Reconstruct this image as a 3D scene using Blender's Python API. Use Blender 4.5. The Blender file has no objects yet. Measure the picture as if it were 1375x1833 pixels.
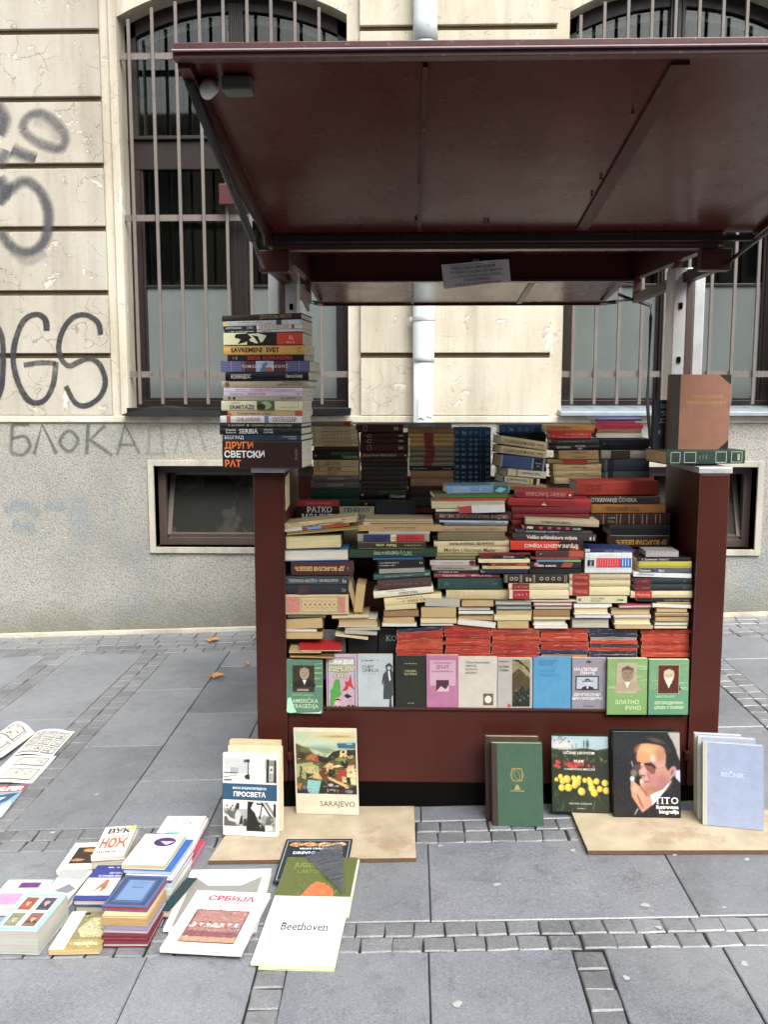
import bpy, bmesh, math, random
from mathutils import Vector, Matrix, noise
random.seed(7)
SC = bpy.context.scene
COL = SC.collection
# ------------------------------------------------------------------ camera
F, W0, H0 = 1650.0, 1375.0, 1833.0
EYE = 1.614
VPX, VPY = 732.0, 711.0
th = math.atan((H0/2-VPY)/F)
ps = math.atan((VPX-W0/2)*math.cos(th)/F)
FWD = Vector((-math.sin(ps)*math.cos(th), math.cos(ps)*math.cos(th), -math.sin(th)))
RGT = Vector((math.cos(ps), math.sin(ps), 0))
UPV = RGT.cross(FWD)
CAM = Vector((0, 0, EYE))
cd = bpy.data.cameras.new("camera")
cam = bpy.data.objects.new("camera", cd); COL.objects.link(cam)
cam.matrix_world = Matrix(((RGT.x, UPV.x, -FWD.x, 0), (RGT.y, UPV.y, -FWD.y, 0), (RGT.z, UPV.z, -FWD.z, EYE), (0, 0, 0, 1)))
cd.sensor_fit = 'VERTICAL'; cd.sensor_height = 36; cd.lens = F/H0*36
cd.clip_start = .05; cd.clip_end = 500
SC.camera = cam
# ------------------------------------------------------------------ sky, sun, exposure
SUN_EL, SUN_AZ = math.radians(50), math.radians(152)     # azimuth of the sun from +Y, clockwise
w = bpy.data.worlds.new("World"); SC.world = w; w.use_nodes = True
nt = w.node_tree; nt.nodes.clear()
sky = nt.nodes.new('ShaderNodeTexSky'); sky.sky_type = 'NISHITA'; sky.sun_disc = False
sky.sun_elevation = SUN_EL; sky.sun_rotation = SUN_AZ
sky.air_density = 1.0; sky.dust_density = 4.0; sky.ozone_density = 1.0
hs = nt.nodes.new('ShaderNodeHueSaturation'); hs.inputs['Saturation'].default_value = .2
bg = nt.nodes.new('ShaderNodeBackground'); bg.inputs['Strength'].default_value = .15
ow = nt.nodes.new('ShaderNodeOutputWorld')
nt.links.new(sky.outputs[0], hs.inputs['Color']); nt.links.new(hs.outputs[0], bg.inputs[0]); nt.links.new(bg.outputs[0], ow.inputs[0])
sl = bpy.data.lights.new("sun", 'SUN'); sl.energy = 1.5; sl.angle = math.radians(40); sl.color = (1, .97, .92)
sun = bpy.data.objects.new("sun", sl); COL.objects.link(sun)
sd = Vector((math.sin(SUN_AZ)*math.cos(SUN_EL), math.cos(SUN_AZ)*math.cos(SUN_EL), math.sin(SUN_EL)))
sun.rotation_euler = (-sd).to_track_quat('-Z', 'Y').to_euler(); sun.location = sd*20
SC.view_settings.view_transform = 'Standard'; SC.view_settings.look = 'None'
SC.view_settings.exposure = 1.3; SC.view_settings.gamma = 1; SC.view_settings.use_curve_mapping = False
SC.render.engine = 'CYCLES'
SC.cycles.max_bounces = 8; SC.cycles.transparent_max_bounces = 12
# ------------------------------------------------------------------ helpers
SLOPE = .036
def ray(px, py): return FWD + RGT*((px-W0/2)/F) + UPV*((H0/2-py)/F)
def P(px, py, Y):
    r = ray(px, py); return CAM + r*(Y/r.y)
def GP(px, py, h=0):                       # point on the sloping pavement raised by h
    r = ray(px, py); t = (h-EYE)/(r.z-SLOPE*r.x); return CAM + r*t
def proj(p):
    d = p-CAM; f = d.dot(FWD); return (W0/2+F*d.dot(RGT)/f, H0/2-F*d.dot(UPV)/f)
GN = Vector((-SLOPE, 0, 1)).normalized()
def gz(x): return SLOPE*x
def lin(h):
    h = h.lstrip('#'); c = [int(h[i:i+2], 16)/255 for i in (0, 2, 4)]
    return tuple((x/12.92 if x <= .04045 else ((x+.055)/1.055)**2.4) for x in c)+(1,)
def empty(name, loc=(0, 0, 0), label=None, cat=None, group=None, mw=None):
    o = bpy.data.objects.new(name, None); COL.objects.link(o); o.empty_display_size = .05
    if mw is not None: o.matrix_world = mw
    else: o.location = loc
    tag(o, label, cat, group); return o
def tag(o, label=None, cat=None, group=None, kind=None):
    if label: o['label'] = label
    if cat: o['category'] = cat
    if group: o['group'] = group
    if kind: o['kind'] = kind
    return o
def mesh(name, vs, fs, m=None, parent=None, smooth=False, rel=True):
    """verts in world (rel=True: made relative to the parent's location) or in the parent's frame"""
    if parent is not None and rel:
        off = parent_origin(parent); vs = [Vector(v)-off for v in vs]
    me = bpy.data.meshes.new(name); me.from_pydata([tuple(v) for v in vs], [], fs); me.update()
    if m:
        for k in (m if isinstance(m, (list, tuple)) else [m]): me.materials.append(k)
    if smooth: me.polygons.foreach_set('use_smooth', [True]*len(me.polygons))
    o = bpy.data.objects.new(name, me); COL.objects.link(o)
    if parent is not None: o.parent = parent
    return o
ORG = {}
def parent_origin(p):
    v = Vector(p.location)
    return v + (parent_origin(p.parent) if p.parent else Vector())
class MB:
    def __init__(s): s.v = []; s.f = []
    def quad(s, a, b, c, d): n = len(s.v); s.v += [a, b, c, d]; s.f.append((n, n+1, n+2, n+3))
    def hexa(s, p):                        # 8 points: bottom 4 ccw, top 4 ccw
        n = len(s.v); s.v += [Vector(q) for q in p]
        for f in ((3, 2, 1, 0), (4, 5, 6, 7), (0, 1, 5, 4), (1, 2, 6, 5), (2, 3, 7, 6), (3, 0, 4, 7)): s.f.append(tuple(n+i for i in f))
    def box(s, x0, x1, y0, y1, z0, z1):
        s.hexa([(x0, y0, z0), (x1, y0, z0), (x1, y1, z0), (x0, y1, z0), (x0, y0, z1), (x1, y0, z1), (x1, y1, z1), (x0, y1, z1)])
    def bar(s, a, b, w, h, up=Vector((0, 0, 1))):
        a = Vector(a); b = Vector(b); d = (b-a).normalized(); x = d.cross(up)
        if x.length < 1e-4: x = d.cross(Vector((0, 1, 0)))
        x.normalize(); z = x.cross(d)
        s.hexa([a-x*w/2-z*h/2, a+x*w/2-z*h/2, b+x*w/2-z*h/2, b-x*w/2-z*h/2, a-x*w/2+z*h/2, a+x*w/2+z*h/2, b+x*w/2+z*h/2, b-x*w/2+z*h/2])
    def tube(s, pts, r, n=10, cap=True):
        pts = [Vector(p) for p in pts]; rs = r if isinstance(r, (list, tuple)) else [r]*len(pts); b0 = len(s.v)
        for i, p in enumerate(pts):
            d = (pts[min(i+1, len(pts)-1)]-pts[max(i-1, 0)]).normalized()
            x = d.cross(Vector((0, 0, 1)))
            if x.length < 1e-3: x = Vector((1, 0, 0))
            x.normalize(); y = d.cross(x)
            for k in range(n):
                a = 2*math.pi*k/n; s.v.append(p+(x*math.cos(a)+y*math.sin(a))*rs[i])
        for i in range(len(pts)-1):
            for k in range(n): s.f.append((b0+i*n+k, b0+i*n+(k+1) % n, b0+(i+1)*n+(k+1) % n, b0+(i+1)*n+k))
        if cap: s.f.append(tuple(b0+k for k in range(n))[::-1]); s.f.append(tuple(b0+(len(pts)-1)*n+k for k in range(n)))
    def build(s, name, m, parent=None, bevel=0, smooth=False, rel=True):
        o = mesh(name, s.v, s.f, m, parent, smooth, rel)
        if bevel:
            md = o.modifiers.new('bevel', 'BEVEL'); md.width = bevel; md.segments = 2; md.limit_method = 'ANGLE'; md.harden_normals = False
        return o
# ------------------------------------------------------------------ materials
def newmat(name):
    m = bpy.data.materials.new(name); m.use_nodes = True; t = m.node_tree; t.nodes.clear()
    o = t.nodes.new('ShaderNodeOutputMaterial'); b = t.nodes.new('ShaderNodeBsdfPrincipled'); t.links.new(b.outputs[0], o.inputs[0])
    return m, t, b
class NG:
    def __init__(s, t): s.t = t
    def n(s, ty, **kw):
        x = s.t.nodes.new(ty)
        for k, v in kw.items():
            if k.startswith('i_'):
                key = k[2:]; key = int(key) if key.isdigit() else key.replace('_', ' ')
                if hasattr(v, 'is_output') or isinstance(v, bpy.types.NodeSocket): s.t.links.new(v, x.inputs[key])
                else: x.inputs[key].default_value = v
            else: setattr(x, k, v)
        return x
    def noise(s, co, scale, detail=4, rough=.55, dist=0):
        return s.n('ShaderNodeTexNoise', i_Vector=co, i_Scale=scale, i_Detail=detail, i_Roughness=rough, i_Distortion=dist).outputs['Fac']
    def ramp(s, f, stops, interp='LINEAR'):
        r = s.n('ShaderNodeValToRGB', i_0=f); r.color_ramp.interpolation = interp; e = r.color_ramp.elements
        e[0].position, e[0].color = stops[0]; e[1].position, e[1].color = stops[-1]
        for p, c in stops[1:-1]: q = e.new(p); q.color = c
        return r.outputs[0]
    def mix(s, f, a, b, bt='MIX'):
        x = s.n('ShaderNodeMix', data_type='RGBA', blend_type=bt)
        for i, v in ((0, f), (6, a), (7, b)):
            if isinstance(v, bpy.types.NodeSocket): s.t.links.new(v, x.inputs[i])
            else: x.inputs[i].default_value = v
        return x.outputs[2]
    def math(s, op, a, b=0, c=0, clamp=False):
        x = s.n('ShaderNodeMath', operation=op); x.use_clamp = clamp
        for i, v in ((0, a), (1, b), (2, c)):
            if isinstance(v, bpy.types.NodeSocket): s.t.links.new(v, x.inputs[i])
            else: x.inputs[i].default_value = v
        return x.outputs[0]
    def bump(s, h, strength=.3, dist=.01, normal=None):
        x = s.n('ShaderNodeBump', i_Height=h, i_Strength=strength, i_Distance=dist)
        if normal: s.t.links.new(normal, x.inputs['Normal'])
        return x.outputs[0]
def g(v): return (v, v, v, 1)
def ocoord(n, kind='Object'): return n.n('ShaderNodeTexCoord').outputs[kind]
def wcoord(n): return n.n('ShaderNodeNewGeometry').outputs['Position']
def simple(name, col, rough=.5, metal=0, var=.15, scale=8, bump=0, bscale=200, spec=.5, wear=None, co='w', coat=0):
    m, t, b = newmat(name); n = NG(t); c = wcoord(n) if co == 'w' else ocoord(n)
    c1 = lin(col) if isinstance(col, str) else col
    f = n.noise(c, scale, 5)
    base = n.mix(n.math('MULTIPLY', n.ramp(f, [(.3, g(0)), (.7, g(1))]), var), c1, tuple(x*.45 for x in c1[:3])+(1,))
    if wear:
        wf = n.noise(c, wear[1], 6, .7); base = n.mix(n.ramp(wf, [(wear[2], g(0)), (min(wear[2]+.06, 1), g(wear[3] if len(wear) > 3 else 1))]), base, lin(wear[0]))
    t.links.new(base, b.inputs['Base Color'])
    rr = n.math('ADD', n.math('MULTIPLY', n.noise(c, scale*2.3, 3), .2), rough-.1)
    t.links.new(rr, b.inputs['Roughness']); b.inputs['Metallic'].default_value = metal
    b.inputs['Specular IOR Level'].default_value = spec; b.inputs['Coat Weight'].default_value = coat
    if bump: t.links.new(n.bump(n.noise(c, bscale, 4), bump, .004), b.inputs['Normal'])
    return m
def objcol_mat(name, rough, bump=0, bscale=900, var=.12, coat=0):
    m, t, b = newmat(name); n = NG(t); oi = n.n('ShaderNodeObjectInfo'); c = ocoord(n)
    v = n.n('ShaderNodeVectorMath', operation='ADD', i_0=c, i_1=n.n('ShaderNodeCombineXYZ', i_0=n.math('MULTIPLY', oi.outputs['Random'], 30)).outputs[0]).outputs[0]
    f = n.noise(v, 25, 6, .65)
    base = n.mix(n.math('MULTIPLY', n.ramp(f, [(.35, g(0)), (.75, g(1))]), var*3), oi.outputs['Color'], n.mix(1, oi.outputs['Color'], (.6, .56, .5, 1), 'MULTIPLY'))
    rub = n.ramp(n.noise(v, 70, 8, .8), [(.66, g(0)), (.76, g(.22))])
    base = n.mix(rub, base, n.mix(.5, oi.outputs['Color'], (.6, .56, .5, 1)))
    t.links.new(base, b.inputs['Base Color'])
    t.links.new(n.math('ADD', n.math('MULTIPLY', f, .2), rough-.1), b.inputs['Roughness'])
    b.inputs['Coat Weight'].default_value = coat; b.inputs['Coat Roughness'].default_value = .25
    if bump: t.links.new(n.bump(n.noise(c, bscale, 2), bump, .001), b.inputs['Normal'])
    return m
M = {}
M['cloth'] = objcol_mat('book_cloth', .75, .5, 700)
M['paper'] = objcol_mat('book_paper_cover', .5, .15, 60, coat=.03)
M['gloss'] = objcol_mat('book_gloss_cover', .36, .1, 40, coat=.12)
def pages():
    m, t, b = newmat('book_pages'); n = NG(t); oi = n.n('ShaderNodeObjectInfo'); c = ocoord(n)
    mp = n.n('ShaderNodeMapping', i_Vector=c); mp.inputs['Scale'].default_value = (6, 6, 900)
    mp2 = n.n('ShaderNodeMapping', i_Vector=c); mp2.inputs['Scale'].default_value = (3, 3, 260)
    a = n.noise(mp.outputs[0], 1, 3, .7); d = n.noise(mp2.outputs[0], 1, 2, .6); e = n.noise(c, 30, 5, .6)
    base = n.mix(n.ramp(a, [(.38, g(.55)), (.6, g(0))]), oi.outputs['Color'], n.mix(.6, oi.outputs['Color'], (.1, .07, .04, 1)))
    base = n.mix(n.ramp(d, [(.35, g(.4)), (.5, g(0))]), base, n.mix(.5, oi.outputs['Color'], (.2, .14, .08, 1)))
    base = n.mix(n.ramp(e, [(.5, g(0)), (.8, g(.35))]), base, (.45, .33, .18, 1))
    t.links.new(base, b.inputs['Base Color']); b.inputs['Roughness'].default_value = .85
    t.links.new(n.bump(a, .6, .001), b.inputs['Normal']); return m
M['pages'] = pages()
def printm():
    m, t, b = newmat('printed_ink'); n = NG(t); a = n.n('ShaderNodeAttribute', attribute_name='Col'); c = ocoord(n)
    f = n.noise(c, 260, 4, .7)
    t.links.new(n.mix(n.ramp(f, [(.5, g(0)), (.85, g(.3))]), a.outputs['Color'], (.3, .27, .23, 1)), b.inputs['Base Color'])
    b.inputs['Roughness'].default_value = .42; return m
M['print'] = printm()
def photom():            # printed pictures: ink with a painterly mottled grain of the same colours
    m, t, b = newmat('printed_picture'); n = NG(t); a = n.n('ShaderNodeAttribute', attribute_name='Col'); c = ocoord(n)
    f = n.noise(c, 150, 6, .75, .6)
    v = n.mix(n.ramp(f, [(.45, g(0)), (.7, g(.6))]), a.outputs['Color'], n.mix(1, a.outputs['Color'], (.38, .38, .42, 1), 'MULTIPLY'))
    v = n.mix(n.ramp(n.noise(c, 200, 5, .7, .5), [(.55, g(0)), (.75, g(.25))]), v, n.mix(.5, a.outputs['Color'], (.85, .8, .7, 1)))
    t.links.new(v, b.inputs['Base Color']); b.inputs['Roughness'].default_value = .4; return m
M['picture'] = photom()
M['red'] = simple('maroon_enamel', (.064, .0132, .0085, 1), .42, var=.5, scale=2.4, spec=.32, coat=.03, wear=('6e5048', 55, .70, .3))
M['redflap'] = simple('maroon_sheet', (.085, .0175, .0105, 1), .27, var=.35, scale=2.2, spec=.32, coat=.04, bump=.05, bscale=3)
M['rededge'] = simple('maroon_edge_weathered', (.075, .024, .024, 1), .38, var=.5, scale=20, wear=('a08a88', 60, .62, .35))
M['alu'] = simple('aluminium', 'c4c5c6', .4, .35, .3, 14, wear=('6a6866', 60, .62, .6))
M['black'] = simple('black_rubber', '141414', .55, var=.2)
M['steel'] = simple('gas_strut_steel', '5a5c5c', .35, .7)
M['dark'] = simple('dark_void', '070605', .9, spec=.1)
M['white'] = simple('white_plastic', 'd6d6cf', .5, var=.3, scale=30)
# ================================================================== ground and pavement
def stone(name, c1, c2, spk=.5, bs=.5):
    m, t, b = newmat(name); n = NG(t); oi = n.n('ShaderNodeObjectInfo'); c = wcoord(n)
    f = n.noise(c, 3, 5, .6); s = n.noise(c, 170, 3, .75); s2 = n.noise(c, 75, 4, .7)
    base = n.mix(n.ramp(f, [(.3, g(0)), (.7, g(1))]), c1, c2)
    base = n.mix(n.ramp(s, [(.42, g(spk)), (.52, g(0))]), base, n.mix(.6, base, (.02, .02, .025, 1)))
    base = n.mix(n.ramp(s2, [(.55, g(0)), (.7, g(.35))]), base, (.4, .41, .43, 1))
    hv = n.n('ShaderNodeHueSaturation', i_Color=base, i_Value=n.math('ADD', n.math('MULTIPLY', oi.outputs['Random'], .5), .76)).outputs[0]
    # old stains, worn blots
    mac = n.noise(c, 1.3, 5, .6, .5); hv = n.mix(n.ramp(mac, [(.35, g(.0)), (.65, g(.35))]), hv, (.30, .31, .32, 1)); ws = n.noise(c, 26, 6, .75); hv = n.mix(n.ramp(ws, [(.62, g(0)), (.72, g(.3))]), hv, (.42, .42, .41, 1)); st = n.noise(c, 9, 7, .7, .6); hv = n.mix(n.ramp(st, [(.54, g(0)), (.7, g(.7))]), hv, n.mix(1, hv, (.6, .58, .56, 1), 'MULTIPLY'))
    t.links.new(hv, b.inputs['Base Color'])
    t.links.new(n.ramp(n.noise(c, 14, 4), [(.3, g(.34)), (.7, g(.52))]), b.inputs['Roughness'])
    b.inputs['Specular IOR Level'].default_value = .55; b.inputs['Coat Weight'].default_value = .5; b.inputs['Coat Roughness'].default_value = .33
    h = n.math('ADD', n.math('MULTIPLY', s, .5), n.math('MULTIPLY', s2, 1))
    t.links.new(n.bump(h, bs, .003), b.inputs['Normal']); return m
M['slab'] = stone('granite_slab', (.142, .156, .18, 1), (.196, .211, .238, 1), .85)
M['sett'] = stone('granite_sett', (.118, .123, .134, 1), (.18, .185, .196, 1), .7, 1)
M['joint'] = simple('joint_dirt', '1d1c1b', .95, var=.5, scale=60, bump=.6, bscale=300)
pav = mesh('pavement', [(-40, -40, gz(-40)-.007), (40, -40, gz(40)-.007), (40, 6.7, gz(40)-.007), (-40, 6.7, gz(-40)-.007)], [(0, 1, 2, 3)], M['joint'])
tag(pav, kind='structure'); tag(pav, 'grey granite pavement of slabs and setts with a slight slope')
def rot_slope(): return Matrix.Rotation(-math.atan(SLOPE), 4, 'Y')
PIECE = {}
def piece(w, d, h, ch, seed, rag):
    key = (round(w, 3), round(d, 3), seed)
    if key in PIECE: return PIECE[key]
    rnd = random.Random(hash(key) & 0xffff); x, y = w/2, d/2
    def j(): return rnd.uniform(-rag, rag)
    o = [(-x+j(), -y+j()), (x+j(), -y+j()), (x+j(), y+j()), (-x+j(), y+j())]
    # each side gets a midpoint so that edges are not perfectly straight
    ring = []
    for i in range(4):
        a, b = o[i], o[(i+1) % 4]; ring += [a, ((a[0]+b[0])/2+j()*.6, (a[1]+b[1])/2+j()*.6)]
    vs = [(p[0], p[1], -h) for p in ring]+[(p[0], p[1], -ch) for p in ring]
    vs += [(p[0]*(1-ch/x), p[1]*(1-ch/y), j()*.25) for p in ring]+[(0, 0, rag*.35)]
    fs = []
    for r in (0, 8):
        for i in range(8): fs.append((r+i, r+(i+1) % 8, r+8+(i+1) % 8, r+8+i))
    for i in range(8): fs.append((16+i, 16+(i+1) % 8, 24))
    me = bpy.data.meshes.new('piece'); me.from_pydata(vs, [], fs); me.update(); PIECE[key] = me
    return me
setts = []
def add_slab(x0, x1, y0, y1):
    gp = .004; me = piece(x1-x0-gp, y1-y0-gp, .012, .003, random.randint(0, 2), .0015)
    if not me.materials: me.materials.append(M['slab'])
    o = bpy.data.objects.new('paving_slab', me); COL.objects.link(o); o.parent = pav
    cx = (x0+x1)/2; o.matrix_local = Matrix.Translation((cx, (y0+y1)/2, gz(cx)+random.uniform(-.001, .001))) @ rot_slope()
def add_sett(x0, x1, y0, y1): setts.append((x0, x1, y0, y1))
def row_setts(xa, xb, y0, y1, w=.087):
    x = xa + random.uniform(-.02, 0)
    while x < xb-.02:
        ww = w*random.uniform(.92, 1.08); add_sett(x, min(x+ww, xb+.02), y0, y1); x += ww
def col_setts(x0, x1, ya, yb, w=.087):
    y = ya
    while y < yb-.03:
        ww = min(w*random.uniform(.92, 1.1), yb-y); add_sett(x0, x1, y, y+ww); y += ww
KS = 1.055
YA0, YA1, YB0, YB1, YC = 2.394*KS, 2.54*KS, 3.02*KS, 3.185*KS, 5.57*KS
for (a, b) in ((YA0, YA1), (YB0, YB1)):
    mid = (a+b)/2; row_setts(-5.5, 5.5, a, mid, .092); row_setts(-5.5, 5.5, mid, b, .092)
lines0 = [-3.15+.01, -2.43, -2.00, -1.56, -1.195, -.73, -.327, .06, .455, .867, 1.325, 1.735, 2.2, 3.1]
# zone 0, nearest: slabs with single sett columns
cols0 = [(a*KS, b*KS) for a, b in [(-.41, -.327), (.455, .542), (-1.28, -1.195), (1.325, 1.41), (2.2, 2.285), (-2.15, -2.065)]]
for (a, b) in cols0: col_setts(a, b, 1.3, YA0)
edges = [(a*KS, b*KS) for a, b in [(-5.2, -4.3), (-4.3, -3.2), (-3.2, -2.6), (-2.6, -2.15), (-2.065, -1.67), (-1.67, -1.28), (-1.195, -.73), (-.73, -.41), (-.327, .06), (.06, .455), (.542, .867), (.867, 1.325), (1.41, 1.80), (1.80, 2.2), (2.285, 3.2), (3.2, 4.3), (4.3, 5.2)]]
for k, (a, b) in enumerate(edges):
    c = 1.9+.35*(k % 2)
    add_slab(a, b, c if c > 1.95 else 1.55, YA0) if False else add_slab(a, b, 1.75, YA0)
    add_slab(a, b, 1.0, 1.75)
lx = [x*KS for x in (-5.4, -4.6, -3.85, -3.1, -2.32, -1.52, -.73, .07, .853, 1.65, 2.44, 3.2, 4.0, 4.8, 5.4)]
for a, b in zip(lx, lx[1:]): add_slab(a, b, YA1, YB0)
# zone 2, from the second band to the wall
cols2 = [(a*KS, b*KS) for a, b in [(-2.27, -2.10), (-1.65, -1.48), (1.615, 1.785), (2.55, 2.72)]]
for (a, b) in cols2:
    m_ = (a+b)/2; col_setts(a, m_, YB1, YC, .1); col_setts(m_, b, YB1, YC, .1)
runs = [(a*KS, b*KS) for a, b in [(-3.2, -2.27), (-2.10, -1.65), (-1.48, -1.11), (-1.11, -.73), (-.73, -.34), (-.34, .05), (.05, .44), (.44, .83), (.83, 1.22), (1.22, 1.61), (1.78, 2.16), (2.16, 2.55), (2.72, 3.2)]]
st = {2: [4.0, 4.82], 3: [3.60, 4.42, 5.23], 1: [4.39], 0: [3.8, 4.7], 10: [4.33, 5.1], 11: [3.9, 4.7], 9: [4.05, 4.85]}
for a, b in ((-5.3, -4.5), (-4.5, -3.85), (-3.85, -3.2), (3.2, 3.85), (3.85, 4.5), (4.5, 5.3)):
    ys = [YB1, 4.2, 5.0, YC]
    for c, d in zip(ys, ys[1:]): add_slab(a*KS, b*KS, c, d)
for k, (a, b) in enumerate(runs):
    ys = [YB1]+[y*KS for y in st.get(k, [4.0, 4.82] if k % 2 == 0 else [3.6, 4.42, 5.23])]+[YC]
    for c, d in zip(ys, ys[1:]): add_slab(a, b, c, d)
yy = YC
for r in range(5): row_setts(-5.5, 5.5, yy, yy+.11, .135); yy += .11
setts.sort(key=lambda s: (0 if -1.25-.0 < (s[0]/max(s[2], .1))*2.4 < 1.25 else 1, s[2]))
def visible(s):
    p = proj(Vector(((s[0]+s[1])/2, (s[2]+s[3])/2, gz(s[0])))); return -10 < p[0] < 1385 and p[1] < 1850
near = [s for s in setts if visible(s)]; near.sort(key=lambda s: s[2])
single = set(id(s) for s in near[:290]); rest = MB()
for s in setts:
    w_, d_ = round((s[1]-s[0])*200)/200-.0045, round((s[3]-s[2])*200)/200-.0045
    cx, cy = (s[0]+s[1])/2, (s[2]+s[3])/2; me = piece(w_, d_, .012, .004, random.randint(0, 3), .003)
    mt = Matrix.Translation((cx, cy, gz(cx)+random.uniform(-.0025, .0015))) @ rot_slope() @ Matrix.Rotation(random.uniform(-.02, .02), 4, 'Z')
    if id(s) in single:
        if not me.materials: me.materials.append(M['sett'])
        o = bpy.data.objects.new('paving_sett', me); COL.objects.link(o); o.parent = pav; o.matrix_local = mt
    else:
        n0 = len(rest.v); rest.v += [mt @ v.co for v in me.vertices]; rest.f += [tuple(n0+i for i in p.vertices) for p in me.polygons]
ro = rest.build('paving_setts', M['sett'], pav); tag(ro, kind='stuff')
# chewing gum spots on the slabs
M['gum'] = simple('trodden_gum', 'a2a4a4', .7, var=.2, scale=60)
def blob(px, py, r, m, name, parent=None, h=.0022, seed=0, asp=1):
    c = GP(px, py, h); rnd = random.Random(seed); vs = [c+Vector((0, 0, .0004))]; N = 18
    for k in range(N):
        a = 2*math.pi*k/N; rr = r*.8*(1+.16*math.sin(a*2+seed)+.1*math.sin(a*3+seed*2)); dx = math.cos(a)*rr*asp
        vs.append(c+Vector((dx, math.sin(a)*rr, SLOPE*dx)))
    return mesh(name, vs, [(0, 1+k, 1+(k+1) % N) for k in range(N)], m, parent)
for i, (px, py, r) in enumerate([(1026, 1522, .012), (890, 1583, .014), (1156, 1620, .016), (1180, 1660, .011), (1122, 1750, .012), (1334, 1725, .014), (819, 1797, .016), (788, 1514, .01), (1297, 1624, .008), (94, 1490, .013), (172, 1422, .012), (305, 1320, .01), (1338, 1538, .012), (1208, 1530, .01)]):
    blob(px, py, r, M['gum'], 'gum_spot', pav, seed=i)
# ================================================================== building
YW = 6.457
bld = empty('corner_building', (0, YW, 0), 'pale plastered street building with barred arched windows, graffiti and rough grey plinth', 'building')
def plaster(name, c1, c2, crack=.5, peel=True, grime='6e6452'):
    m, t, b = newmat(name); n = NG(t); c = wcoord(n)
    f = n.noise(c, 1.6, 6, .6); base = n.mix(n.ramp(f, [(.3, g(0)), (.7, g(1))]), lin(c1), lin(c2))
    fine = n.noise(c, 60, 5, .7)
    base = n.mix(n.ramp(fine, [(.35, g(.10)), (.6, g(0))]), base, lin(grime))
    h = n.math('MULTIPLY', fine, .25)
    # cracks
    wv = n.n('ShaderNodeVectorMath', operation='ADD', i_0=c, i_1=n.n('ShaderNodeVectorMath', operation='SCALE', i_0=n.n('ShaderNodeTexNoise', i_Vector=c, i_Scale=5.0, i_Detail=5.0).outputs['Color'], i_Scale=.35).outputs[0]).outputs[0]
    vo = n.n('ShaderNodeTexVoronoi', feature='DISTANCE_TO_EDGE', i_Vector=wv, i_Scale=4.5)
    cr = n.ramp(vo.outputs[0], [(0, g(1)), (.012, g(0))]); msk = n.ramp(n.noise(c, 2.2, 3), [(.5, g(0)), (.58, g(crack))])
    cm = n.math('MULTIPLY', cr, msk)
    base = n.mix(cm, base, lin('8b7b60')); h = n.math('SUBTRACT', h, cm)
    if peel:
        pf = n.noise(c, 5.5, 8, .68, .4); pm = n.ramp(pf, [(.61, g(0)), (.625, g(1))])
        base = n.mix(n.math('MULTIPLY', pm, .6), base, lin('d8d2c4')); h = n.math('SUBTRACT', h, n.math('MULTIPLY', pm, .8))
        rim = n.ramp(pf, [(.595, g(0)), (.613, g(.16)), (.63, g(0))]); base = n.mix(rim, base, lin('8d8168'))
    dz = n.noise(n.n('ShaderNodeMapping', i_Vector=c, i_Scale=(5, 1, .5)).outputs[0], 1, 5, .65)
    base = n.mix(n.ramp(dz, [(.45, g(0)), (.75, g(.5))]), base, lin(grime))
    t.links.new(base, b.inputs['Base Color']); b.inputs['Roughness'].default_value = .85
    t.links.new(n.bump(h, .7, .006), b.inputs['Normal']); return m
M['cream'] = plaster('cream_plaster', 'c4beae', 'b4ac98', .5)
M['block'] = plaster('cream_block_plaster', 'b2aea2', 'a39d8f', .9)
M['trim'] = plaster('trim_plaster', 'd2cab8', 'bdb4a0', .3, False)
def rough():
    m, t, b = newmat('roughcast_render'); n = NG(t); c = wcoord(n)
    a = n.noise(c, 62, 5, .75); d = n.noise(c, 130, 3, .7); big = n.noise(c, 1.5, 6, .65)
    base = n.mix(n.ramp(big, [(.3, g(0)), (.7, g(1))]), lin('aeaba2'), lin('97948c'))
    base = n.mix(n.ramp(a, [(.38, g(.6)), (.53, g(0))]), base, lin('6b675e'))
    base = n.mix(n.ramp(d, [(.56, g(0)), (.68, g(.4))]), base, lin('d9d5c8'))
    bl = n.noise(c, 2.4, 4, .6, .5); base = n.mix(n.ramp(bl, [(.54, g(0)), (.72, g(.45))]), base, lin('7b8a94'))
    # damp, mossy foot of the wall
    sep = n.n('ShaderNodeSeparateXYZ', i_0=c); zz = n.math('SUBTRACT', sep.outputs[2], n.math('MULTIPLY', sep.outputs[0], SLOPE))
    ft = n.math('ADD', zz, n.math('MULTIPLY', n.math('SUBTRACT', n.noise(c, 6, 6, .7), .5), .5))
    base = n.mix(n.ramp(ft, [(.0, g(.75)), (.28, g(0))]), base, lin('6d7060'))
    t.links.new(base, b.inputs['Base Color']); b.inputs['Roughness'].default_value = .92
    t.links.new(n.bump(n.math('ADD', n.math('MULTIPLY', a, 1), n.math('MULTIPLY', d, .5)), 1, .012), b.inputs['Normal']); return m
M['rough'] = rough()
M['concrete'] = plaster('old_white_trim', 'b6b2a5', 'a29e92', .3, False)
M['frame'] = simple('brown_window_paint', '1e120e', .45, var=.4, scale=12, wear=('5d4a40', 30, .66, .6))
M['grille'] = simple('grille_paint', '6b635d', .6, var=.35, scale=9, wear=('5a3a2c', 28, .6, .7), bump=.2)
M['frost'] = simple('painted_pane', '6e7572', .22, var=.25, scale=2.5, coat=.3)
M['room'] = simple('dark_room', '1a1916', .9)
M['curtain'] = simple('dim_curtain', '16160f', .9, var=.6, scale=3)
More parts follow.
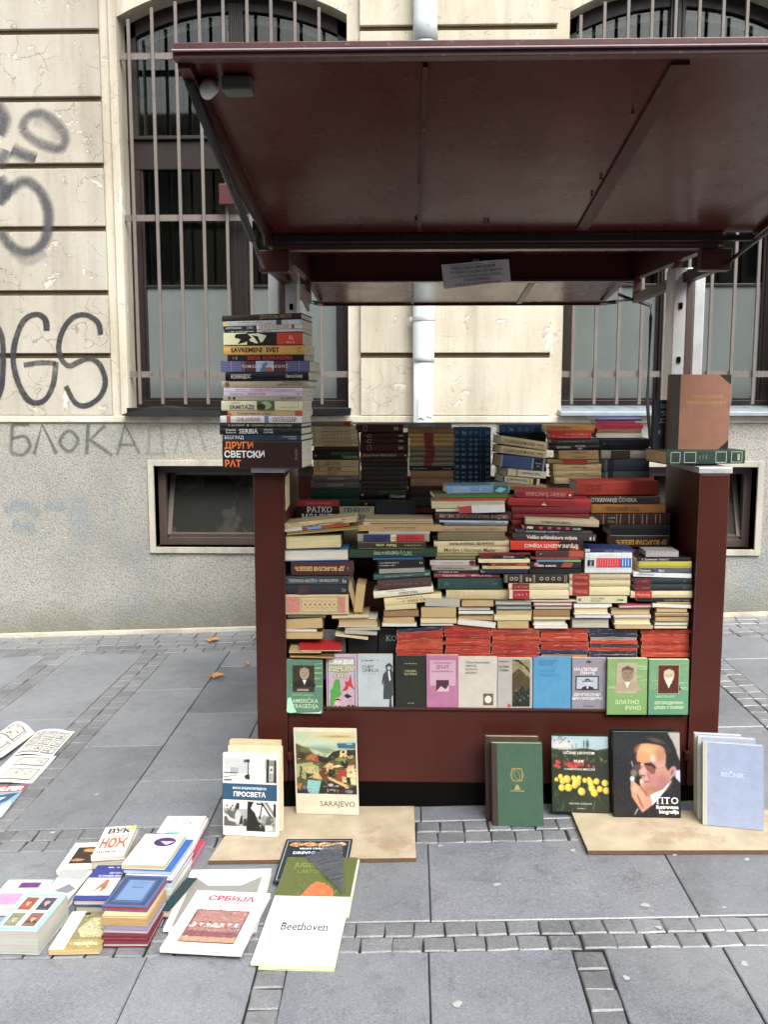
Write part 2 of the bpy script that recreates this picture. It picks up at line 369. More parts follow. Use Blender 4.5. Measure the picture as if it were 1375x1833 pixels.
def glassm():
    m, t, b = newmat('window_glass'); t.nodes.remove(b); n = NG(t); o = [x for x in t.nodes if x.type == 'OUTPUT_MATERIAL'][0]
    a = n.n('ShaderNodeBsdfTransparent'); a.inputs[0].default_value = (.8, .84, .8, 1); r = n.n('ShaderNodeBsdfGlossy'); r.inputs['Roughness'].default_value = .03
    c = wcoord(n); t.links.new(n.bump(n.noise(c, 1.2, 1), .05, .02), r.inputs['Normal'])
    fr = n.n('ShaderNodeFresnel', i_IOR=1.5); x = n.n('ShaderNodeMixShader', i_0=fr.outputs[0]); t.links.new(a.outputs[0], x.inputs[1]); t.links.new(r.outputs[0], x.inputs[2]); t.links.new(x.outputs[0], o.inputs[0])
    return m
M['glass'] = glassm()
M['dirtyglass'] = simple('dusty_glass', '1a1a14', .45, var=.8, scale=3, spec=.15, wear=('34342b', 4, .5, .8))
def X(px, Y=YW, py=711): return P(px, py, Y).x
def Z(py, Y=YW, px=732): return P(px, py, Y).z
zS1, zS0 = Z(744, YW, 300), Z(756, YW, 300)
WIN = [(X(231), X(624)), (X(1005), X(1398))]
ZSP, ZCR = Z(30, YW, 215), Z(-28, YW, 420)            # springing and crown of the window arches
ZSILL = Z(738, YW, 400)
TOPZ = 6.2; XL, XR = -6.5, 7
def arch(x0, x1, z0, z1, n=16):
    pts = []; h = z1-z0; wd = (x1-x0)/2; R = (wd*wd+h*h)/(2*h); cz = z1-R; cx = (x0+x1)/2
    for i in range(n+1):
        x = x0+(x1-x0)*i/n; pts.append((x, cz+math.sqrt(max(R*R-(x-cx)**2, 0))))
    return pts
wb = MB()
D = .42
xs = [XL, WIN[0][0], WIN[0][1], WIN[1][0], WIN[1][1], XR]
for i in (0, 2, 4): wb.box(xs[i], xs[i+1], YW, YW+D, zS1, TOPZ)
for (x0, x1) in WIN:
    a = arch(x0, x1, ZSP, ZCR)
    for p, q in zip(a, a[1:]):
        wb.hexa([(p[0], YW, p[1]), (q[0], YW, q[1]), (q[0], YW+D, q[1]), (p[0], YW+D, p[1]), (p[0], YW, TOPZ), (q[0], YW, TOPZ), (q[0], YW+D, TOPZ), (p[0], YW+D, TOPZ)])
    wb.box(x0, x1, YW+.002, YW+D, zS1, ZSILL)
wb.build('wall', M['cream'], bld)
# rusticated blocks
M['grime'] = simple('grimy_shaded_joint', '6b5b43', .9, var=.6, scale=7)  # brown joint colour holds both dirt and painted-in recess shade
jz = [Z(y, YW-.03, 100) for y in (744, 637, 524.5, 410, 297, 178, 57, -68, -190, -310)]
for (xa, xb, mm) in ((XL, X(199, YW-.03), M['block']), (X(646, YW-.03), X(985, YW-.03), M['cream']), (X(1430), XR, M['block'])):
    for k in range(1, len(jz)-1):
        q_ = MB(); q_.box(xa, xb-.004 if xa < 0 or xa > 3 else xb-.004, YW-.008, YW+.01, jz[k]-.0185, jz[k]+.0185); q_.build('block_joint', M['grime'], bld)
    for k in range(len(jz)-1):
        z0 = jz[k]+(.018 if k else .003); z1 = jz[k+1]-.018
        b_ = MB(); b_.box(xa, xb, YW-.036, YW+.01, z0, z1); b_.build('plaster_block', mm, bld, bevel=.004)
        # joint backs are the strips above, their recess shade in the colour
for (a_, b_) in ((X(217), WIN[0][0]-.001), (WIN[1][1]+.001, X(1412))):
    q_ = MB(); q_.box(a_, b_, YW-.022, YW+.01, zS1+.003, TOPZ); q_.build('window_moulding', M['cream'], bld, bevel=.005)
# string course, plinth
PY = YW-.035
sc_ = MB(); sc_.box(XL, XR, YW-.05, YW+.05, zS0, zS1); sc_.build('string_course', M['trim'], bld, bevel=.006)
BW = [(X(277, PY, 900), X(565, PY, 900)), (X(1064, PY, 900), X(1354, PY, 900))]; bz1, bz0 = Z(834, PY, 300), Z(979, PY, 300)
pl = MB(); px_ = [XL, BW[0][0], BW[0][1], BW[1][0], BW[1][1], XR]
for i in (0, 2, 4): pl.box(px_[i], px_[i+1], PY, YW+D, -.4, zS0)
for (a, b) in BW: pl.box(a, b, PY, YW+D, -.4, bz0); pl.box(a, b, PY, YW+D, bz1, zS0)
pl.build('plinth', M['rough'], bld)
ks = MB(); ks.hexa([(XL, PY-.03, gz(XL)-.05), (XR, PY-.03, gz(XR)-.05), (XR, PY+.01, gz(XR)-.05), (XL, PY+.01, gz(XL)-.05), (XL, PY-.022, gz(XL)+.022), (XR, PY-.022, gz(XR)+.022), (XR, PY+.01, gz(XR)+.03), (XL, PY+.01, gz(XL)+.03)])
ks.build('mortar_strip', M['cream'], bld)
YF = YW+.17
def window(x0, x1):
    cx = (x0+x1)/2; wn = empty('window', (cx-0, 0, 0)); wn.parent = bld; wn.location = Vector((cx, YF-YW, 0))
    def fr(b, name='window_frame', m=None, bev=.004): return b.build(name, m or M['frame'], wn, bevel=bev)
    sw, a = .075, arch(x0, x1, ZSP, ZCR)
    b = MB(); b.box(x0+.001, x0+sw, YF, YF+.09, ZSILL+.03, ZSP+.05); b.box(x1-sw, x1-.001, YF, YF+.09, ZSILL+.03, ZSP+.05)
    for p, q in zip(a, a[1:]):
        b.hexa([(p[0], YF, p[1]-.1), (q[0], YF, q[1]-.1), (q[0], YF+.09, q[1]-.1), (p[0], YF+.09, p[1]-.1), (p[0], YF, p[1]-.001), (q[0], YF, q[1]-.001), (q[0], YF+.09, q[1]-.001), (p[0], YF+.09, p[1]-.001)])
    fr(b, bev=0)
    mw_ = .05; b = MB(); b.box(cx-mw_, cx+mw_, YF-.015, YF+.1, ZSILL+.03, ZCR-.05)
    for k in (-1, 0, 1): b.box(cx+k*.03-.006, cx+k*.03+.006, YF-.028, YF-.014, ZSILL+.04, ZCR-.06)
    fr(b, 'mullion')
    zt1, zt0 = Z(243, YF, 400), Z(303, YF, 400)
    b = MB(); b.box(x0+.02, x1-.02, YF-.005, YF+.1, zt0, zt1); b.box(x0+.02, x1-.02, YF-.035, YF+.03, zt1-.03, zt1-.005); fr(b, 'transom')
    zb = ZSILL+.03; b = MB(); b.box(x0+.02, x1-.02, YF-.002, YF+.09, zb, Z(716, YF, 400)); fr(b, 'bottom_rail')
    zm = Z(512, YF, 400)
    for s in (-1, 1):
        xa, xb = (x0+sw-.002, cx-mw_+.002) if s < 0 else (cx+mw_-.002, x1-sw+.002)
        # lower sash: frame strips, painted lower pane, clear upper pane
        b = MB(); e = .022
        b.box(xa, xa+e, YF+.01, YF+.05, Z(716, YF, 400)-.002, zt0+.002); b.box(xb-e, xb, YF+.01, YF+.05, Z(716, YF, 400)-.002, zt0+.002)
        b.box(xa+e, xb-e, YF+.012, YF+.048, zm-.009, zm+.009); b.box(xa+e, xb-e, YF+.012, YF+.048, Z(716, YF, 400)-.001, Z(716, YF, 400)+.016)
        sash = fr(b, 'sash', bev=.003)
        b = MB(); b.box(xa+e-.001, xb-e+.001, YF+.028, YF+.034, Z(716, YF, 400), zm-.008); b.build('painted_pane', M['frost'], wn)
        b = MB(); b.box(xa+e-.001, xb-e+.001, YF+.028, YF+.034, zm+.008, zt0-.001); b.build('pane', M['glass'], wn)
        # top light follows the arch with a pale bead
        inner = [(x, z-.1) for x, z in arch(x0, x1, ZSP, ZCR, 40) if xa-.02 <= x <= xb+.02]
        b = MB()
        for p, q in zip(inner, inner[1:]): b.hexa([(p[0], YF+.03, zt1-.001), (q[0], YF+.03, zt1-.001), (q[0], YF+.035, zt1-.001), (p[0], YF+.035, zt1-.001), (p[0], YF+.03, p[1]+.01), (q[0], YF+.03, q[1]+.01), (q[0], YF+.035, q[1]+.01), (p[0], YF+.035, p[1]+.01)])
        b.build('top_pane', M['glass'], wn)
        b = MB()
        for p, q in zip(inner, inner[1:]): b.hexa([(p[0], YF+.08, p[1]-.055), (q[0], YF+.08, q[1]-.055), (q[0], YF+.1, q[1]-.055), (p[0], YF+.1, p[1]-.055), (p[0], YF+.08, p[1]-.015), (q[0], YF+.08, q[1]-.015), (q[0], YF+.1, q[1]-.015), (p[0], YF+.1, p[1]-.015)])
        xe = xb-.03 if s < 0 else xa+.01
        b.box(xe, xe+.025, YF+.08, YF+.1, zt1, inner[len(inner)//2][1]-.06); b.box(xa+.02, xa+.035, YF+.08, YF+.1, zt1, inner[2][1]-.06)
        b.build('inner_bead', simple('inner_sash_paint', '8d8c78', .5), wn)
    # room behind and curtain folds
    b = MB(); yb = YF+.55
    b.quad((x0-.1, yb, .9), (x1+.1, yb, .9), (x1+.1, yb, 5), (x0-.1, yb, 5)); b.quad((x0-.1, YW+D, .9), (x0-.1, yb, .9), (x0-.1, yb, 5), (x0-.1, YW+D, 5)); b.quad((x1+.1, YW+D, .9), (x1+.1, yb, .9), (x1+.1, yb, 5), (x1+.1, YW+D, 5))
    b.quad((x0-.1, YW+D, 5), (x1+.1, YW+D, 5), (x1+.1, yb, 5), (x0-.1, yb, 5)); b.quad((x0-.1, YW+D, .9), (x1+.1, YW+D, .9), (x1+.1, yb, .9), (x0-.1, yb, .9))
    b.build('room_box', M['room'], wn)
    cm = MB(); N = 90; n0 = 0
    for i in range(N+1):
        x = x0+(x1-x0)*i/N; y = YF+.22+.012*math.sin(i*.8)+.012*math.sin(i*.37+1)
        cm.v += [Vector((x, y, ZSILL)), Vector((x, y+.01, ZCR-.38+.06*math.sin(i*.12)))]
        if i: cm.f.append((2*i-2, 2*i, 2*i+1, 2*i-1))
    cm.build('curtain', M['curtain'], wn, smooth=True)
    return wn
for k, (x0, x1) in enumerate(WIN):
    window(x0, x1)
# barred grilles
for k, (x0, x1) in enumerate(WIN):
    gr = empty('window_grille'); gr.parent = bld; gr.location = ((x0+x1)/2, .02, 0)
    YG = YW+.02; xb0 = P(228.5, 33, YG).x if k == 0 else P(1040, 50, YG).x; a = arch(x0, x1, ZSP, ZCR, 40)
    n_ = 10; sp = P(41.2+732, 711, YG).x - P(732, 711, YG).x
    if k == 1: sp = .1555
    for i in range(n_):
        x = xb0+sp*i
        if x > x1-.03: break
        za = min(a, key=lambda p: abs(p[0]-x))[1]
        b = MB(); b.box(x-.0105, x+.0105, YG-.0105, YG+.0105, Z(724, YG, 400), za-.045+random.uniform(-.01, .01)); b.build('bar', M['grille'], gr, bevel=.003)
    for y in (98, 389, 670):
        zc = Z(y, YG, 400); b = MB(); b.box(x0-.01, x1+.01, YG-.006+.016, YG+.016+.006, zc-.021, zc+.021); b.build('cross_bar', M['grille'], gr)
# sills
M['zinc'] = simple('zinc_sill', '9aa5ad', .4, .3, .3, 12)
M['darksill'] = simple('dark_sill', '16181a', .35, .1, .3, 12)
b = MB(); b.box(WIN[0][0]+.01, WIN[0][1]+.02, YW-.1, YF+.01, zS1+.035, zS1+.055); b.box(WIN[0][0]+.01, WIN[0][1]+.02, YW-.105, YW-.098, zS1+.005, zS1+.056); b.build('window_sill', M['darksill'], bld, bevel=.003)
b = MB()
pts = [(218, 742), (235, 737), (262, 731), (300, 729), (345, 734), (395, 735)]
for (p, q) in zip(pts, pts[1:]):
    A, B = P(p[0], p[1], YW-.12), P(q[0], q[1], YW-.12)
    b.hexa([(A.x, YW-.12, zS1+.001), (B.x, YW-.12, zS1+.001), (B.x, YW-.02, zS1+.001), (A.x, YW-.02, zS1+.001), (A.x, YW-.12, A.z), (B.x, YW-.12, B.z), (B.x, YW-.02, B.z+.01), (A.x, YW-.02, A.z+.01)])
b.build('folded_sill_sheet', M['black'], bld)
b = MB(); b.hexa([(WIN[1][0]-.02, YW-.11, zS1+.002), (WIN[1][1]+.01, YW-.11, zS1+.002), (WIN[1][1]+.01, YF, zS1+.01), (WIN[1][0]-.02, YF, zS1+.01), (WIN[1][0]-.02, YW-.11, zS1+.03), (WIN[1][1]+.01, YW-.11, zS1+.03), (WIN[1][1]+.01, YF, zS1+.07), (WIN[1][0]-.02, YF, zS1+.07)])
b.build('window_sill', M['zinc'], bld, bevel=.003)
# basement windows: plaster surround, fixed frame, tilted sash
for k, (x0, x1) in enumerate(BW):
    bw = empty('basement_window'); bw.parent = bld; bw.location = ((x0+x1)/2, 0, bz0)
    s = .042; b = MB()
    b.box(x0-s, x0, PY-.018, YW+.14, bz0-s, bz1+s); b.box(x1, x1+s, PY-.018, YW+.14, bz0-s, bz1+s); b.box(x0, x1, PY-.018, YW+.14, bz1, bz1+s); b.box(x0, x1, PY-.018, YW+.14, bz0-s, bz0)
    b.build('surround', M['concrete'], bw, bevel=.003)
    yb = YW+.06; f = .055; b = MB()
    b.box(x0, x0+f, yb, yb+.06, bz0, bz1); b.box(x1-f, x1, yb, yb+.06, bz0, bz1); b.box(x0+f, x1-f, yb, yb+.06, bz1-f, bz1); b.box(x0+f, x1-f, yb, yb+.06, bz0, bz0+f)
    b.build('frame', simple('brown_metal_frame', '4a3d37', .5, var=.3, scale=10), bw, bevel=.003)
    # hopper sash leaning inwards at the top
    za, zb_, ya, yt = bz0+f+.012, bz1-f-.01, yb+.03, yb+.2; xa, xb = x0+f+.01, x1-f-.01; t_ = .035
    b = MB(); A, B = Vector((xa, ya, za)), Vector((xb, ya, za)); Cc, Dd = Vector((xb, yt, zb_)), Vector((xa, yt, zb_))
    for p, q in ((A, B), (B, Cc), (Cc, Dd), (Dd, A)): b.bar(p, q, t_, t_, Vector((0, 1, .3)))
    b.build('sash', simple('sash_metal', '5a5048', .5, var=.3, scale=10), bw)
    b = MB(); o_ = Vector((0, .004, 0)); b.quad(A, B, Cc, Dd); b.quad(A+o_, Dd+o_, Cc+o_, B+o_); b.build('pane', M['dirtyglass'], bw)
    b = MB(); b.box(x0, x1, YW+D+.05, YW+D+.06, bz0, bz1); b.box(x0-.01, x0, yb+.06, YW+D+.05, bz0, bz1); b.box(x1, x1+.01, yb+.06, YW+D+.05, bz0, bz1); b.build('cellar_back', M['room'], bw)
# drainpipe
dp = empty('drainpipe', (X(758, YW-.11), YW-.11, 0), 'tall pale blue-white downpipe on the wall between the two windows', 'drainpipe')
M['pipe'] = simple('pipe_paint', 'c9d3d4', .4, var=.25, scale=6, coat=.1, wear=('8f9a9b', 14, .62, .6))
px0 = X(758, YW-.11); r0 = .072
b = MB(); b.tube([(px0, YW-.11, gz(px0)+.2), (px0, YW-.11, Z(640, YW-.11))], r0-.004, 24); b.build('lower_pipe', M['pipe'], dp, smooth=True)
b = MB(); b.tube([(px0, YW-.11, Z(640, YW-.11)-.03), (px0, YW-.11, Z(640, YW-.11)), (px0, YW-.11, Z(64, YW-.11))], [r0+.003, r0+.001, r0+.001], 24); b.build('upper_pipe', M['pipe'], dp, smooth=True)
b = MB(); b.tube([(px0, YW-.11, Z(74, YW-.11)), (px0, YW-.11, Z(40, YW-.11)), (px0, YW-.11, 6.1)], [r0+.012, r0+.006, r0+.006], 24); b.build('top_pipe', M['pipe'], dp, smooth=True)
for y in (571,):
    z_ = Z(y, YW-.11); b = MB(); b.tube([(px0, YW-.11, z_-.012), (px0, YW-.11, z_+.012)], r0+.007, 24); b.box(px0-r0-.022, px0-r0+.005, YW-.125, YW-.095, z_-.014, z_+.014); b.box(px0-.012, px0+.012, YW-.05, YW, z_-.008, z_+.008); b.build('pipe_clamp', M['alu'], dp)
def curved_patch(cx, cy, r, a0, a1, z0, z1, rag, seed):
    rnd = random.Random(seed); vs = []; N = 10
    for i in range(N+1):
        a = a0+(a1-a0)*i/N
        for z in (z0+rnd.uniform(-rag, rag), z1+rnd.uniform(-rag, rag)): vs.append(Vector((cx+r*math.sin(a), cy-r*math.cos(a), z)))
    return vs, [(2*i, 2*i+2, 2*i+3, 2*i+1) for i in range(N)]
for (a0, a1, y0, y1, sd_) in ((-.5, 1.1, 748, 708, 3), (-.1, .35, 608, 597, 5)):
    vs, fs = curved_patch(px0, YW-.11, r0+.003, a0, a1, Z(y0, YW-.2), Z(y1, YW-.2), .012 if y0 > 700 else .004, sd_)
    mesh('torn_sticker', vs, fs, simple('torn_paper', 'e9ebe8', .7, var=.1), dp)
# graffiti: spray strokes as soft-edged ribbons lying on the wall
def graffm(name, col, dens, soft):
    m, t, b = newmat(name); n = NG(t); o = [x for x in t.nodes if x.type == 'OUTPUT_MATERIAL'][0]
    uv = n.n('ShaderNodeUVMap').outputs[0]; sep = n.n('ShaderNodeSeparateXYZ', i_0=uv); v = n.math('ABSOLUTE', n.math('SUBTRACT', n.math('MULTIPLY', sep.outputs[1], 2), 1))
    c = wcoord(n); v = n.math('ADD', v, n.math('MULTIPLY', n.math('SUBTRACT', n.noise(c, 120, 4, .8), .5), .35))
    al = n.ramp(v, [(1-soft, g(dens)), (.98, g(0))]); al = n.math('MULTIPLY', al, n.math('MULTIPLY', n.ramp(n.noise(c, 40, 5, .7), [(.25, g(.6)), (.6, g(1))]), n.ramp(n.noise(c, 3.5, 3, .6), [(.35, g(.6)), (.6, g(1))])))
    b.inputs['Base Color'].default_value = lin(col); b.inputs['Roughness'].default_value = .7
    tr = n.n('ShaderNodeBsdfTransparent'); x = n.n('ShaderNodeMixShader', i_0=al); t.links.new(tr.outputs[0], x.inputs[1]); t.links.new(b.outputs[0], x.inputs[2]); t.links.new(x.outputs[0], o.inputs[0]); return m
M['g1'] = graffm('spray_dark', '2c2c30', .95, .3); M['g2'] = graffm('spray_soft', '46464c', .9, .75); M['g3'] = graffm('spray_faint', '5c5b58', .75, .6); M['g4'] = graffm('spray_ghost', '85827c', .4, .8)
def catmull(p, k=6, closed=False):
    out = []; n = len(p); R = range(n if closed else n-1)
    for i in R:
        q = [p[(i+j) % n] if closed else p[max(0, min(n-1, i+j))] for j in (-1, 0, 1, 2)]
        for s in range(k):
            t = s/k; out.append(tuple(.5*((2*q[1][d])+(-q[0][d]+q[2][d])*t+(2*q[0][d]-5*q[1][d]+4*q[2][d]-q[3][d])*t*t+(-q[0][d]+3*q[1][d]-3*q[2][d]+q[3][d])*t**3) for d in (0, 1)))
    out.append(p[0] if closed else p[-1]); return out
gcount = [0]
def stroke(pts, wd, mt, Y, crop=(2.989, 0, 430), closed=False, curved=True):
    s, ox, oy = crop; p = [(x/s+ox, y/s+oy) for x, y in pts]; p = catmull(p, 8, closed) if curved else p
    gcount[0] += 1; Yk = Y-.0008*(1+gcount[0] % 5); vs, fs, uv = [], [], []
    wd0 = wd
    for i, a in enumerate(p):
        wd = wd0*(1+.16*noise.noise(Vector((a[0]*.03, a[1]*.03, gcount[0]))))
        b0, b1 = p[max(i-1, 0)], p[min(i+1, len(p)-1)]; dx, dy = b1[0]-b0[0], b1[1]-b0[1]; L = math.hypot(dx, dy) or 1
        nx, ny = -dy/L*wd/2, dx/L*wd/2
        vs += [P(a[0]+nx, a[1]+ny, Yk), P(a[0], a[1], Yk), P(a[0]-nx, a[1]-ny, Yk)]
        if i:
            k = 3*i; fs += [(k-3, k, k+1, k-2), (k-2, k+1, k+2, k-1)]
    o = mesh('graffiti_stroke', vs, fs, mt, bld); ul = o.data.uv_layers.new(name='UVMap')
    for lp in o.data.loops: ul.data[lp.index].uv = (0, (lp.vertex_index % 3)/2)
    return o
YB_ = YW-.0365
stroke([(248, 485), (240, 425), (195, 397), (130, 425), (85, 520), (68, 640), (95, 760), (145, 850), (200, 870), (250, 840), (285, 760), (297, 650)], 12, M['g1'], YB_)
stroke([(297, 658), (210, 655), (125, 668)], 11, M['g1'], YB_)
stroke([(537, 505), (522, 440), (460, 400), (390, 412), (335, 480), (312, 570), (330, 640), (370, 672), (420, 650), (480, 633), (535, 670), (562, 760), (530, 840), (460, 884), (400, 868), (350, 780)], 11, M['g1'], YB_)
stroke([(-30, 440), (8, 520), (14, 640), (6, 780), (-25, 870)], 12, M['g1'], YB_)
c4 = (2.989, 0, 0)
stroke([(120, 690), (150, 625), (220, 610), (300, 660), (345, 730), (325, 790), (260, 785), (180, 750)], 24, M['g2'], YB_, c4, True)
stroke([(180, 640), (260, 660), (320, 740)], 34, M['g4'], YB_, c4); stroke([(60, 800), (130, 830), (190, 850)], 30, M['g2'], YB_, c4)
stroke([(-20, 560), (20, 640), (-10, 720)], 34, M['g2'], YB_, c4); stroke([(30, 800), (10, 850), (-20, 880)], 30, M['g2'], YB_, c4)
stroke([(-10, 1090), (60, 1010), (130, 970), (200, 1010), (245, 1090), (258, 1180), (235, 1290), (170, 1345), (100, 1345), (40, 1300), (0, 1240)], 25, M['g2'], YB_, c4)
stroke([(-20, 960), (20, 1010), (60, 1020)], 40, M['g2'], YB_, c4); stroke([(60, 1345), (150, 1400), (240, 1350)], 22, M['g4'], YB_, c4)
YP = PY-.001
for pts in ([(62, 985), (155, 985)], [(64, 985), (56, 1140)], [(60, 1062), (130, 1050), (158, 1100), (120, 1148), (58, 1136)], [(180, 1145), (222, 985), (300, 1142)], [(470, 985), (462, 1145)], [(560, 990), (480, 1068), (600, 1150)], [(625, 1150), (665, 985), (745, 1142)], [(640, 1095), (722, 1095)]):
    stroke(pts, 8.5, M['g3'], YP, curved=len(pts) > 3)
stroke([(365, 1018), (415, 1070), (370, 1130), (318, 1080)], 8.5, M['g3'], YP, closed=True)
for pts in ([(790, 1140), (800, 1000), (860, 990), (870, 1140)], [(770, 1140), (890, 1145)], [(930, 1140), (975, 985), (1020, 1140)], [(1060, 1000), (1100, 1130)]): stroke(pts, 8, M['g4'], YP, curved=False)
for pts in ([(20, 330), (110, 300), (200, 350)], [(60, 400), (180, 420)], [(230, 290), (330, 310)]):
    stroke(pts, 30, graffm('spray_blue', '5f8fae', .28, .9), YP, (2.865, 0, 800))
# maroon little sign clamped to the grille
b = MB(); A = P(392, 330, YW-.02); B = P(432, 368, YW-.02)
b.box(A.x, B.x, YW-.05, YW-.02, B.z, A.z)
sg = b.build('wall_sign', simple('sign_red', '451614', .45, var=.3, scale=30), None, bevel=.008)
tag(sg, 'small dark red metal sign plate with black scrawl in front of the left window bars', 'sign')

# unseen facade added across the street: darkens mirrored panes, blocks low sky, adds bounce
def opposite():
    r = empty('unseen_opposite_building', (0, -8.2, 0), 'unseen grey stone building added across the street behind the viewer to shape the light', 'building')
    m = MB(); m.box(-16, 18, -9, -8.2, -.6, 7.6); m.build('wall', simple('opposite_stone', 'a49a8c', .9, var=.4, scale=1), r)
    m = MB(); m.box(-16, 18, -8.32+.12, -8.05, 7.6, 7.9); m.build('cornice', simple('opposite_cornice', '8a847a', .9), r)
    gm = simple('opposite_glass', '15181a', .15)
    for i in range(9):
        for z in (.9, 4.3):
            x = -14+3.6*i; m = MB(); m.box(x, x+1.6, -8.19, -8.15, z, z+2.5); m.build('window', gm, r)
opposite()
# ================================================================== stall
YS = 3.47
stall = empty('book_stall', (P(880, 1400, YS).x, YS, 0), 'dark maroon metal book stall with raised canopy flap and paired side cheeks', 'market stall')
def sx(px, Y=YS, py=1000): return P(px, py, Y).x
zB = P(700, 1402, YS).z; zC = P(480, 846, YS).z
xl0, xl1, xr0, xr1 = P(457, 1100, YS).x, P(511, 1100, YS).x, P(1243, 1100, YS).x, P(1297, 1100, YS).x
YE = 4.36                                     # back of the stall body
RED = M['red']
for (a, b) in ((xl0, xl1), (xr0, xr1)):
    m_ = MB(); m_.box(a, b, YS, 3.93, zB, zC); m_.build('side_cheek', RED, stall, bevel=.006)
    m_ = MB(); m_.box(a-.006, b+.006, YS-.006, 3.935, zC+.0005, zC+.024); m_.build('cheek_cap', M['alu'], stall, bevel=.003)
    m_ = MB(); m_.box(a+.02, b-.02, YS+.05, YE, gz((a+b)/2)+.004, zB-.001); m_.box(a+.02, b-.02, 3.931, YE, zB, zC-.25); m_.build('side_panel', RED, stall, bevel=.004)
zL = P(880, 1274, YS).z
m_ = MB(); m_.box(xl1+.001, xr0-.001, YS+.012, YS+.03, zB, zL); m_.box(xl1+.001, xr0-.001, YS+.004, YS+.14, zL, zL+.012); m_.build('front_panel', RED, stall, bevel=.003)
m_ = MB(); m_.box(xl1+.001, xr0-.001, YS+.17, YS+.18, zL+.012, zC-.45); m_.build('display_back', M['red'], stall)
zM = P(880, 1179, 3.50).z
# shelf steps carrying the rear rows
m_ = MB(); m_.box(xl1+.001, xr0-.001, YS+.06, YS+.17, zM-.014, zM-.004); m_.build('shelf', RED, stall)
m_ = MB(); m_.hexa([(xl0+.03, YS+.014, gz(xl0)+.004), (xr1-.03, YS+.014, gz(xr1)), (xr1-.03, YS+.028, gz(xr1)), (xl0+.03, YS+.028, gz(xl0)+.004), (xl0+.03, YS+.014, zB-.001), (xr1-.03, YS+.014, zB-.001), (xr1-.03, YS+.028, zB-.001), (xl0+.03, YS+.028, zB-.001)]); m_.build('under_shade_sheet', M['dark'], stall)  # near-black sheet standing in for the shade under the stall
z1_ = P(1100, 982, 3.70).z; m_ = MB(); m_.box(xl1+.001, xr0-.001, 3.665, 3.90, z1_-.02, z1_-.001); m_.box(xl1+.001, xr0-.001, 3.90, 3.915, z1_-.02, P(800, 914, 3.95).z-.02); m_.build('middle_step', RED, stall)
z2_ = P(800, 908, 3.95).z; m_ = MB(); m_.box(xl1+.001, xr0-.001, 3.92, YE-.01, z2_-.02, z2_-.001); m_.hexa([(xl0+.05, YE-.009, gz(xl0)+.006), (xr1-.05, YE-.009, gz(xr1)+.003), (xr1-.05, YE, gz(xr1)+.003), (xl0+.05, YE, gz(xl0)+.006), (xl0+.05, YE-.009, z2_+.1), (xr1-.05, YE-.009, z2_+.1), (xr1-.05, YE, z2_+.1), (xl0+.05, YE, z2_+.1)]); m_.build('rear_step', RED, stall)
m_ = MB(); m_.box(xl0+.03, xr1-.03, YS+.2, YE-.02, zB, zB+.01); m_.build('floor_plate', RED, stall)
for px in (500, 1255):                        # little latches low on the front
    p = P(px+20 if px < 700 else px-25, 1350, YS-.005); m_ = MB(); m_.box(p.x-.01, p.x+.012, YS-.022, YS+.012, p.z-.02, p.z+.012); m_.build('latch', RED, stall, bevel=.003)
for (a, b) in ((xl0+.01, xl0+.05), (xr1-.05, xr1-.01)):
    for y in (YS+.24, YE-.08):
        m_ = MB(); m_.box(a, b, y, y+.04, gz(a)-.003, zB); m_.build('foot', M['black'], stall)
# aluminium corner columns behind the cheeks
zr = P(1270, 484, YS).z
YC0 = 3.90
def column(pa, pb, side):
    x0, x1 = P(pa, 600, YC0).x, P(pb, 600, YC0).x
    m_ = MB(); m_.box(x0, x1, YC0-.06, YC0+.06, zC+.0245, zr+.06); c = m_.build('corner_column', M['alu'], stall, bevel=.004)
    # rib profile on the front face, slots
    inner = x0 if side > 0 else x1
    for k, (f0, f1, mt) in enumerate(((.42, .62, simple('column_inlay', '4a3833', .5)), (.66, .74, M['alu']))):
        a, b = x0+(x1-x0)*f0, x0+(x1-x0)*f1
        if side < 0: a, b = x1-(x1-x0)*f1, x1-(x1-x0)*f0
        m_ = MB(); m_.box(a, b, YC0-.064-.003*k, YC0-.0595, zC+.025, zr+.055); m_.build('column_strip', mt, stall)
    for y in (550, 645, 735):
        z = P(1200, y, YC0).z; xa = (x0+.022) if side > 0 else (x1-.03)
        m_ = MB(); m_.box(xa, xa+.014, YC0-.066, YC0-.0605, z-.012, z+.012); m_.build('slot', M['dark'], stall)
column(1197, 1252, 1); column(485, 535, -1)
# roof frame
YR = 4.67
zf0, zf1 = P(880, 440, YS).z, P(880, 418, YS).z
fx0, fx1 = P(478, 430, YS).x, P(1297, 430, YS).x
m_ = MB(); m_.box(fx0, fx1, YS-.01, YS+.04, zf0, zf1); m_.build('front_beam', RED, stall, bevel=.003)
m_ = MB(); m_.box(fx0+.02, fx1-.02, YS-.004, YS+.05, zf0-.012, zf0-.0005); m_.build('front_beam_lip', M['rededge'], stall)
zb0, zb1 = P(880, 500, YR).z, P(880, 455, YR).z
m_ = MB(); m_.box(fx0, fx1, YR, YR+.04, zb0, zb1); m_.build('rear_beam', RED, stall, bevel=.003)
m_ = MB(); m_.box(fx0+.01, fx1-.01, YR-.012, YR+.04, zb0-.012, zb0-.0005); m_.build('rear_beam_lip', M['rededge'], stall)
m_ = MB(); m_.hexa([(fx0, YS-.01, zf1+.001), (fx1, YS-.01, zf1+.001), (fx1, YR+.05, zb1+.001), (fx0, YR+.05, zb1+.001), (fx0, YS-.01, zf1+.03), (fx1, YS-.01, zf1+.03), (fx1, YR+.05, zb1+.03), (fx0, YR+.05, zb1+.03)]); m_.build('roof_panel', M['redflap'], stall)
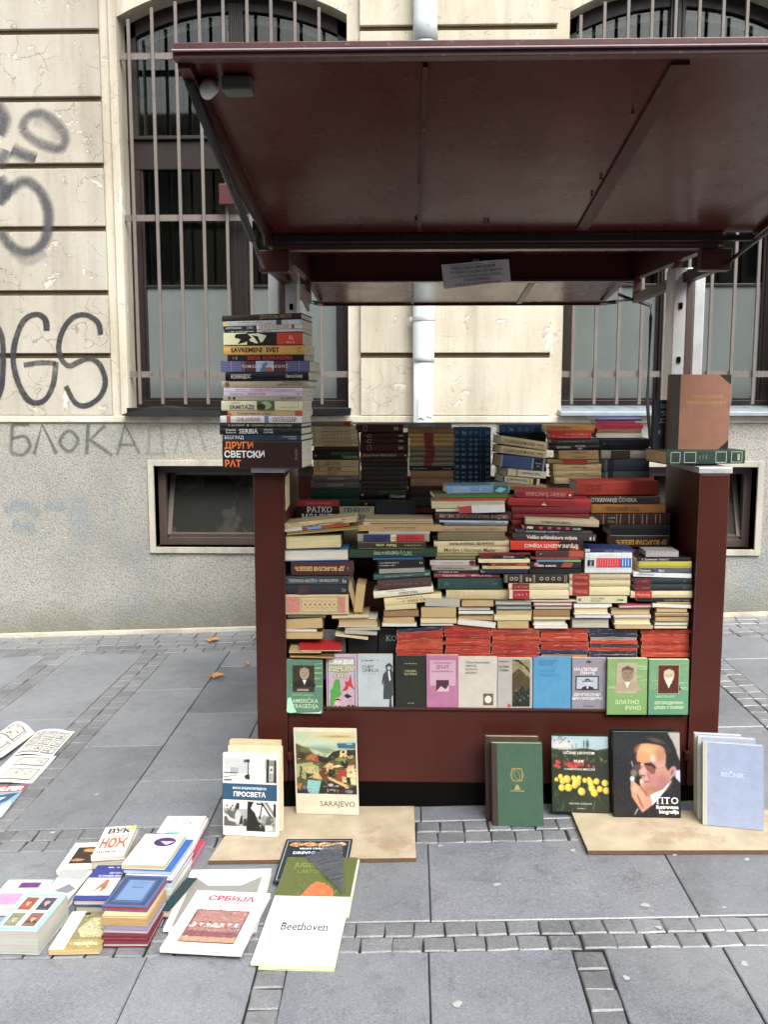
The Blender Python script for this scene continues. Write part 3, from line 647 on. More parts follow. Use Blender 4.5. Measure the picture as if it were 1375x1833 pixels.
for (xa, xb) in ((fx0, fx0+.035), (fx1-.035, fx1)):
    b_ = MB(); b_.hexa([(xa, YS+.041, zf0), (xb, YS+.041, zf0), (xb, YR-.001, zb0), (xa, YR-.001, zb0), (xa, YS+.041, zf1), (xb, YS+.041, zf1), (xb, YR-.001, zb1), (xa, YR-.001, zb1)]); b_.build('side_beam', RED, stall)
    zs, ze = zr, P(1160, 541, YR).z
    b_ = MB(); b_.box(xa-.03 if xa < 0 else xa-.045, xb+.045 if xa < 0 else xb+.03, YS-.008, YS+.05, zs, zf0-.0125); b_.build('bracket', RED, stall, bevel=.004)
    b_ = MB(); b_.hexa([(xa, YS+.051, zs), (xb, YS+.051, zs), (xb, YR-.001, ze), (xa, YR-.001, ze), (xa, YS+.051, zs+.04), (xb, YS+.051, zs+.04), (xb, YR-.001, ze+.04), (xa, YR-.001, ze+.04)]); b_.build('lower_side_rail', RED, stall)
    b_ = MB(); b_.box(xa+.003, xb-.003, YR, YR+.038, ze, zb0-.0125); b_.build('rear_stub', RED, stall)
    b_ = MB(); b_.box(xa+.004, xb-.004, 3.98, 4.0, zs+.03, zf0+.02); b_.build('rail_tie', RED, stall)
# raised front flap
Y0, Y1 = 3.44, 2.15
zh, ze_ = P(880, 424, Y0).z, P(880, 96, Y1).z
zet = P(880, 80, Y1-.02).z
ux0, ux1 = P(312, 100, Y1).x, P(312, 100, Y1).x+1.785
def flapz(y): return zh+(ze_-zh)*(Y0-y)/(Y0-Y1)
m_ = MB(); T_ = .035
m_.hexa([(ux0, Y1+.03, flapz(Y1+.03)+.012), (ux1, Y1+.03, flapz(Y1+.03)+.012), (ux1, Y0, zh+.012), (ux0, Y0, zh+.012), (ux0, Y1+.03, flapz(Y1+.03)+T_), (ux1, Y1+.03, flapz(Y1+.03)+T_), (ux1, Y0, zh+T_), (ux0, Y0, zh+T_)])
sk = m_.build('sheet', M['redflap'], stall); sk.name = 'canopy_sheet'
N = 26                                        # the underside sheet, very slightly dented
vs, fs = [], []
for i in range(N+1):
    for j in range(N+1):
        x = ux0+.03+(ux1-ux0-.06)*i/N; y = Y1+.035+(Y0-Y1-.06)*j/N
        vs.append(Vector((x, y, flapz(y)+.010+.0022*noise.noise(Vector((x*3, y*3, 1))))))
for i in range(N):
    for j in range(N): k = i*(N+1)+j; fs.append((k, k+1, k+N+2, k+N+1))
u_ = mesh('canopy_underside', vs, fs, M['redflap'], stall, True)
m_ = MB()
m_.box(ux0-.004, ux1+.004, Y1-.004, Y1+.026, ze_-.006, ze_+.0095); m_.box(ux0-.002, ux1+.002, Y1-.012, Y1+.02, ze_+.0115, ze_+.026); m_.build('canopy_front_edge', M['rededge'], stall, bevel=.002)
m_ = MB(); m_.box(ux0-.003, ux1+.003, Y1-.0145, Y1-.003, ze_+.0085, ze_+.0112); m_.build('edge_highlight', simple('painted_edge_highlight', 'b09a9c', .3), stall)  # pale strip painted in for the highlight along the canopy edge
for (a, b) in ((ux0, ux0+.028), (ux1-.028, ux1)):
    m_ = MB(); m_.hexa([(a, Y1+.027, flapz(Y1+.027)-.012), (b, Y1+.027, flapz(Y1+.027)-.012), (b, Y0, zh-.012), (a, Y0, zh-.012), (a, Y1+.027, flapz(Y1+.027)+.0115), (b, Y1+.027, flapz(Y1+.027)+.0115), (b, Y0, zh+.0115), (a, Y0, zh+.0115)]); m_.build('canopy_side_rim', RED, stall)
for xr, wd in ((.035, .012), (.612, .042)):
    m_ = MB(); ya, yb = Y1+.06, Y0-.06; m_.hexa([(xr-wd/2, ya, flapz(ya)+.001), (xr+wd/2, ya, flapz(ya)+.001), (xr+wd/2, yb, flapz(yb)+.001), (xr-wd/2, yb, flapz(yb)+.001), (xr-wd/2, ya, flapz(ya)+.0095), (xr+wd/2, ya, flapz(ya)+.0095), (xr+wd/2, yb, flapz(yb)+.0095), (xr-wd/2, yb, flapz(yb)+.0095)]); m_.build('canopy_rib', RED, stall)
for (px, py) in ((758, 232), (751, 330), (745, 395), (868, 400), (874, 400), (1133, 205), (1076, 322), (1060, 352)):
    r_ = ray(px, py); t_ = 0
    for _ in range(60):
        t_ += .06; q = CAM+r_*t_
        if q.y > Y1 and q.z > flapz(q.y): break
    t_ = (zh+(ze_-zh)*(Y0)/(Y0-Y1)-EYE)/(r_.z+r_.y*(ze_-zh)/(Y0-Y1)); q = CAM+r_*t_
    m_ = MB(); m_.tube([q-Vector((0, 0, .0005)), q+Vector((0, 0, .008))], .0045, 8); m_.build('rivet', M['steel'], stall)
m_ = MB(); m_.tube([(fx0+.01, YS-.02, zf1+.012), (fx1-.01, YS-.02, zf1+.012)], .02, 10); m_.build('hinge_seal', M['black'], stall, smooth=True)
m_ = MB(); m_.box(ux0+.03, ux1-.03, Y0-.03, Y0-.002, zh-.02, zh-.001); m_.build('canopy_rear_rim', M['black'], stall)
# gas struts of the front flap
A, B = P(330, 128, 2.2), P(479, 483, 3.44); A.x = ux0+.008; B.x = fx0-.012
def strut(A, B, f=.5, r=.011):
    C_ = A.lerp(B, f); m_ = MB(); m_.tube([A, C_], r, 10); o = m_.build('gas_strut', M['black'], stall, smooth=True)
    m_ = MB(); m_.tube([C_, B], r*.6, 10); o = m_.build('strut_rod', M['steel'] if f < .9 else M['black'], stall, smooth=True)
strut(Vector((ux0+.012, 2.23, flapz(2.23)-.012)), Vector((fx0-.006, 3.42, zr+.01)), .78, .0125)
strut(Vector((ux1+.012, 2.75, flapz(2.75)-.005)), Vector((fx1+.02, YS+.0, zr+.03)), .35, .013)
m_ = MB(); m_.tube([Vector((ux0+.012, 2.25, flapz(2.25)-.02)), Vector((ux0+.006, 2.9, flapz(2.9)-.035)), Vector((ux0+.02, 3.3, flapz(3.3)-.03)), Vector((fx0, 3.43, zf0))], .006, 8); m_.build('flap_cable', M['black'], stall, smooth=True)
# lamp holder and junction box under the flap
p = Vector((ux0+.05, 2.26, flapz(2.26)-.012)); m_ = MB(); m_.tube([p+Vector((0, .03, .01)), p+Vector((0, 0, -.008)), p+Vector((0, -.012, -.022))], [.022, .02, .015], 14); m_.build('lamp_holder', M['white'], stall, smooth=True)
m_ = MB(); m_.box(p.x+.035, p.x+.105, 2.24, 2.3, flapz(2.24)-.03, flapz(2.24)+.004); m_.build('junction_box', simple('grey_box', '565a58', .4), stall, bevel=.006)
# rear flap
Y2 = 5.42
zr0, zr1 = zb0+.015, P(820, 543, Y2).z
m_ = MB(); m_.hexa([(fx0, YR+.05, zr0), (fx1-.03, YR+.05, zr0), (fx1-.03, Y2, zr1), (fx0, Y2, zr1), (fx0, YR+.05, zr0+.03), (fx1-.03, YR+.05, zr0+.03), (fx1-.03, Y2, zr1+.03), (fx0, Y2, zr1+.03)]); m_.build('rear_flap', M['redflap'], stall)
m_ = MB(); m_.box(fx0-.002, fx1-.028, Y2, Y2+.02, zr1-.012, zr1+.03); m_.build('rear_flap_edge', RED, stall)
for xr, wd in ((.02, .012), (.63, .03)):
    m_ = MB(); m_.hexa([(xr-wd/2, YR+.07, zr0-.006), (xr+wd/2, YR+.07, zr0-.006), (xr+wd/2, Y2-.01, zr1-.006), (xr-wd/2, Y2-.01, zr1-.006), (xr-wd/2, YR+.07, zr0-.001), (xr+wd/2, YR+.07, zr0-.001), (xr+wd/2, Y2-.01, zr1-.001), (xr-wd/2, Y2-.01, zr1-.001)]); m_.build('rear_flap_rib', RED, stall)
for s, xx in ((1, fx1-.05), (-1, fx0+.02)):
    strut(Vector((xx, Y2-.06, zr1-.01)), Vector((xx+.015*s, YR+.02, P(1160, 535, YR).z)), .5, .011)
m_ = MB(); q = P(1166, 536, YR-.02); m_.tube([q+Vector((-.10, .25, .05)), q+Vector((-.1, .1, .02)), q+Vector((0, 0, -.03)), q+Vector((.0, -.01, -.09)), q+Vector((0, 0, -.5)), P(1166, 800, 4.6)], .0085, 8); m_.build('hook_rod', M['black'], stall, smooth=True)
m_ = MB(); m_.tube([P(1138, 526, YR), P(1150, 520, YR-.02), P(1160, 532, YR)], .01, 8); m_.build('strut_joint', M['black'], stall, smooth=True)
m_ = MB(); a_, b_ = P(513, 465, YS+.03), P(552, 552, 4.5); m_.bar(a_, b_, .012, .03); m_.build('loose_slat', simple('worn_slat', '7a5a50', .5), stall)
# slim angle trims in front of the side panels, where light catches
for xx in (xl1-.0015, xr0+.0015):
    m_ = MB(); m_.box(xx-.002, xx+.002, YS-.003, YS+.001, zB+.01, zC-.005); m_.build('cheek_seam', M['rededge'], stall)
# wooden price label and paint run on the left cheek inside
m_ = MB(); a_ = P(505, 849, 3.50); b_ = P(517, 908, 3.60); xi = xl1+.003
m_.hexa([(xi, 3.485, b_.z), (xi+.002, 3.485, b_.z), (xi+.002, 3.60, b_.z+.012), (xi, 3.60, b_.z+.012), (xi, 3.485, a_.z-.01), (xi+.002, 3.485, a_.z-.01), (xi+.002, 3.60, a_.z), (xi, 3.60, a_.z)])
lb = m_.build('price_label', simple('old_label', 'e2d3a4', .7, var=.4, scale=50), None); tag(lb, 'yellowed paper strip with faded writing stuck inside the left cheek', 'label')
# red box behind the flap edge is the wall sign; trampled leaves
M['leaf'] = simple('dry_leaf', 'c98a4e', .6, var=.4, scale=60)
def leaf(px, py, s, rot, desc):
    c = GP(px, py, .006); vs = [Vector((0, 0, .006))]; N = 22
    for k in range(N):
        a = 2*math.pi*k/N; r = s*(.55+.45*abs(math.sin(a*2.5+.3)))*(1.15 if k % 2 else .8)
        x, y = r*math.cos(a+rot), r*math.sin(a+rot)*.9; vs.append(Vector((x, y, SLOPE*x+.004+.012*abs(math.sin(a*1.5+rot)))))
    o = mesh('fallen_leaf', vs, [(0, 1+k, 1+(k+1) % N) for k in range(N)], M['leaf']); o.location = c
    b = MB(); b.tube([Vector((0, 0, .004)), Vector((s*1.3*math.cos(rot+2), s*1.3*math.sin(rot+2), .002))], .0015, 5); b.build('leaf_stalk', M['leaf'], o, rel=False)
    tag(o, desc, 'leaf', 'fallen autumn leaves')
leaf(380, 1147, .055, .2, 'orange brown dry leaf on the small setts close to the wall')
leaf(387, 1211, .05, 1.4, 'pale orange dry leaf lying on a slab joint left of the stall')
leaf(443, 1190, .022, 2.2, 'tiny dry leaf fragment beside the left stall cheek')
# notice hanging from the rear beam
def paper(name, px_pts, Y, m): vs = [P(a, b, Y+d) for a, b, d in px_pts]; return vs
nt_ = empty('paper_notice', P(853, 490, YR-.03), 'white printed notice sheet hanging crooked from the rear roof beam', 'notice')
vs = []; q00, q10, q01, q11 = P(795, 517, YR-.03), P(915, 503, YR-.03), P(790, 474, YR-.03), P(911, 464, YR-.03)
N = 8
for i in range(N+1):
    for j in range(3):
        a = q00.lerp(q10, i/N); b = q01.lerp(q11, i/N); v = a.lerp(b, j/2); v.y += .008*math.sin(i*.9)-.004*j; vs.append(v)
fs = [(3*i+j, 3*i+3+j, 3*i+4+j, 3*i+1+j) for i in range(N) for j in range(2)]
mesh('sheet', vs, fs, simple('notice_paper', 'ecebf2', .5, var=.1), nt_, True)
m_ = MB(); q = P(853, 466, YR-.035); m_.box(q.x-.015, q.x+.015, YR-.02, YR-.001, q.z-.03, q.z+.01); m_.build('tape', simple('clear_tape', 'a8a09c', .3), nt_)
# boards on the ground
M['board'] = simple('pale_board', 'b7a88f', .65, var=.55, scale=9, wear=('8a7458', 5, .56, .5), bump=.3, bscale=120)
M['boardedge'] = simple('board_edge', '6b4f35', .9, var=.6, scale=90)
def board(nl, nr, fl, fr, th_, label):
    t = [GP(*nl, th_), GP(*nr, th_), GP(*fr, th_), GP(*fl, th_)]; dn = Vector((0, 0, -th_+.002))
    r = empty('wooden_board', t[0]+dn, label, 'board', 'pale boards under the books in front of the stall')
    top = [v.copy() for v in t]; bt = [v+dn for v in t]; e = Vector((0, 0, -.0015))
    mesh('board_core', bt+[v+e for v in top], [(3, 2, 1, 0), (0, 1, 5, 4), (1, 2, 6, 5), (2, 3, 7, 6), (3, 0, 4, 7)], M['boardedge'], r)
    mesh('board_face', [v+e for v in top]+top, [(4, 5, 6, 7), (0, 1, 5, 4), (1, 2, 6, 5), (2, 3, 7, 6), (3, 0, 4, 7)], M['board'], r)
    return r
board((373, 1540), (745, 1535), (437, 1444), (741, 1443), .018, 'pale wooden board on the setts below the left half of the stall')
board((1053, 1522), (1402, 1521), (1023, 1452), (1402, 1450), .018, 'pale wooden board on the setts below the right half of the stall')
# ================================================================== lettering and printed covers
_H = [None]
def textgeo(s, serif=False, bold=0, space=1.0):
    key = (s, serif, bold, space)
    if key in TG: return TG[key]
    c = bpy.data.curves.new('t', 'FONT'); c.body = s; c.size = 1; c.resolution_u = 2; c.offset = bold; c.space_character = space
    o = bpy.data.objects.new('t', c); me = bpy.data.meshes.new_from_object(o)
    v = [(p.co.x, p.co.y) for p in me.vertices]; f = [tuple(p.vertices) for p in me.polygons]
    if serif and v:
        cap = 0.73; cnt = {}
        for p in f:
            for i in range(len(p)):
                e = tuple(sorted((p[i], p[(i+1) % len(p)]))); cnt[e] = cnt.get(e, 0)+1
        for (a, b), k in cnt.items():
            if k != 1: continue
            (xa, ya), (xb, yb) = v[a], v[b]
            if abs(ya-yb) < .004 and .05 < abs(xa-xb) < .17:
                lo = abs(ya) < .02
                if lo or ya > .5:
                    x0, x1 = min(xa, xb)-.085, max(xa, xb)+.085; y0, y1 = (ya-.001, ya+.06) if lo else (ya-.06, ya+.001); n = len(v)
                    v += [(x0, y0), (x1, y0), (x1, y1), (x0, y1)]; f.append((n, n+1, n+2, n+3))
    bpy.data.objects.remove(o); bpy.data.curves.remove(c); bpy.data.meshes.remove(me)
    TG[key] = (v, f); return TG[key]
TG = {}
CAP = None
def capheight():
    global CAP
    if CAP is None: v, f = textgeo('H'); CAP = max(y for x, y in v)
    return CAP
class Pr:
    """flat print in a rectangle W x H metres; coordinates 0..1 from the bottom left"""
    def __init__(s, W, H): s.W, s.H = W, H; s.v = []; s.f = []; s.c = []; s.k = 0; s.pic = []; s.sh = []; s.ras = []
    def add(s, pts, faces, col, pic=0):
        n = len(s.v); s.k += 1; d = .00005*s.k
        s.v += [(x, y, d) for x, y in pts]; c = bcol(col)
        for f in faces: s.f.append(tuple(n+i for i in f)); s.c.append(c); s.pic.append(pic)
        s.sh.append((list(pts), c) if len(faces) == 1 else ([], c))
    def rect(s, a, b, c, d, col, pic=0): s.add([(a*s.W, b*s.H), (c*s.W, b*s.H), (c*s.W, d*s.H), (a*s.W, d*s.H)], [(0, 1, 2, 3)], col, pic)
    def poly(s, pts, col, pic=0): s.add([(x*s.W, y*s.H) for x, y in pts], [tuple(range(len(pts)))], col, pic)
    def paint(s, a, b, c, d, n, size, jit=.3, seed=1, ang=None, asp=2.6):
        """cover the region with small brush marks taking the colour of whatever is drawn there"""
        r = random.Random(seed); sh = list(s.sh); out = []
        def inside(x, y, P_):
            k = False; j = len(P_)-1
            for i in range(len(P_)):
                if (P_[i][1] > y) != (P_[j][1] > y) and x < (P_[j][0]-P_[i][0])*(y-P_[i][1])/(P_[j][1]-P_[i][1])+P_[i][0]: k = not k
                j = i
            return k
        for _ in range(n):
            x, y = r.uniform(a, c)*s.W, r.uniform(b, d)*s.H
            for P_, col in reversed(sh):
                if P_ and inside(x, y, P_): break
            else: continue
            f = math.exp(r.gauss(0, jit)); t = r.gauss(0, jit*.25); l = size*s.W*r.uniform(.4, 1.3); w_ = l/asp; an = r.uniform(0, 3.14) if ang is None else ang+r.gauss(0, .4)
            ca, sa = math.cos(an), math.sin(an); q = [(-l, -w_*.6), (l*.8, -w_), (l, w_*.5), (-l*.7, w_)]
            out.append(([(min(max(x+(u*ca-v*sa)/2, a*s.W), c*s.W), min(max(y+(u*sa+v*ca)/2, b*s.H), d*s.H)) for u, v in q], (min(1, col[0]*f*(1+t)), min(1, col[1]*f), min(1, col[2]*f*(1-t)), 1)))
        for i, (q, cc) in enumerate(out):
            k0 = len(s.v); dd = .00005*(s.k+1)+.0000004*i; s.v += [(x, y, dd) for x, y in q]; s.f.append((k0, k0+1, k0+2, k0+3)); s.c.append(cc); s.pic.append(0)
        s.k += 3
    def ell(s, cx, cy, rx, ry, col, n=16, rot=0, pic=0):
        p = []
        for k in range(n):
            a = 2*math.pi*k/n; x, y = rx*math.cos(a), ry*math.sin(a); p.append(((cx+x*math.cos(rot)-y*math.sin(rot))*s.W, (cy*s.H)+(x*math.sin(rot)+y*math.cos(rot))*s.W))
        s.add(p, [tuple(range(n))], col, pic)
    def frame(s, a, b, c, d, t, col):
        tx, ty = t, t*s.W/s.H
        s.rect(a, b, c, b+ty, col); s.rect(a, d-ty, c, d, col); s.rect(a, b+ty, a+tx, d-ty, col); s.rect(c-tx, b+ty, c, d-ty, col)
    def text(s, t, x, y, h, col, al='c', serif=False, bold=0, maxw=None, flip=False, shear=0, space=1.0, rot=0):
        """h: cap height as share of H; (x, y) anchor on the middle of the cap height"""
        v, f = textgeo(t, serif, bold+.006 if h*s.H < .02 else bold, space)
        if not v: return
        sc = h*s.H/capheight(); x0 = min(p[0] for p in v); x1 = max(p[0] for p in v); wd = (x1-x0)*sc; sx_ = sc
        if maxw and wd > maxw*(s.W if not rot else s.H): sx_ = sc*maxw*(s.W if not rot else s.H)/wd; wd = maxw*(s.W if not rot else s.H)
        off = {'l': 0, 'c': -wd/2, 'r': -wd}[al]; pts = []
        for (a, b) in v:
            px, py = (a-x0)*sx_+off+shear*b*sc, b*sc-h*s.H/2
            if flip: px, py = -px, -py
            if rot: px, py = -py*rot, px*rot
            pts.append((x*s.W+px, y*s.H+py))
        s.add(pts, f, col)
    def marks(s, x0, x1, y, h, col, seed=0, dens=1.0):
        """small unreadable print: short strokes of uneven height"""
        r = random.Random(seed+int(x0*1000)+int(y*977)); x = x0*s.W; hh = h*s.H; pts, fs = [], []
        while x < x1*s.W:
            w_ = hh*r.uniform(.18, .5)
            if r.random() < .86:
                t = hh*r.uniform(.55, 1); y0 = y*s.H-hh/2; n = len(pts); pts += [(x, y0), (x+w_, y0), (x+w_, y0+t), (x, y0+t)]; fs.append((n, n+1, n+2, n+3))
            x += w_+hh*r.uniform(.12, .3)
            if r.random() < .13: x += hh*.5
        if fs: s.add(pts, fs, col)
    def soft(s, a, b, c, d, bgc, shapes, nx=72, ny=90, grain=.06, seed=1):
        """a printed photograph: soft-edged patches; shapes are ('e', cx, cy, rx, ry, rot, col, soft) or ('p', pts, col, soft)"""
        import numpy as np
        u, v = np.meshgrid(np.linspace(0, 1, nx+1), np.linspace(0, 1, ny+1)); C = np.zeros(u.shape+(3,)); C[:] = bcol(bgc)[:3]; ar = (d-b)*s.H/((c-a)*s.W); rg = np.random.RandomState(seed)
        for sh in shapes:
            if sh[0] == 'e':
                _, cx, cy, rx, ry, rot, col, sf = sh; x, y = u-cx, (v-cy)*ar; X_, Y_ = x*math.cos(rot)+y*math.sin(rot), -x*math.sin(rot)+y*math.cos(rot); sd = (1-np.sqrt((X_/rx)**2+(Y_/ry)**2))*min(rx, ry)
            else:
                _, pts, col, sf = sh; sd = np.full(u.shape, 9.); ins = np.zeros(u.shape, bool); n = len(pts)
                for i in range(n):
                    x0, y0 = pts[i]; x1, y1 = pts[(i+1) % n]; y0 *= ar; y1 *= ar; Y_ = v*ar; dx, dy = x1-x0, y1-y0
                    t = np.clip(((u-x0)*dx+(Y_-y0)*dy)/(dx*dx+dy*dy+1e-12), 0, 1); sd = np.minimum(sd, np.hypot(u-x0-t*dx, Y_-y0-t*dy))
                    if y0 != y1: ins ^= ((y0 > Y_) != (y1 > Y_)) & (u < dx*(Y_-y0)/dy+x0)
                sd = np.where(ins, sd, -sd)
            al = np.clip(sd/sf+.5, 0, 1)[..., None]; C = C*(1-al)+np.array(bcol(col)[:3])*al
        C *= np.exp(rg.normal(0, grain, u.shape))[..., None]; s.k += 1; dd = .00005*s.k
        vs = [((a+(c-a)*x)*s.W, (b+(d-b)*y)*s.H, dd) for x, y in zip(u.ravel(), v.ravel())]
        s.ras.append((vs, [(j*(nx+1)+i, j*(nx+1)+i+1, (j+1)*(nx+1)+i+1, (j+1)*(nx+1)+i) for j in range(ny) for i in range(nx)], C.reshape(-1, 3)))
    def build(s, name, parent, fn):
        for vs, fs, C in s.ras:
            me = bpy.data.meshes.new('cover_picture'); me.from_pydata([tuple(fn(*p)) for p in vs], [], fs); ca = me.color_attributes.new('Col', 'FLOAT_COLOR', 'POINT'); buf = []
            for q in C: buf += [float(q[0]), float(q[1]), float(q[2]), 1.]
            ca.data.foreach_set('color', buf); me.materials.append(M['print']); o = bpy.data.objects.new('cover_picture', me); COL.objects.link(o); o.parent = parent
        if not s.f: return None
        me = bpy.data.meshes.new(name); me.from_pydata([tuple(fn(*p)) for p in s.v], [], s.f); me.update()
        ca = me.color_attributes.new('Col', 'FLOAT_COLOR', 'CORNER'); i = 0; buf = []
        for p, c in zip(me.polygons, s.c): buf += list(c)*p.loop_total
        ca.data.foreach_set('color', buf)
        me.materials.append(M['print']); me.materials.append(M['picture']); me.polygons.foreach_set('material_index', s.pic)
        o = bpy.data.objects.new(name, me); COL.objects.link(o); o.parent = parent; return o
# ================================================================== books
BOOKS = []; BOOST = [1.0]
def bcol(h):
    c = lin(h) if isinstance(h, str) else h; m = .3*c[0]+.5*c[1]+.2*c[2]
    return tuple(min(.84, (max(x+(m-x)*.1, 0)**1.12)*1.18*BOOST[0]) for x in c[:3])+(1,)
def shade(c, f): return tuple(min(1, x*f) for x in c[:3])+(1,)
def make_book(o, eL, eD, eT, L, D, T, col, kind='hard', pages='ded3b8', base=(0, 0, 0), name='book', mat=None, spine=None):
    """frame: L along the spine, D away from the spine, T through the thickness; front cover at T=0"""
    mw = Matrix(((eL.x, eD.x, eT.x, 0), (eL.y, eD.y, eT.y, 0), (eL.z, eD.z, eT.z, 0), (0, 0, 0, 1)))
    b = Vector(base); org = o + eL*b.x+eD*b.y+eT*b.z
    mw = Matrix.Translation(org) @ mw
    r = empty(name, mw=mw)
    hard = kind != 'soft'; tb = min(.0026 if hard else .0008, T*.18); ts = tb*(1.1 if hard else 1); e = .0035 if hard else .0006
    rr = min(T*.28, .006) if hard else min(T*.1, .0012); rd = rr*(.55 if hard else .8)
    bow = (.0012 if hard else 0)
    prof = [(D, 0), (rd, 0), (rd*.3, rr*.3), (0, rr), (-bow, T/2), (0, T-rr), (rd*.3, T-rr*.3), (rd, T), (D, T), (D, T-tb), (ts+rd, T-tb), (ts, T-tb-rr*.6), (ts, tb+rr*.6), (ts+rd, tb), (D, tb)]
    n = len(prof); vs = []
    segs = 3
    rnd = random.Random(int((abs(org.x)*7919+abs(org.z)*104729)*1000)); wv = [rnd.uniform(-.0006, .0006) for _ in range(segs+1)]
    for k in range(segs+1):
        l = L*k/segs
        vs += [(l-b.x, d-b.y+(wv[k] if i < 9 or i > 13 else 0)*(1 if d > D*.5 else 0), t-b.z) for i, (d, t) in enumerate(prof)]
    fs = [tuple(range(n)), tuple(segs*n+i for i in range(n))[::-1]]
    for k in range(segs):
        for i in range(n): fs.append((k*n+i, (k+1)*n+i, (k+1)*n+(i+1) % n, k*n+(i+1) % n))
    c = mesh('cover', vs, fs, mat or (M['cloth'] if kind == 'hard' else M['gloss'] if kind == 'gloss' else M['paper']), r, rel=False)
    c.color = bcol(col)
    g_ = .0003; d1 = D-e; cc = (.0018 if hard and T > .018 else 0)
    pv = []
    prof2 = [(ts+g_, tb+g_), (d1, tb+g_), (d1-cc*.7, tb+(T-2*tb)*.25), (d1-cc, T/2), (d1-cc*.7, tb+(T-2*tb)*.75), (d1, T-tb-g_), (ts+g_, T-tb-g_)]
    m_ = len(prof2)
    for l in (e, L-e): pv += [(l-b.x, d-b.y, t-b.z) for d, t in prof2]
    pf = [tuple(range(m_)), tuple(m_+i for i in range(m_))[::-1]]+[(i, m_+i, m_+(i+1) % m_, (i+1) % m_) for i in range(m_)]
    p = mesh('page_block', pv, pf, M['pages'], r, rel=False); p.color = tuple(min(.86, x*1.12*BOOST[0]) for x in lin(pages)[:3])+(1,)
    if spine:                                   # separate spine cloth (half-bound books)
        w_ = spine[1]; sp = [(w_, -.0006), (rd, -.0006), (rd*.2, rr*.2), (-.0007, rr), (-.0007-bow, T/2), (-.0007, T-rr), (rd*.2, T-rr*.2), (rd, T+.0006), (w_, T+.0006), (w_, T-.0002), (w_, .0002)]
        k = len(sp)-2; sv = [(l-b.x, d-b.y, t-b.z) for l in (-.0004, L+.0004) for d, t in sp[:k]]
        s_ = mesh('spine_cloth', sv, [(i, i+1, k+i+1, k+i) for i in range(k-1)], M['cloth'], r, rel=False); s_.color = bcol(spine[0])
    r['_fn'] = 0
    return r, mw, b
def front_map(b, off=0): return lambda u, v, d: (v-b.x, u-b.y, -b.z-.0004-d+off)
def spine_map(b, T, hard=True): return lambda u, v, d: (u-b.x, -b.y-(.0016 if hard else .0003)-d, v-b.z)
REG = {}
def register(r, desc, stack=None, order=None, group=None):
    BOOKS.append(dict(r=r, desc=desc, stack=stack, order=order, group=group))
def spine_book(stack, order, x0, x1, yt, yb, Y, col, desc, kind='hard', dy=0, yaw=0, D=.15, mode='spine', pages='d8cbab', dec=None, txt=None, mat=None, prt=None, gap=.0003):
    ym = (yt+yb)/2; a, c = P(x0, ym-dy/2, Y), P(x1, ym+dy/2, Y)
    T = P(x0, yt, Y).z-P(x0, yb, Y).z-gap
    ex = (c-a); L = ex.length/math.cos(yaw); ex.normalize()
    if yaw: ex = (Matrix.Rotation(yaw, 3, 'Z') @ ex).normalized()
    ez = Vector((0, 0, 1)); ey = ez.cross(ex).normalized(); ez = ex.cross(ey)
    o = a-ez*(T/2)
    if mode == 'spine': r, mw, b = make_book(o, ex, ey, ez, L, D, T, col, kind, pages, (L/2, D/2, 0), mat=mat)
    else: r, mw, b = make_book(o+ex*L+ey*D, -ex, -ey, ez, L, D, T, col, kind, pages, (L/2, D/2, 0), mat=mat)
    pr = Pr(L, T)
    if dec: dec(pr)
    for t in (txt or []):
        t = dict(t); s = t.pop('s'); pr.text(s, t.pop('x', .5), t.pop('y', .5), t.pop('h', .5), t.pop('c', 'd8d0b8'), **t)
    if mode == 'spine': pr.build('spine_print', r, spine_map(b, T, kind != 'soft'))
    register(r, desc, stack, order)
    return r
def S(name, Y, items, D=.15, start=1, **kw):
    BOOST[0] = {'rear1': 1.5, 'rear2': 1.5, 'rear3': 1.45, 'rear4': 1.4, 'tower': 1.2}.get(name, 1.25 if name.startswith('rear') else 1.1)
    _S(name, Y, items, D, start, **kw); BOOST[0] = 1.0
def _S(name, Y, items, D=.15, start=1, **kw):
    """a stack, top first: (x0, x1, ytop, ybottom, colour, description, options)"""
    for i, it in enumerate(items):
        o = dict(D=D*random.uniform(.9, 1.04)); o.update(kw); o.update(it[6] if len(it) > 6 else {}); y_ = o.pop('Y', Y+random.uniform(-.003, .003))
        spine_book(name, start+i, it[0], it[1], it[2], it[3], y_, it[4], it[5], **o)
def T(s, x=.5, h=.5, c='d8d0b8', **k): return dict(s=s, x=x, h=h, c=c, **k)
def bands(*bs):
    return lambda p: [p.rect(a, .02, b_, .98, c) for a, b_, c in bs]
def mk(*ms): return lambda p: [p.marks(a, b_, y, h, c, 3) for a, b_, y, h, c in ms]
def both(*fs): return lambda p: [f(p) for f in fs]
WT, CR, GD, BK = 'dcd8cc', 'd9c9a0', 'b89a58', '181614'
PZ = 'soft'
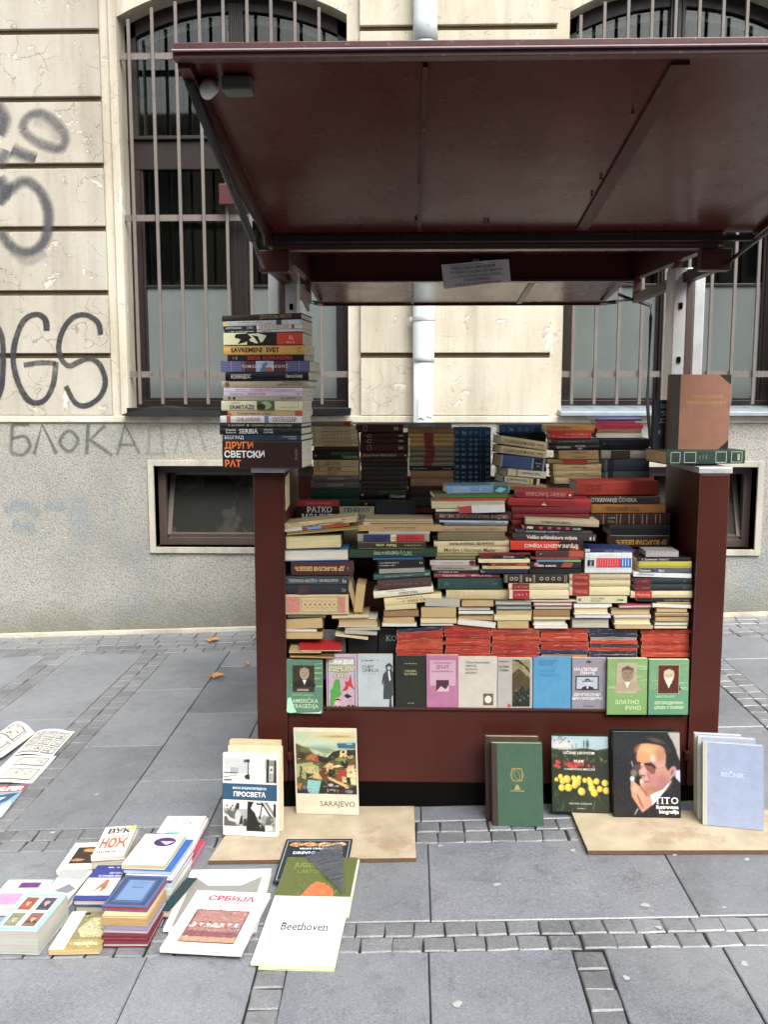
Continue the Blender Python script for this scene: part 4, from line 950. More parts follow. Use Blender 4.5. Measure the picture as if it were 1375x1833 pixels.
# ---- tower on the left cheek
yw = dict(yaw=math.radians(-6), D=.19, pages='d8d0bc')
def a5(p): # photo-like jacket: cream left, black tree, red end
    p.rect(0, 0, .62, 1, 'e0d6a6'); p.rect(.3, 0, .68, 1, '15130f'); p.poly([(.3, .9), (.34, .3), (.42, .1), (.5, .25), (.55, .75), (.45, .95)], 'd8d4b0'); p.poly([(.16, .9), (.3, .95), (.36, .6), (.28, .2), (.18, .05), (.22, .45), (.14, .6)], '15130f'); p.poly([(.36, .8), (.44, .7), (.47, .2), (.44, .15), (.4, .55)], '15130f'); p.rect(.68, 0, 1, 1, 'c63c22'); p.text('SL', .86, .6, .3, 'e8c8b0'); p.marks(.8, .93, .2, .12, 'e8c8b0')
def a8(p):
    p.rect(0, 0, 1, 1, '5d5f86'); p.rect(.24, .0, .74, 1, '5a2836'); p.rect(.4, 0, .6, 1, '9fb0c0'); p.poly([(.44, 0), (.47, .7), (.52, .95), (.55, .4), (.58, 0)], '6b6f94'); p.poly([(.5, 0), (.56, .5), (.6, 0)], 'a8623f')
    for x in (.12, .26, .74, .88): p.rect(x, 0, x+.004, 1, 'a9abc8')
    for y in (.25, .5, .75): p.rect(0, y, .24, y+.02, '8f91b4'); p.rect(.74, y, 1, y+.02, '8f91b4')
    p.text('TOMISLAV  MARKOVIĆ', .5, .5, .26, 'e6e2da', space=1.25, maxw=.52)
def a13(p):
    p.rect(.44, .03, .66, .97, '5a6640', 1); p.ell(.55, .55, .07, .05, '9aa878', pic=1); p.ell(.5, .4, .05, .04, '2d3620', pic=1); p.text('ERMITÁŽE', .26, .36, .4, '4a6470', bold=.015, maxw=.32); p.text('OBRAZY', .18, .8, .17, '6a6a58'); p.marks(.72, .92, .35, .08, '9a8a60'); p.rect(.945, .05, .95, .95, 'a89a70')
def a19(p):
    p.text('ДРУГИ', .03, .82, .215, 'd8772c', 'l', bold=.035, maxw=.52); p.text('СВЕТСКИ', .025, .5, .215, 'e4ddcc', 'l', bold=.035, maxw=.66); p.text('РАТ', .03, .17, .215, 'd8772c', 'l', bold=.035, maxw=.3)
    p.text('1939-45', .93, .5, .085, '8a6f66', rot=-1, bold=.01, maxw=.82)
S('tower', 3.42, [
 (397, 541, 563, 574, '2c211b', 'dark brown hardcover with faint gilt title', dict(dy=-4, txt=[T('ДВОР КРАЉА НИКОЛЕ', .68, .5, '9c8a5c', maxw=.4, serif=True)])),
 (399, 541, 574.2, 582.6, 'b9bcbe', 'light grey paperback with small print', dict(kind=PZ, dy=-3, dec=both(mk((.05, .5, .7, .25, '5a5c5e'), (.05, .62, .3, .22, '6a6c6e')), bands((.68, .75, '443c44'), (.84, .97, 'c8ccd6'), (0, .04, 'c9a050'))))),
 (400, 543, 583, 590, 'd6d2c8', 'white paperback with red lettering', dict(kind=PZ, dy=-3, dec=bands((.0, .42, '1a1a1a'), (.86, .9, 'a8502c')), txt=[T('ИЛУСТРОВАНИ', .13, .5, 'c8c8c0', maxw=.2), T('СВЕТ', .34, .5, 'c8c8c0', maxw=.1), T('ОРУЖЈЕ И ОКЛОПИ', .64, .62, 'a8442e', maxw=.38, serif=True)])),
 (402, 541, 590.3, 595.6, 'c8c8c4', 'thin white paperback with black block', dict(kind=PZ, dy=-2, dec=both(bands((.0, .42, '1a1a1a')), mk((.05, .38, .5, .5, 'c8c8c0'), (.48, .62, .5, .5, '55524c'))))),
 (400, 543, 596, 617.5, '1a1712', 'black and cream jacket with bright red end', dict(kind='gloss', dec=a5)),
 (400, 547, 618, 635.5, 'd0a352', 'mustard yellow hardcover with large maroon title', dict(kind='gloss', txt=[T('SAVREMENI  SVET', .39, .45, '3d1410', serif=True, bold=.02, maxw=.66)], dec=mk((.9, .96, .7, .1, '6a4c20'), (.9, .96, .5, .1, '6a4c20'), (.9, .96, .3, .1, '6a4c20')))),
 (407, 546, 635.8, 646.2, '15120f', 'black paperback with red title', dict(kind=PZ, txt=[T('DECA  KOMUNIZMA', .56, .6, 'b03026', bold=.03, maxw=.68), T('E', .08, .5, 'b03026', bold=.02), T('3', .115, .5, '5fa0a8', bold=.02)])),
 (395, 556, 646.5, 665.7, '5d5f86', 'violet blue patterned paperback, widest of its tower', dict(kind='gloss', dec=a8)),
 (403, 554, 666, 681.5, '101218', 'black hardcover with white cyrillic title', dict(kind='gloss', dy=-1, txt=[T('КОМАНДОС', .07, .42, 'd0ccc0', al='l', serif=True, maxw=.24), T('Никола Кавија', .93, .34, 'd0ccc0', al='r', serif=True, maxw=.2)])),
 (396, 552, 682, 693.5, 'a89b80', 'beige hardcover with brown roundel', dict(dy=-1, dec=lambda p: p.ell(.07, .5, .028, .028, '6a5c48'), txt=[T('МИТА ЂОРЂЕВИЋ', .82, .2, '4a4034', y=.78, maxw=.28), T('ГЛАВНА ИСТОРИЈА ПЕРА', .8, .28, '3a3028', y=.4, maxw=.3)])),
 (400, 543, 694, 701.2, 'cfc3d0', 'pale lilac paperback with pink title', dict(kind=PZ, txt=[T('POSTIZANJE SLIČNOSTI kod crtanja portreta', .62, .42, 'a8427a', serif=True, maxw=.6), T('Sajlas R. Doper', .22, .35, '504a50', maxw=.14)])),
 (400, 543, 701.5, 708.7, 'c4b6c2', 'lilac grey paperback with dark pink title', dict(kind=PZ, txt=[T('CRTANJE FIGURE', .42, .42, '8c2c50', serif=True, maxw=.3), T('Džordž Bridžmen', .17, .35, '6a5a64', maxw=.16)], dec=lambda p: p.ell(.95, .5, .012, .012, 'a8427a'))),
 (399, 543, 709, 717, '9f9c8c', 'grey paperback with two black emblems', dict(kind=PZ, dec=lambda p: (p.ell(.14, .5, .018, .018, '25241f'), p.rect(.06, .2, .1, .8, '55544a')), txt=[T('Bojan Miljković', .82, .38, '33312a', maxw=.22)])),
 (396, 543, 717.5, 735, 'd2c8a4', 'cream jacket with green painting and blue title', dict(kind='gloss', dec=a13)),
 (407, 543, 735.4, 744, 'bfa57c', 'tan paperback with orange red ends', dict(kind=PZ, dec=lambda p: (p.poly([(0, 0), (.08, 0), (0, 1)], 'b8502c'), p.rect(.9, 0, 1, 1, 'b8502c')), txt=[T('la yougoslavie en couleur', .36, .5, '50402c', serif=True, maxw=.5)])),
 (394, 541, 744.3, 757, 'dfdcd4', 'white hardcover with dark red cyrillic title', dict(kind='gloss', dec=bands((.08, .13, 'a0524a'), (.55, .6, '6a7890')), txt=[T('CHILANDARI', .35, .5, '7c2c34', serif=True, maxw=.3), T('ХИЛАНДАР', .79, .55, '7c2c34', serif=True, maxw=.3)])),
 (393, 541, 757.3, 765, '22241f', 'black hardcover with pale cyrillic capitals', dict(txt=[T('Б. ВУЈОВИЋ  ♦  САБОРНА ЦРКВА У БЕОГРАДУ', .5, .45, 'a8a48c', maxw=.94)])),
 (393, 541, 765.3, 778, '141c28', 'dark navy jacket with tall white roman title', dict(kind='gloss', txt=[T('SERBIA', .36, .62, 'd8d8d0', serif=True, maxw=.28), T('LIFE AND', .6, .22, 'c8c8c0', y=.72, maxw=.16), T('CUSTOMS', .6, .22, 'c8c8c0', y=.34, maxw=.16), T('Dragoljub', .14, .26, 'c8c8c0', y=.7, maxw=.13), T('Zamurović', .14, .26, 'c8c8c0', y=.32, maxw=.13)])),
 (398, 541, 778.3, 787.7, '18394e', 'petrol blue paperback with white title', dict(kind=PZ, txt=[T('БЕОГРАД', .03, .6, 'd8d8d0', al='l', maxw=.24), T('МОНОГРАФИЈА', .94, .25, 'a8b4b8', al='r', y=.68, maxw=.22), T('У СЛИЦИ', .94, .25, 'a8b4b8', al='r', y=.3, maxw=.16)])),
 (398, 542, 788, 838, '35211f', 'thick maroon volume with orange and white lettering', dict(kind='gloss', dec=a19)),
], **yw)
# ---- rear row
R = 3.97
vs_ = lambda n: dict(kind=PZ, txt=[T('Добрица Ћосић ВРЕМЕ СМРТИ '+str(n), .54, .42, '3c2e1e', serif=True, maxw=.8)], dec=lambda p: p.ell(.06, .5, .014, .014, '6a5638'))
S('rear1', R, [(557, 628, 755, 763, '6e675a', 'grey brown hardcover with a rust patch', dict(dec=bands((.82, 1, '7c2c22'))))] +
 [(557-(i % 2)+i*.4, 639+i*.5, 763.5+i*6, 769+i*6, ('bfb090', 'b9a988', 'c1b294')[i % 3], 'cream paperback of a six volume set', vs_(i+1)) for i in range(6)] + [
 (562, 641, 800, 806, '4a261b', 'reddish brown paperback', dict(kind=PZ)),
 (559, 642, 806.5, 823, '141310', 'black jacket with green cyrillic name', dict(kind='gloss', dec=lambda p: p.ell(.07, .45, .026, .026, '8c8c80'), txt=[T('ДОБРИЦА ЋОСИЋ', .97, .28, '3f8a4c', al='r', y=.7, maxw=.56), T('ГРЕШНИК', .98, .28, 'b8b0a0', al='r', y=.28, maxw=.33)])),
 (561, 642, 823.5, 835, 'b6a47c', 'cream paperback with brown cyrillic title', dict(kind=PZ, txt=[T('ДЕОБЕ', .42, .5, '4a3a24', serif=True), T('II', .1, .5, '4a3a24', serif=True)])),
 (561, 642, 835.4, 843.3, 'bda97e', 'cream paperback with bold brown title', dict(kind=PZ, txt=[T('ДЕОБЕ', .46, .65, '33261a', serif=True, bold=.02), T('H', .1, .6, '4a3a24', serif=True)])),
 (561, 642, 843.8, 851.3, 'b39f76', 'cream paperback with worn brown title', dict(kind=PZ, txt=[T('ДЕОБЕ', .42, .5, '5a4a30', serif=True)])),
 (559, 643, 851.8, 862, '66645c', 'grey jacket with pale name', dict(kind='gloss', txt=[T('ДОБРИЦА ЋОСИЋ', .5, .3, 'a8a69c', shear=.2, maxw=.36)])),
 (556, 643, 862.4, 875.4, '5c5a52', 'thicker grey jacket with pale name', dict(kind='gloss', txt=[T('ДОБРИЦА ЋОСИЋ', .5, .26, 'a8a69c', shear=.2, maxw=.34)])),
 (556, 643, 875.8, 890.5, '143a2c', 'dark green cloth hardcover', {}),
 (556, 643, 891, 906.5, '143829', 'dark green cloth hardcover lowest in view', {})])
br = lambda k: dict(dec=lambda p: (p.frame(.155, .2, .235, .85, .008, 'a09488'), p.rect(.8, .3, .9, .72, '8c8078'), p.marks(.1, .13, .5, .4, '8c8078')))
S('rear2', R, [
 (637, 722, 760, 774.3, '3a1d18', 'brown cloth volume with grey label', br(1)), (645, 731, 776, 784.3, '3a1d18', 'brown cloth volume with grey label', br(1)), (645, 731, 784.7, 794.3, '3c1e18', 'brown cloth volume with grey label', br(1)), (644, 731, 794.7, 809, '3d2019', 'brown cloth volume with grey label', br(1)),
 (645, 731, 809.6, 820.3, '4e1f19', 'red brown jacket with white cyrillic title', dict(kind='gloss', txt=[T('Добрица Ћосић · ВРЕМЕ  ВЛАСТИ', .4, .36, 'b8ac9c', maxw=.7)], dec=lambda p: p.ell(.94, .5, .018, .018, 'b8ac9c')))] +
 [(645+(i % 3), 729+(i % 2), a, b_, ('38332b', '332d27', '3b352c')[i % 3], 'dark grey brown cloth volume', dict(dec=bands((.0, .01, '55504a'), (.3, .302, '4a453c')))) for i, (a, b_) in enumerate([(821, 828), (828.4, 835.3), (835.7, 843.7), (844, 850.8), (851.2, 861.3), (861.7, 868.8), (869.2, 875.5)])] + [
 (643, 731, 876, 893.5, '12130f', 'black jacket with green and white cyrillic title', dict(kind='gloss', dec=lambda p: p.ell(.07, .45, .026, .026, '8c8c80'), txt=[T('ДОБРИЦА ЋОСИЋ', .95, .28, '2e6a3c', al='r', y=.7, maxw=.56), T('ГРЕШНИК', .95, .28, 'b8b0a0', al='r', y=.28, maxw=.32)])),
 (643, 731, 894, 906.5, '12130f', 'black jacket with a white dot, partly hidden', dict(kind='gloss', dec=lambda p: p.ell(.14, .35, .026, .026, '8c8c80'), txt=[T('ДОБРИЦА ЋОСИЋ', .95, .36, '2e6a3c', al='r', y=.75, maxw=.5)]))])
rl = lambda a, b_, c='6e1f1c': dict(dec=both(bands((a, b_, c)), mk((a+.03, b_-.03, .5, .4, '8c4038'))))
S('rear3', R, [
 (722, 809, 757, 766.3, '6b6a64', 'grey jacket with pale name', dict(kind='gloss', txt=[T('ДОБРИЦА ЋОСИЋ', .5, .4, 'b0aea4', shear=.2, maxw=.32)])),
 (730, 812, 766.7, 775, '8a6c44', 'tan paperback', dict(kind=PZ, txt=[T('ДОБРИЦА ЋОСИЋ', .45, .3, '5c482c', maxw=.5)])),
 (731, 813, 775.4, 783, 'ab8d54', 'ochre hardcover with red label', rl(.35, .55)), (733, 814, 783.4, 791, 'a98a50', 'ochre hardcover with red label', rl(.33, .53)), (734, 814, 791.4, 799.6, 'aa8c50', 'ochre hardcover with red label', rl(.33, .53)),
 (733, 814, 800, 808.6, '78705a', 'olive grey hardcover with red label', rl(.36, .56)), (734, 814, 809, 818, '76705c', 'olive grey hardcover with red label', rl(.36, .55)), (733, 813, 818.4, 826.8, '7a735e', 'olive grey hardcover with red label', rl(.34, .54)), (733, 813, 827.2, 834.6, '827a62', 'olive grey hardcover with red label', rl(.33, .51)),
 (733, 812, 835, 842, '171a28', 'navy hardcover with small pale print', dict(dec=mk((.05, .4, .5, .3, '8a90a4'), (.75, .95, .5, .3, '8a90a4')))),
 (735, 812, 842.6, 856, '8a6f50', 'tan hardcover', {}), (735, 812, 856.4, 871, '86694a', 'tan hardcover', {}),
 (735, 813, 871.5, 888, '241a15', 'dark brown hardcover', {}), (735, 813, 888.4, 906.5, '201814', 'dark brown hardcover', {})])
def orn(p, c='5f8399'):
    for x in (.02, .2, .3, .72, .86): p.rect(x, .05, x+.008, .95, c)
    for x in (.09, .45, .6, .93): p.ell(x, .5, .045, min(.045, .4*p.H/p.W), c); p.ell(x, .5, .03, min(.03, .28*p.H/p.W), '1a3d5c'); p.ell(x, .5, .014, min(.014, .1*p.H/p.W), c)
    p.marks(.23, .28, .5, .4, '8aa4b0')
S('rear4', R, [(813, 879, a, b_, c, 'blue cloth volume with silver ornaments', dict(dec=orn)) for a, b_, c in
 [(765.5, 783, '1b4468'), (783.4, 791, '173b58'), (791.4, 799.4, '173b58'), (799.8, 808, '163a55'), (808.4, 818.5, '153850'), (818.9, 827.8, '153850'), (828.2, 842, '14344a'), (842.4, 849.2, '132f42'), (849.6, 858, '122c3c'), (858.4, 867, '112836')]])
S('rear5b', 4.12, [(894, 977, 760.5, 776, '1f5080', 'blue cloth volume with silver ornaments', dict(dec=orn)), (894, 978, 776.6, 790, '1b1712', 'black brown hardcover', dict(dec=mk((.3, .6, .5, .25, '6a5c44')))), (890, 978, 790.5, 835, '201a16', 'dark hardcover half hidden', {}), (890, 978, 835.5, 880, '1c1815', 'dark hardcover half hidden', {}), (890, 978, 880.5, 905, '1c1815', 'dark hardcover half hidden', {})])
ya = dict(yaw=math.radians(10), D=.14)
S('rear5', 3.86, [
 (897, 982, 782+4, 797+4, 'cfc09a', 'cream cloth volume of a tilted pair', dict(ya, dy=13, txt=[T('Dima - GROF MONTE KRISTO I', .5, .36, '54452c', flip=True, maxw=.84)])),
 (896, 981, 800+3, 813+3.5, 'cbbc94', 'cream cloth volume of a tilted pair', dict(ya, dy=11, txt=[T('Dima - GROF MONTE KRISTO II', .5, .36, '54452c', flip=True, maxw=.84)])),
 (896, 978, 818, 840, '445c88', 'tilted blue hardcover with black label', dict(ya, dy=9, pages='c9a878', dec=lambda p: (p.rect(0, 0, .05, 1, '8c93a4'), p.rect(.7, .04, .74, .96, '8c93a4'), p.rect(.75, .04, .93, .96, '20242c'), p.rect(.95, 0, .99, 1, '8c93a4'), p.marks(.79, .9, .6, .16, 'a8a8a8'), p.marks(.79, .9, .35, .12, 'a8a8a8')))),
 (907, 980, 842, 854.5, 'd0c8b0', 'white paperback with olive stripe', dict(ya, kind=PZ, dy=7, dec=both(bands((.24, .29, 'a8983c'), (0, .03, '3a3024'))), txt=[T('Vojin Dramušić I', .6, .4, '2a241c', flip=True, maxw=.5)])),
 (901, 968, 855, 866.5, 'c6baa0', 'cream paperback with olive stripe', dict(ya, kind=PZ, dy=7, dec=both(bands((.72, .77, 'a8983c'), (0, .04, '3a3024'), (.82, .92, '2a2620'))), txt=[T('Vojin Dramušić II', .38, .4, '2a241c', flip=True, maxw=.55)])),
 (897, 981, 867, 879, '9c7c54', 'plain tan hardcover', dict(ya, dy=5))])
S('rear6', 3.95, [
 (979, 1065, 761.5, 770.3, 'c4823c', 'orange yellow paperback', dict(kind=PZ, txt=[T('Ivan Šarić  ŽENA LJ', .3, .4, '7c3c14', maxw=.4)])), (979, 1065, 770.6, 774, 'b8502c', 'thin orange red paperback', dict(kind=PZ)),
 (985, 1059, 774.3, 785.5, 'c22a20', 'bright red hardcover with white print', dict(kind='gloss', pages='c9a878', dec=lambda p: p.ell(.09, .45, .03, .03, 'd87868'), txt=[T('ПРОКЛЕТА АВЛИЈА', .63, .25, 'e0a898', y=.72, maxw=.6), T('Томас Ман  ИЗАБРАНА ДЕЛА', .55, .25, 'e0a898', y=.28, maxw=.75)])),
 (987, 1073, 786, 795, '3c3c3e', 'dark grey hardcover with fine print', dict(dec=mk((.15, .7, .5, .25, '8c8c88')))),
 (984, 1073, 795.4, 806, '161a26', 'navy black jacket with white lettering', dict(kind='gloss', txt=[T('REDUŠ GÖNCAH', .28, .34, 'd0d0cc', maxw=.28), T('ПЕТРОВ', .62, .3, 'd0d0cc', y=.7, maxw=.2), T('КВК', .62, .3, 'd0d0cc', y=.28)])),
 (1001, 1072, 806.4, 813.6, 'a58e62', 'tan paperback with black print', dict(kind=PZ, txt=[T('DOSTOJEVSKI II', .5, .45, '44361f', flip=True, maxw=.4)])), (1001, 1072, 814, 822, 'a58e62', 'tan paperback with black print', dict(kind=PZ, txt=[T('DOSTOJEVSKI I', .5, .45, '44361f', flip=True, maxw=.4)])),
 (980, 1072, 822.4, 830.6, '94855c', 'olive tan hardcover with red label', dict(dec=bands((.3, .78, '9c3428')))),
 (991, 1077, 831, 842.3, 'c0ac80', 'cream cloth volume of a set of three', dict(dec=bands((.03, .035, '6a5838'), (.93, .935, '6a5838')), txt=[T('F. M. Dostojevski - I', .5, .28, '54452c', flip=True, maxw=.5)])), (991, 1077, 842.7, 854.3, 'baa67a', 'cream cloth volume of a set of three', dict(dec=bands((.03, .035, '6a5838'), (.93, .935, '6a5838')), txt=[T('F. M. Dostojevski - II', .5, .28, '54452c', flip=True, maxw=.5)])), (993, 1078, 854.7, 866.5, 'c4b288', 'cream cloth volume of a set of three', dict(dec=bands((.03, .035, '6a5838'), (.93, .935, '6a5838')), txt=[T('F. M. Dostojevski - III', .5, .28, '54452c', flip=True, maxw=.5)])),
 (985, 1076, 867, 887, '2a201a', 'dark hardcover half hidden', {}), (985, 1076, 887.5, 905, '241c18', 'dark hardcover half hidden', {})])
S('rear7', 3.97, [
 (1066, 1151, 746, 753.6, '58548c', 'glossy violet magazine curling at its edge', dict(kind='gloss', yaw=.06, dec=mk((.1, .9, .5, .3, '8480b0')))), (1068, 1138, 754, 758.8, 'a0304a', 'thin crimson paperback', dict(kind=PZ)),
 (1066, 1152, 759.2, 768, 'a82848', 'magenta paperback with dark print', dict(kind=PZ, dec=mk((.12, .85, .5, .3, '4a1828')))), (1070, 1149, 768.5, 775.4, '8c7450', 'tan brown paperback', dict(kind=PZ, dec=mk((.1, .5, .5, .3, '4a3820')))),
 (1068, 1150, 775.8, 784, 'b8b8b4', 'light grey magazine', dict(kind=PZ)),
 (1075, 1163, 785, 805, '14161f', 'big black navy hardcover', dict(kind='gloss', dec=mk((.2, .55, .5, .12, '2c3c70'), (.07, .1, .55, .1, '6a6c78')))),
 (1077, 1163, 806, 821.3, '94958c', 'pale grey hardcover with dark label', dict(dec=bands((.2, .6, '38362c')))),
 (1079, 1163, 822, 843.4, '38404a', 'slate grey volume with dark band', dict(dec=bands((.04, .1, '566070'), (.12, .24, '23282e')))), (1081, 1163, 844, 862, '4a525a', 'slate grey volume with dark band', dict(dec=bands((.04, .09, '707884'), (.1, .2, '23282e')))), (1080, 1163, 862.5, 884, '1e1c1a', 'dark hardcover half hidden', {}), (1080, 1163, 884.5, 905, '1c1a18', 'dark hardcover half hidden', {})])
# ---- middle tier, right
S('mid_right', 3.70, [
 (1033, 1182, 862, 887, '9c3018', 'thick orange red hardcover with small black print', dict(yaw=.05, pages='b8b4ac', dec=lambda p: (p.rect(.08, 0, .083, 1, '5c1c10'), p.rect(.3, 0, .303, 1, '5c1c10'), [p.marks(.11+k*.065, .155+k*.065, .3+j*.2, .13, '4a1810', k*5+j) for k in range(3) for j in range(3)]))),
 (1057, 1182, 888, 901.8, '2c0e10', 'dark maroon jacket with white capitals', dict(kind='gloss', txt=[T('OTKRIVANJE ČOVEKA', .34, .5, 'b0a898', bold=.015, maxw=.66)], dec=lambda p: p.ell(.95, .5, .02, .02, '6a4044'))),
 (1060, 1192, 902.5, 919, '96692a', 'ochre hardcover with worn brown title', dict(txt=[T('TITO I REVOLUCIJA', .42, .4, '54381c', flip=True, maxw=.46, bold=.02)])),
 (1068, 1200, 919.5, 939, '3c1412', 'dark red volume with gilt bands', dict(dec=lambda p: ([p.rect(x, .03, x+.012, .97, '8c7a60') for x in (.09, .27, .32, .44, .5, .62, .68, .8, .86)], p.rect(.15, .03, .25, .97, '161c14'), p.marks(.16, .24, .65, .2, '8c8a70'), p.marks(.16, .24, .3, .2, '8c8a70')))),
 (1093, 1200, 939.5, 947.6, '24272a', 'charcoal paperback', dict(kind=PZ)), (1093, 1200, 948, 959.5, '15151a', 'black volume with white lower edge', dict(kind=PZ, dec=lambda p: p.rect(0, .0, 1, .1, '8c8c88'))),
 (1098, 1200, 960, 980.5, '241210', 'dark brown volume with gold cyrillic name', dict(txt=[T('ДР ВОЈИСЛАВ ШЕШЕЉ', .5, .36, 'b8923c', flip=True, serif=True, bold=.02, maxw=.9)]))])
# ---- front stacks (one face, above the display row)
Fy = 3.49
S('red_pile', Fy+.06, [
 (925, 1028, 877, 892, '8e1a20', 'red jacket with cream emblem', dict(kind='gloss', dy=3, txt=[T('DESERT ŠUNCHESA', .5, .42, 'c49484', flip=True, serif=True, maxw=.7)], dec=lambda p: p.ell(.93, .45, .02, .02, 'd8c8b8'))),
 (910, 1059, 892.5, 906.5, '9c2028', 'wide red jacket with torn spot', dict(kind='gloss', dy=3, txt=[T('SAVEZ KOMUNISTIČKE PARTIJE', .5, .42, '7c2c28', maxw=.6)], dec=lambda p: p.poly([(.4, .15), (.43, .6), (.45, .3), (.47, .1)], 'c8b088'))),
 (917, 1056, 907, 919.5, '741820', 'crimson cloth volume', {}), (918, 1056, 920, 929.6, '6e161e', 'crimson cloth volume', {}), (917, 1054, 930, 941, '7c1a20', 'crimson cloth volume', {}), (917, 1054, 941.4, 968, '641418', 'crimson cloth volume', {})], D=.12)
S('arch_pile', Fy, [
 (941, 1073, 930, 941.5, 'a2977c', 'beige grey hardcover standing proud', dict(dy=5, txt=[T('TERMODINAMIKA', .42, .4, '4c4434', flip=True, maxw=.5)])),
 (937, 1043, 942, 949, '1c1418', 'black paperback with pink pictures', dict(kind=PZ, dy=3, dec=lambda p: (p.rect(.0, .05, .02, 1, 'b02c4c'), [p.ell(x, .5, .035, min(.035, .35*p.H/p.W), 'b02c5c') for x in (.3, .45, .6, .75)], p.text('PIER', .12, .5, .6, 'd8d0c8', bold=.02), p.marks(.84, .98, .5, .6, '9ca088')))),
 (925, 1060, 949.4, 955.4, '3a3c40', 'dark grey paperback with white print', dict(kind=PZ, dy=3, txt=[T('ИЛУСТРОВАНИ СВЕТ  СКУЛПТУРЕ', .35, .4, 'b4b4b0', maxw=.6)])),
 (920, 1068, 955.8, 968, '342c28', 'black brown jacket with large white title', dict(kind='gloss', dy=3, txt=[T('Velike arhitekture svijeta', .46, .5, 'c8bfb0', serif=True, bold=.02, maxw=.84)], dec=mk((.92, .99, .5, .6, 'b8b0a4')))),
 (914, 1045, 968.5, 985.5, 'c2301a', 'bright orange red jacket with dark right end', dict(kind='gloss', dy=2, dec=lambda p: (p.poly([(.66, 0), (.64, .6), (.68, 1), (1, 1), (1, 0)], '281412'), p.poly([(.8, 0), (.85, .3), (.95, .4), (.95, 0)], '8c2c1c')), txt=[T('ŠPIJUNI AGENTI VOJNICI', .56, .36, 'd8c8b8', flip=True, serif=True, bold=.01, maxw=.74)])),
 (961, 1046, 986.2, 996.6, '4a2c26', 'brown paperback with rust end', dict(kind=PZ, dec=lambda p: (p.rect(.68, 0, 1, 1, 'a04c34'), p.ell(.09, .5, .02, .02, '8c7c70')))),
 (951, 1046, 997, 1001.4, '7c2030', 'thin crimson paperback above the pale blue one', dict(kind=PZ, dec=mk((.1, .9, .5, .3, 'b08080')))), (961, 1041, 1001.8, 1005.8, '5c8898', 'thin pale blue and green paperback', dict(kind=PZ, dec=bands((.62, 1, '6a9a60')))),
 (950, 1041, 1006.2, 1016.5, '242022', 'black paperback with pink and rust shapes', dict(kind=PZ, dec=lambda p: (p.ell(.12, .6, .05, .04, 'b86880'), p.poly([(.6, .1), (.65, .9), (.85, .9), (.8, .1)], '94442c'), p.marks(.15, .5, .4, .4, 'c8b8b8')))),
 (950, 1041, 1016.8, 1027, '1c1c1e', 'black paperback with thick white line', dict(kind=PZ, dec=bands((.1, .75, '1c1c1e')), txt=[], ))], D=.14)
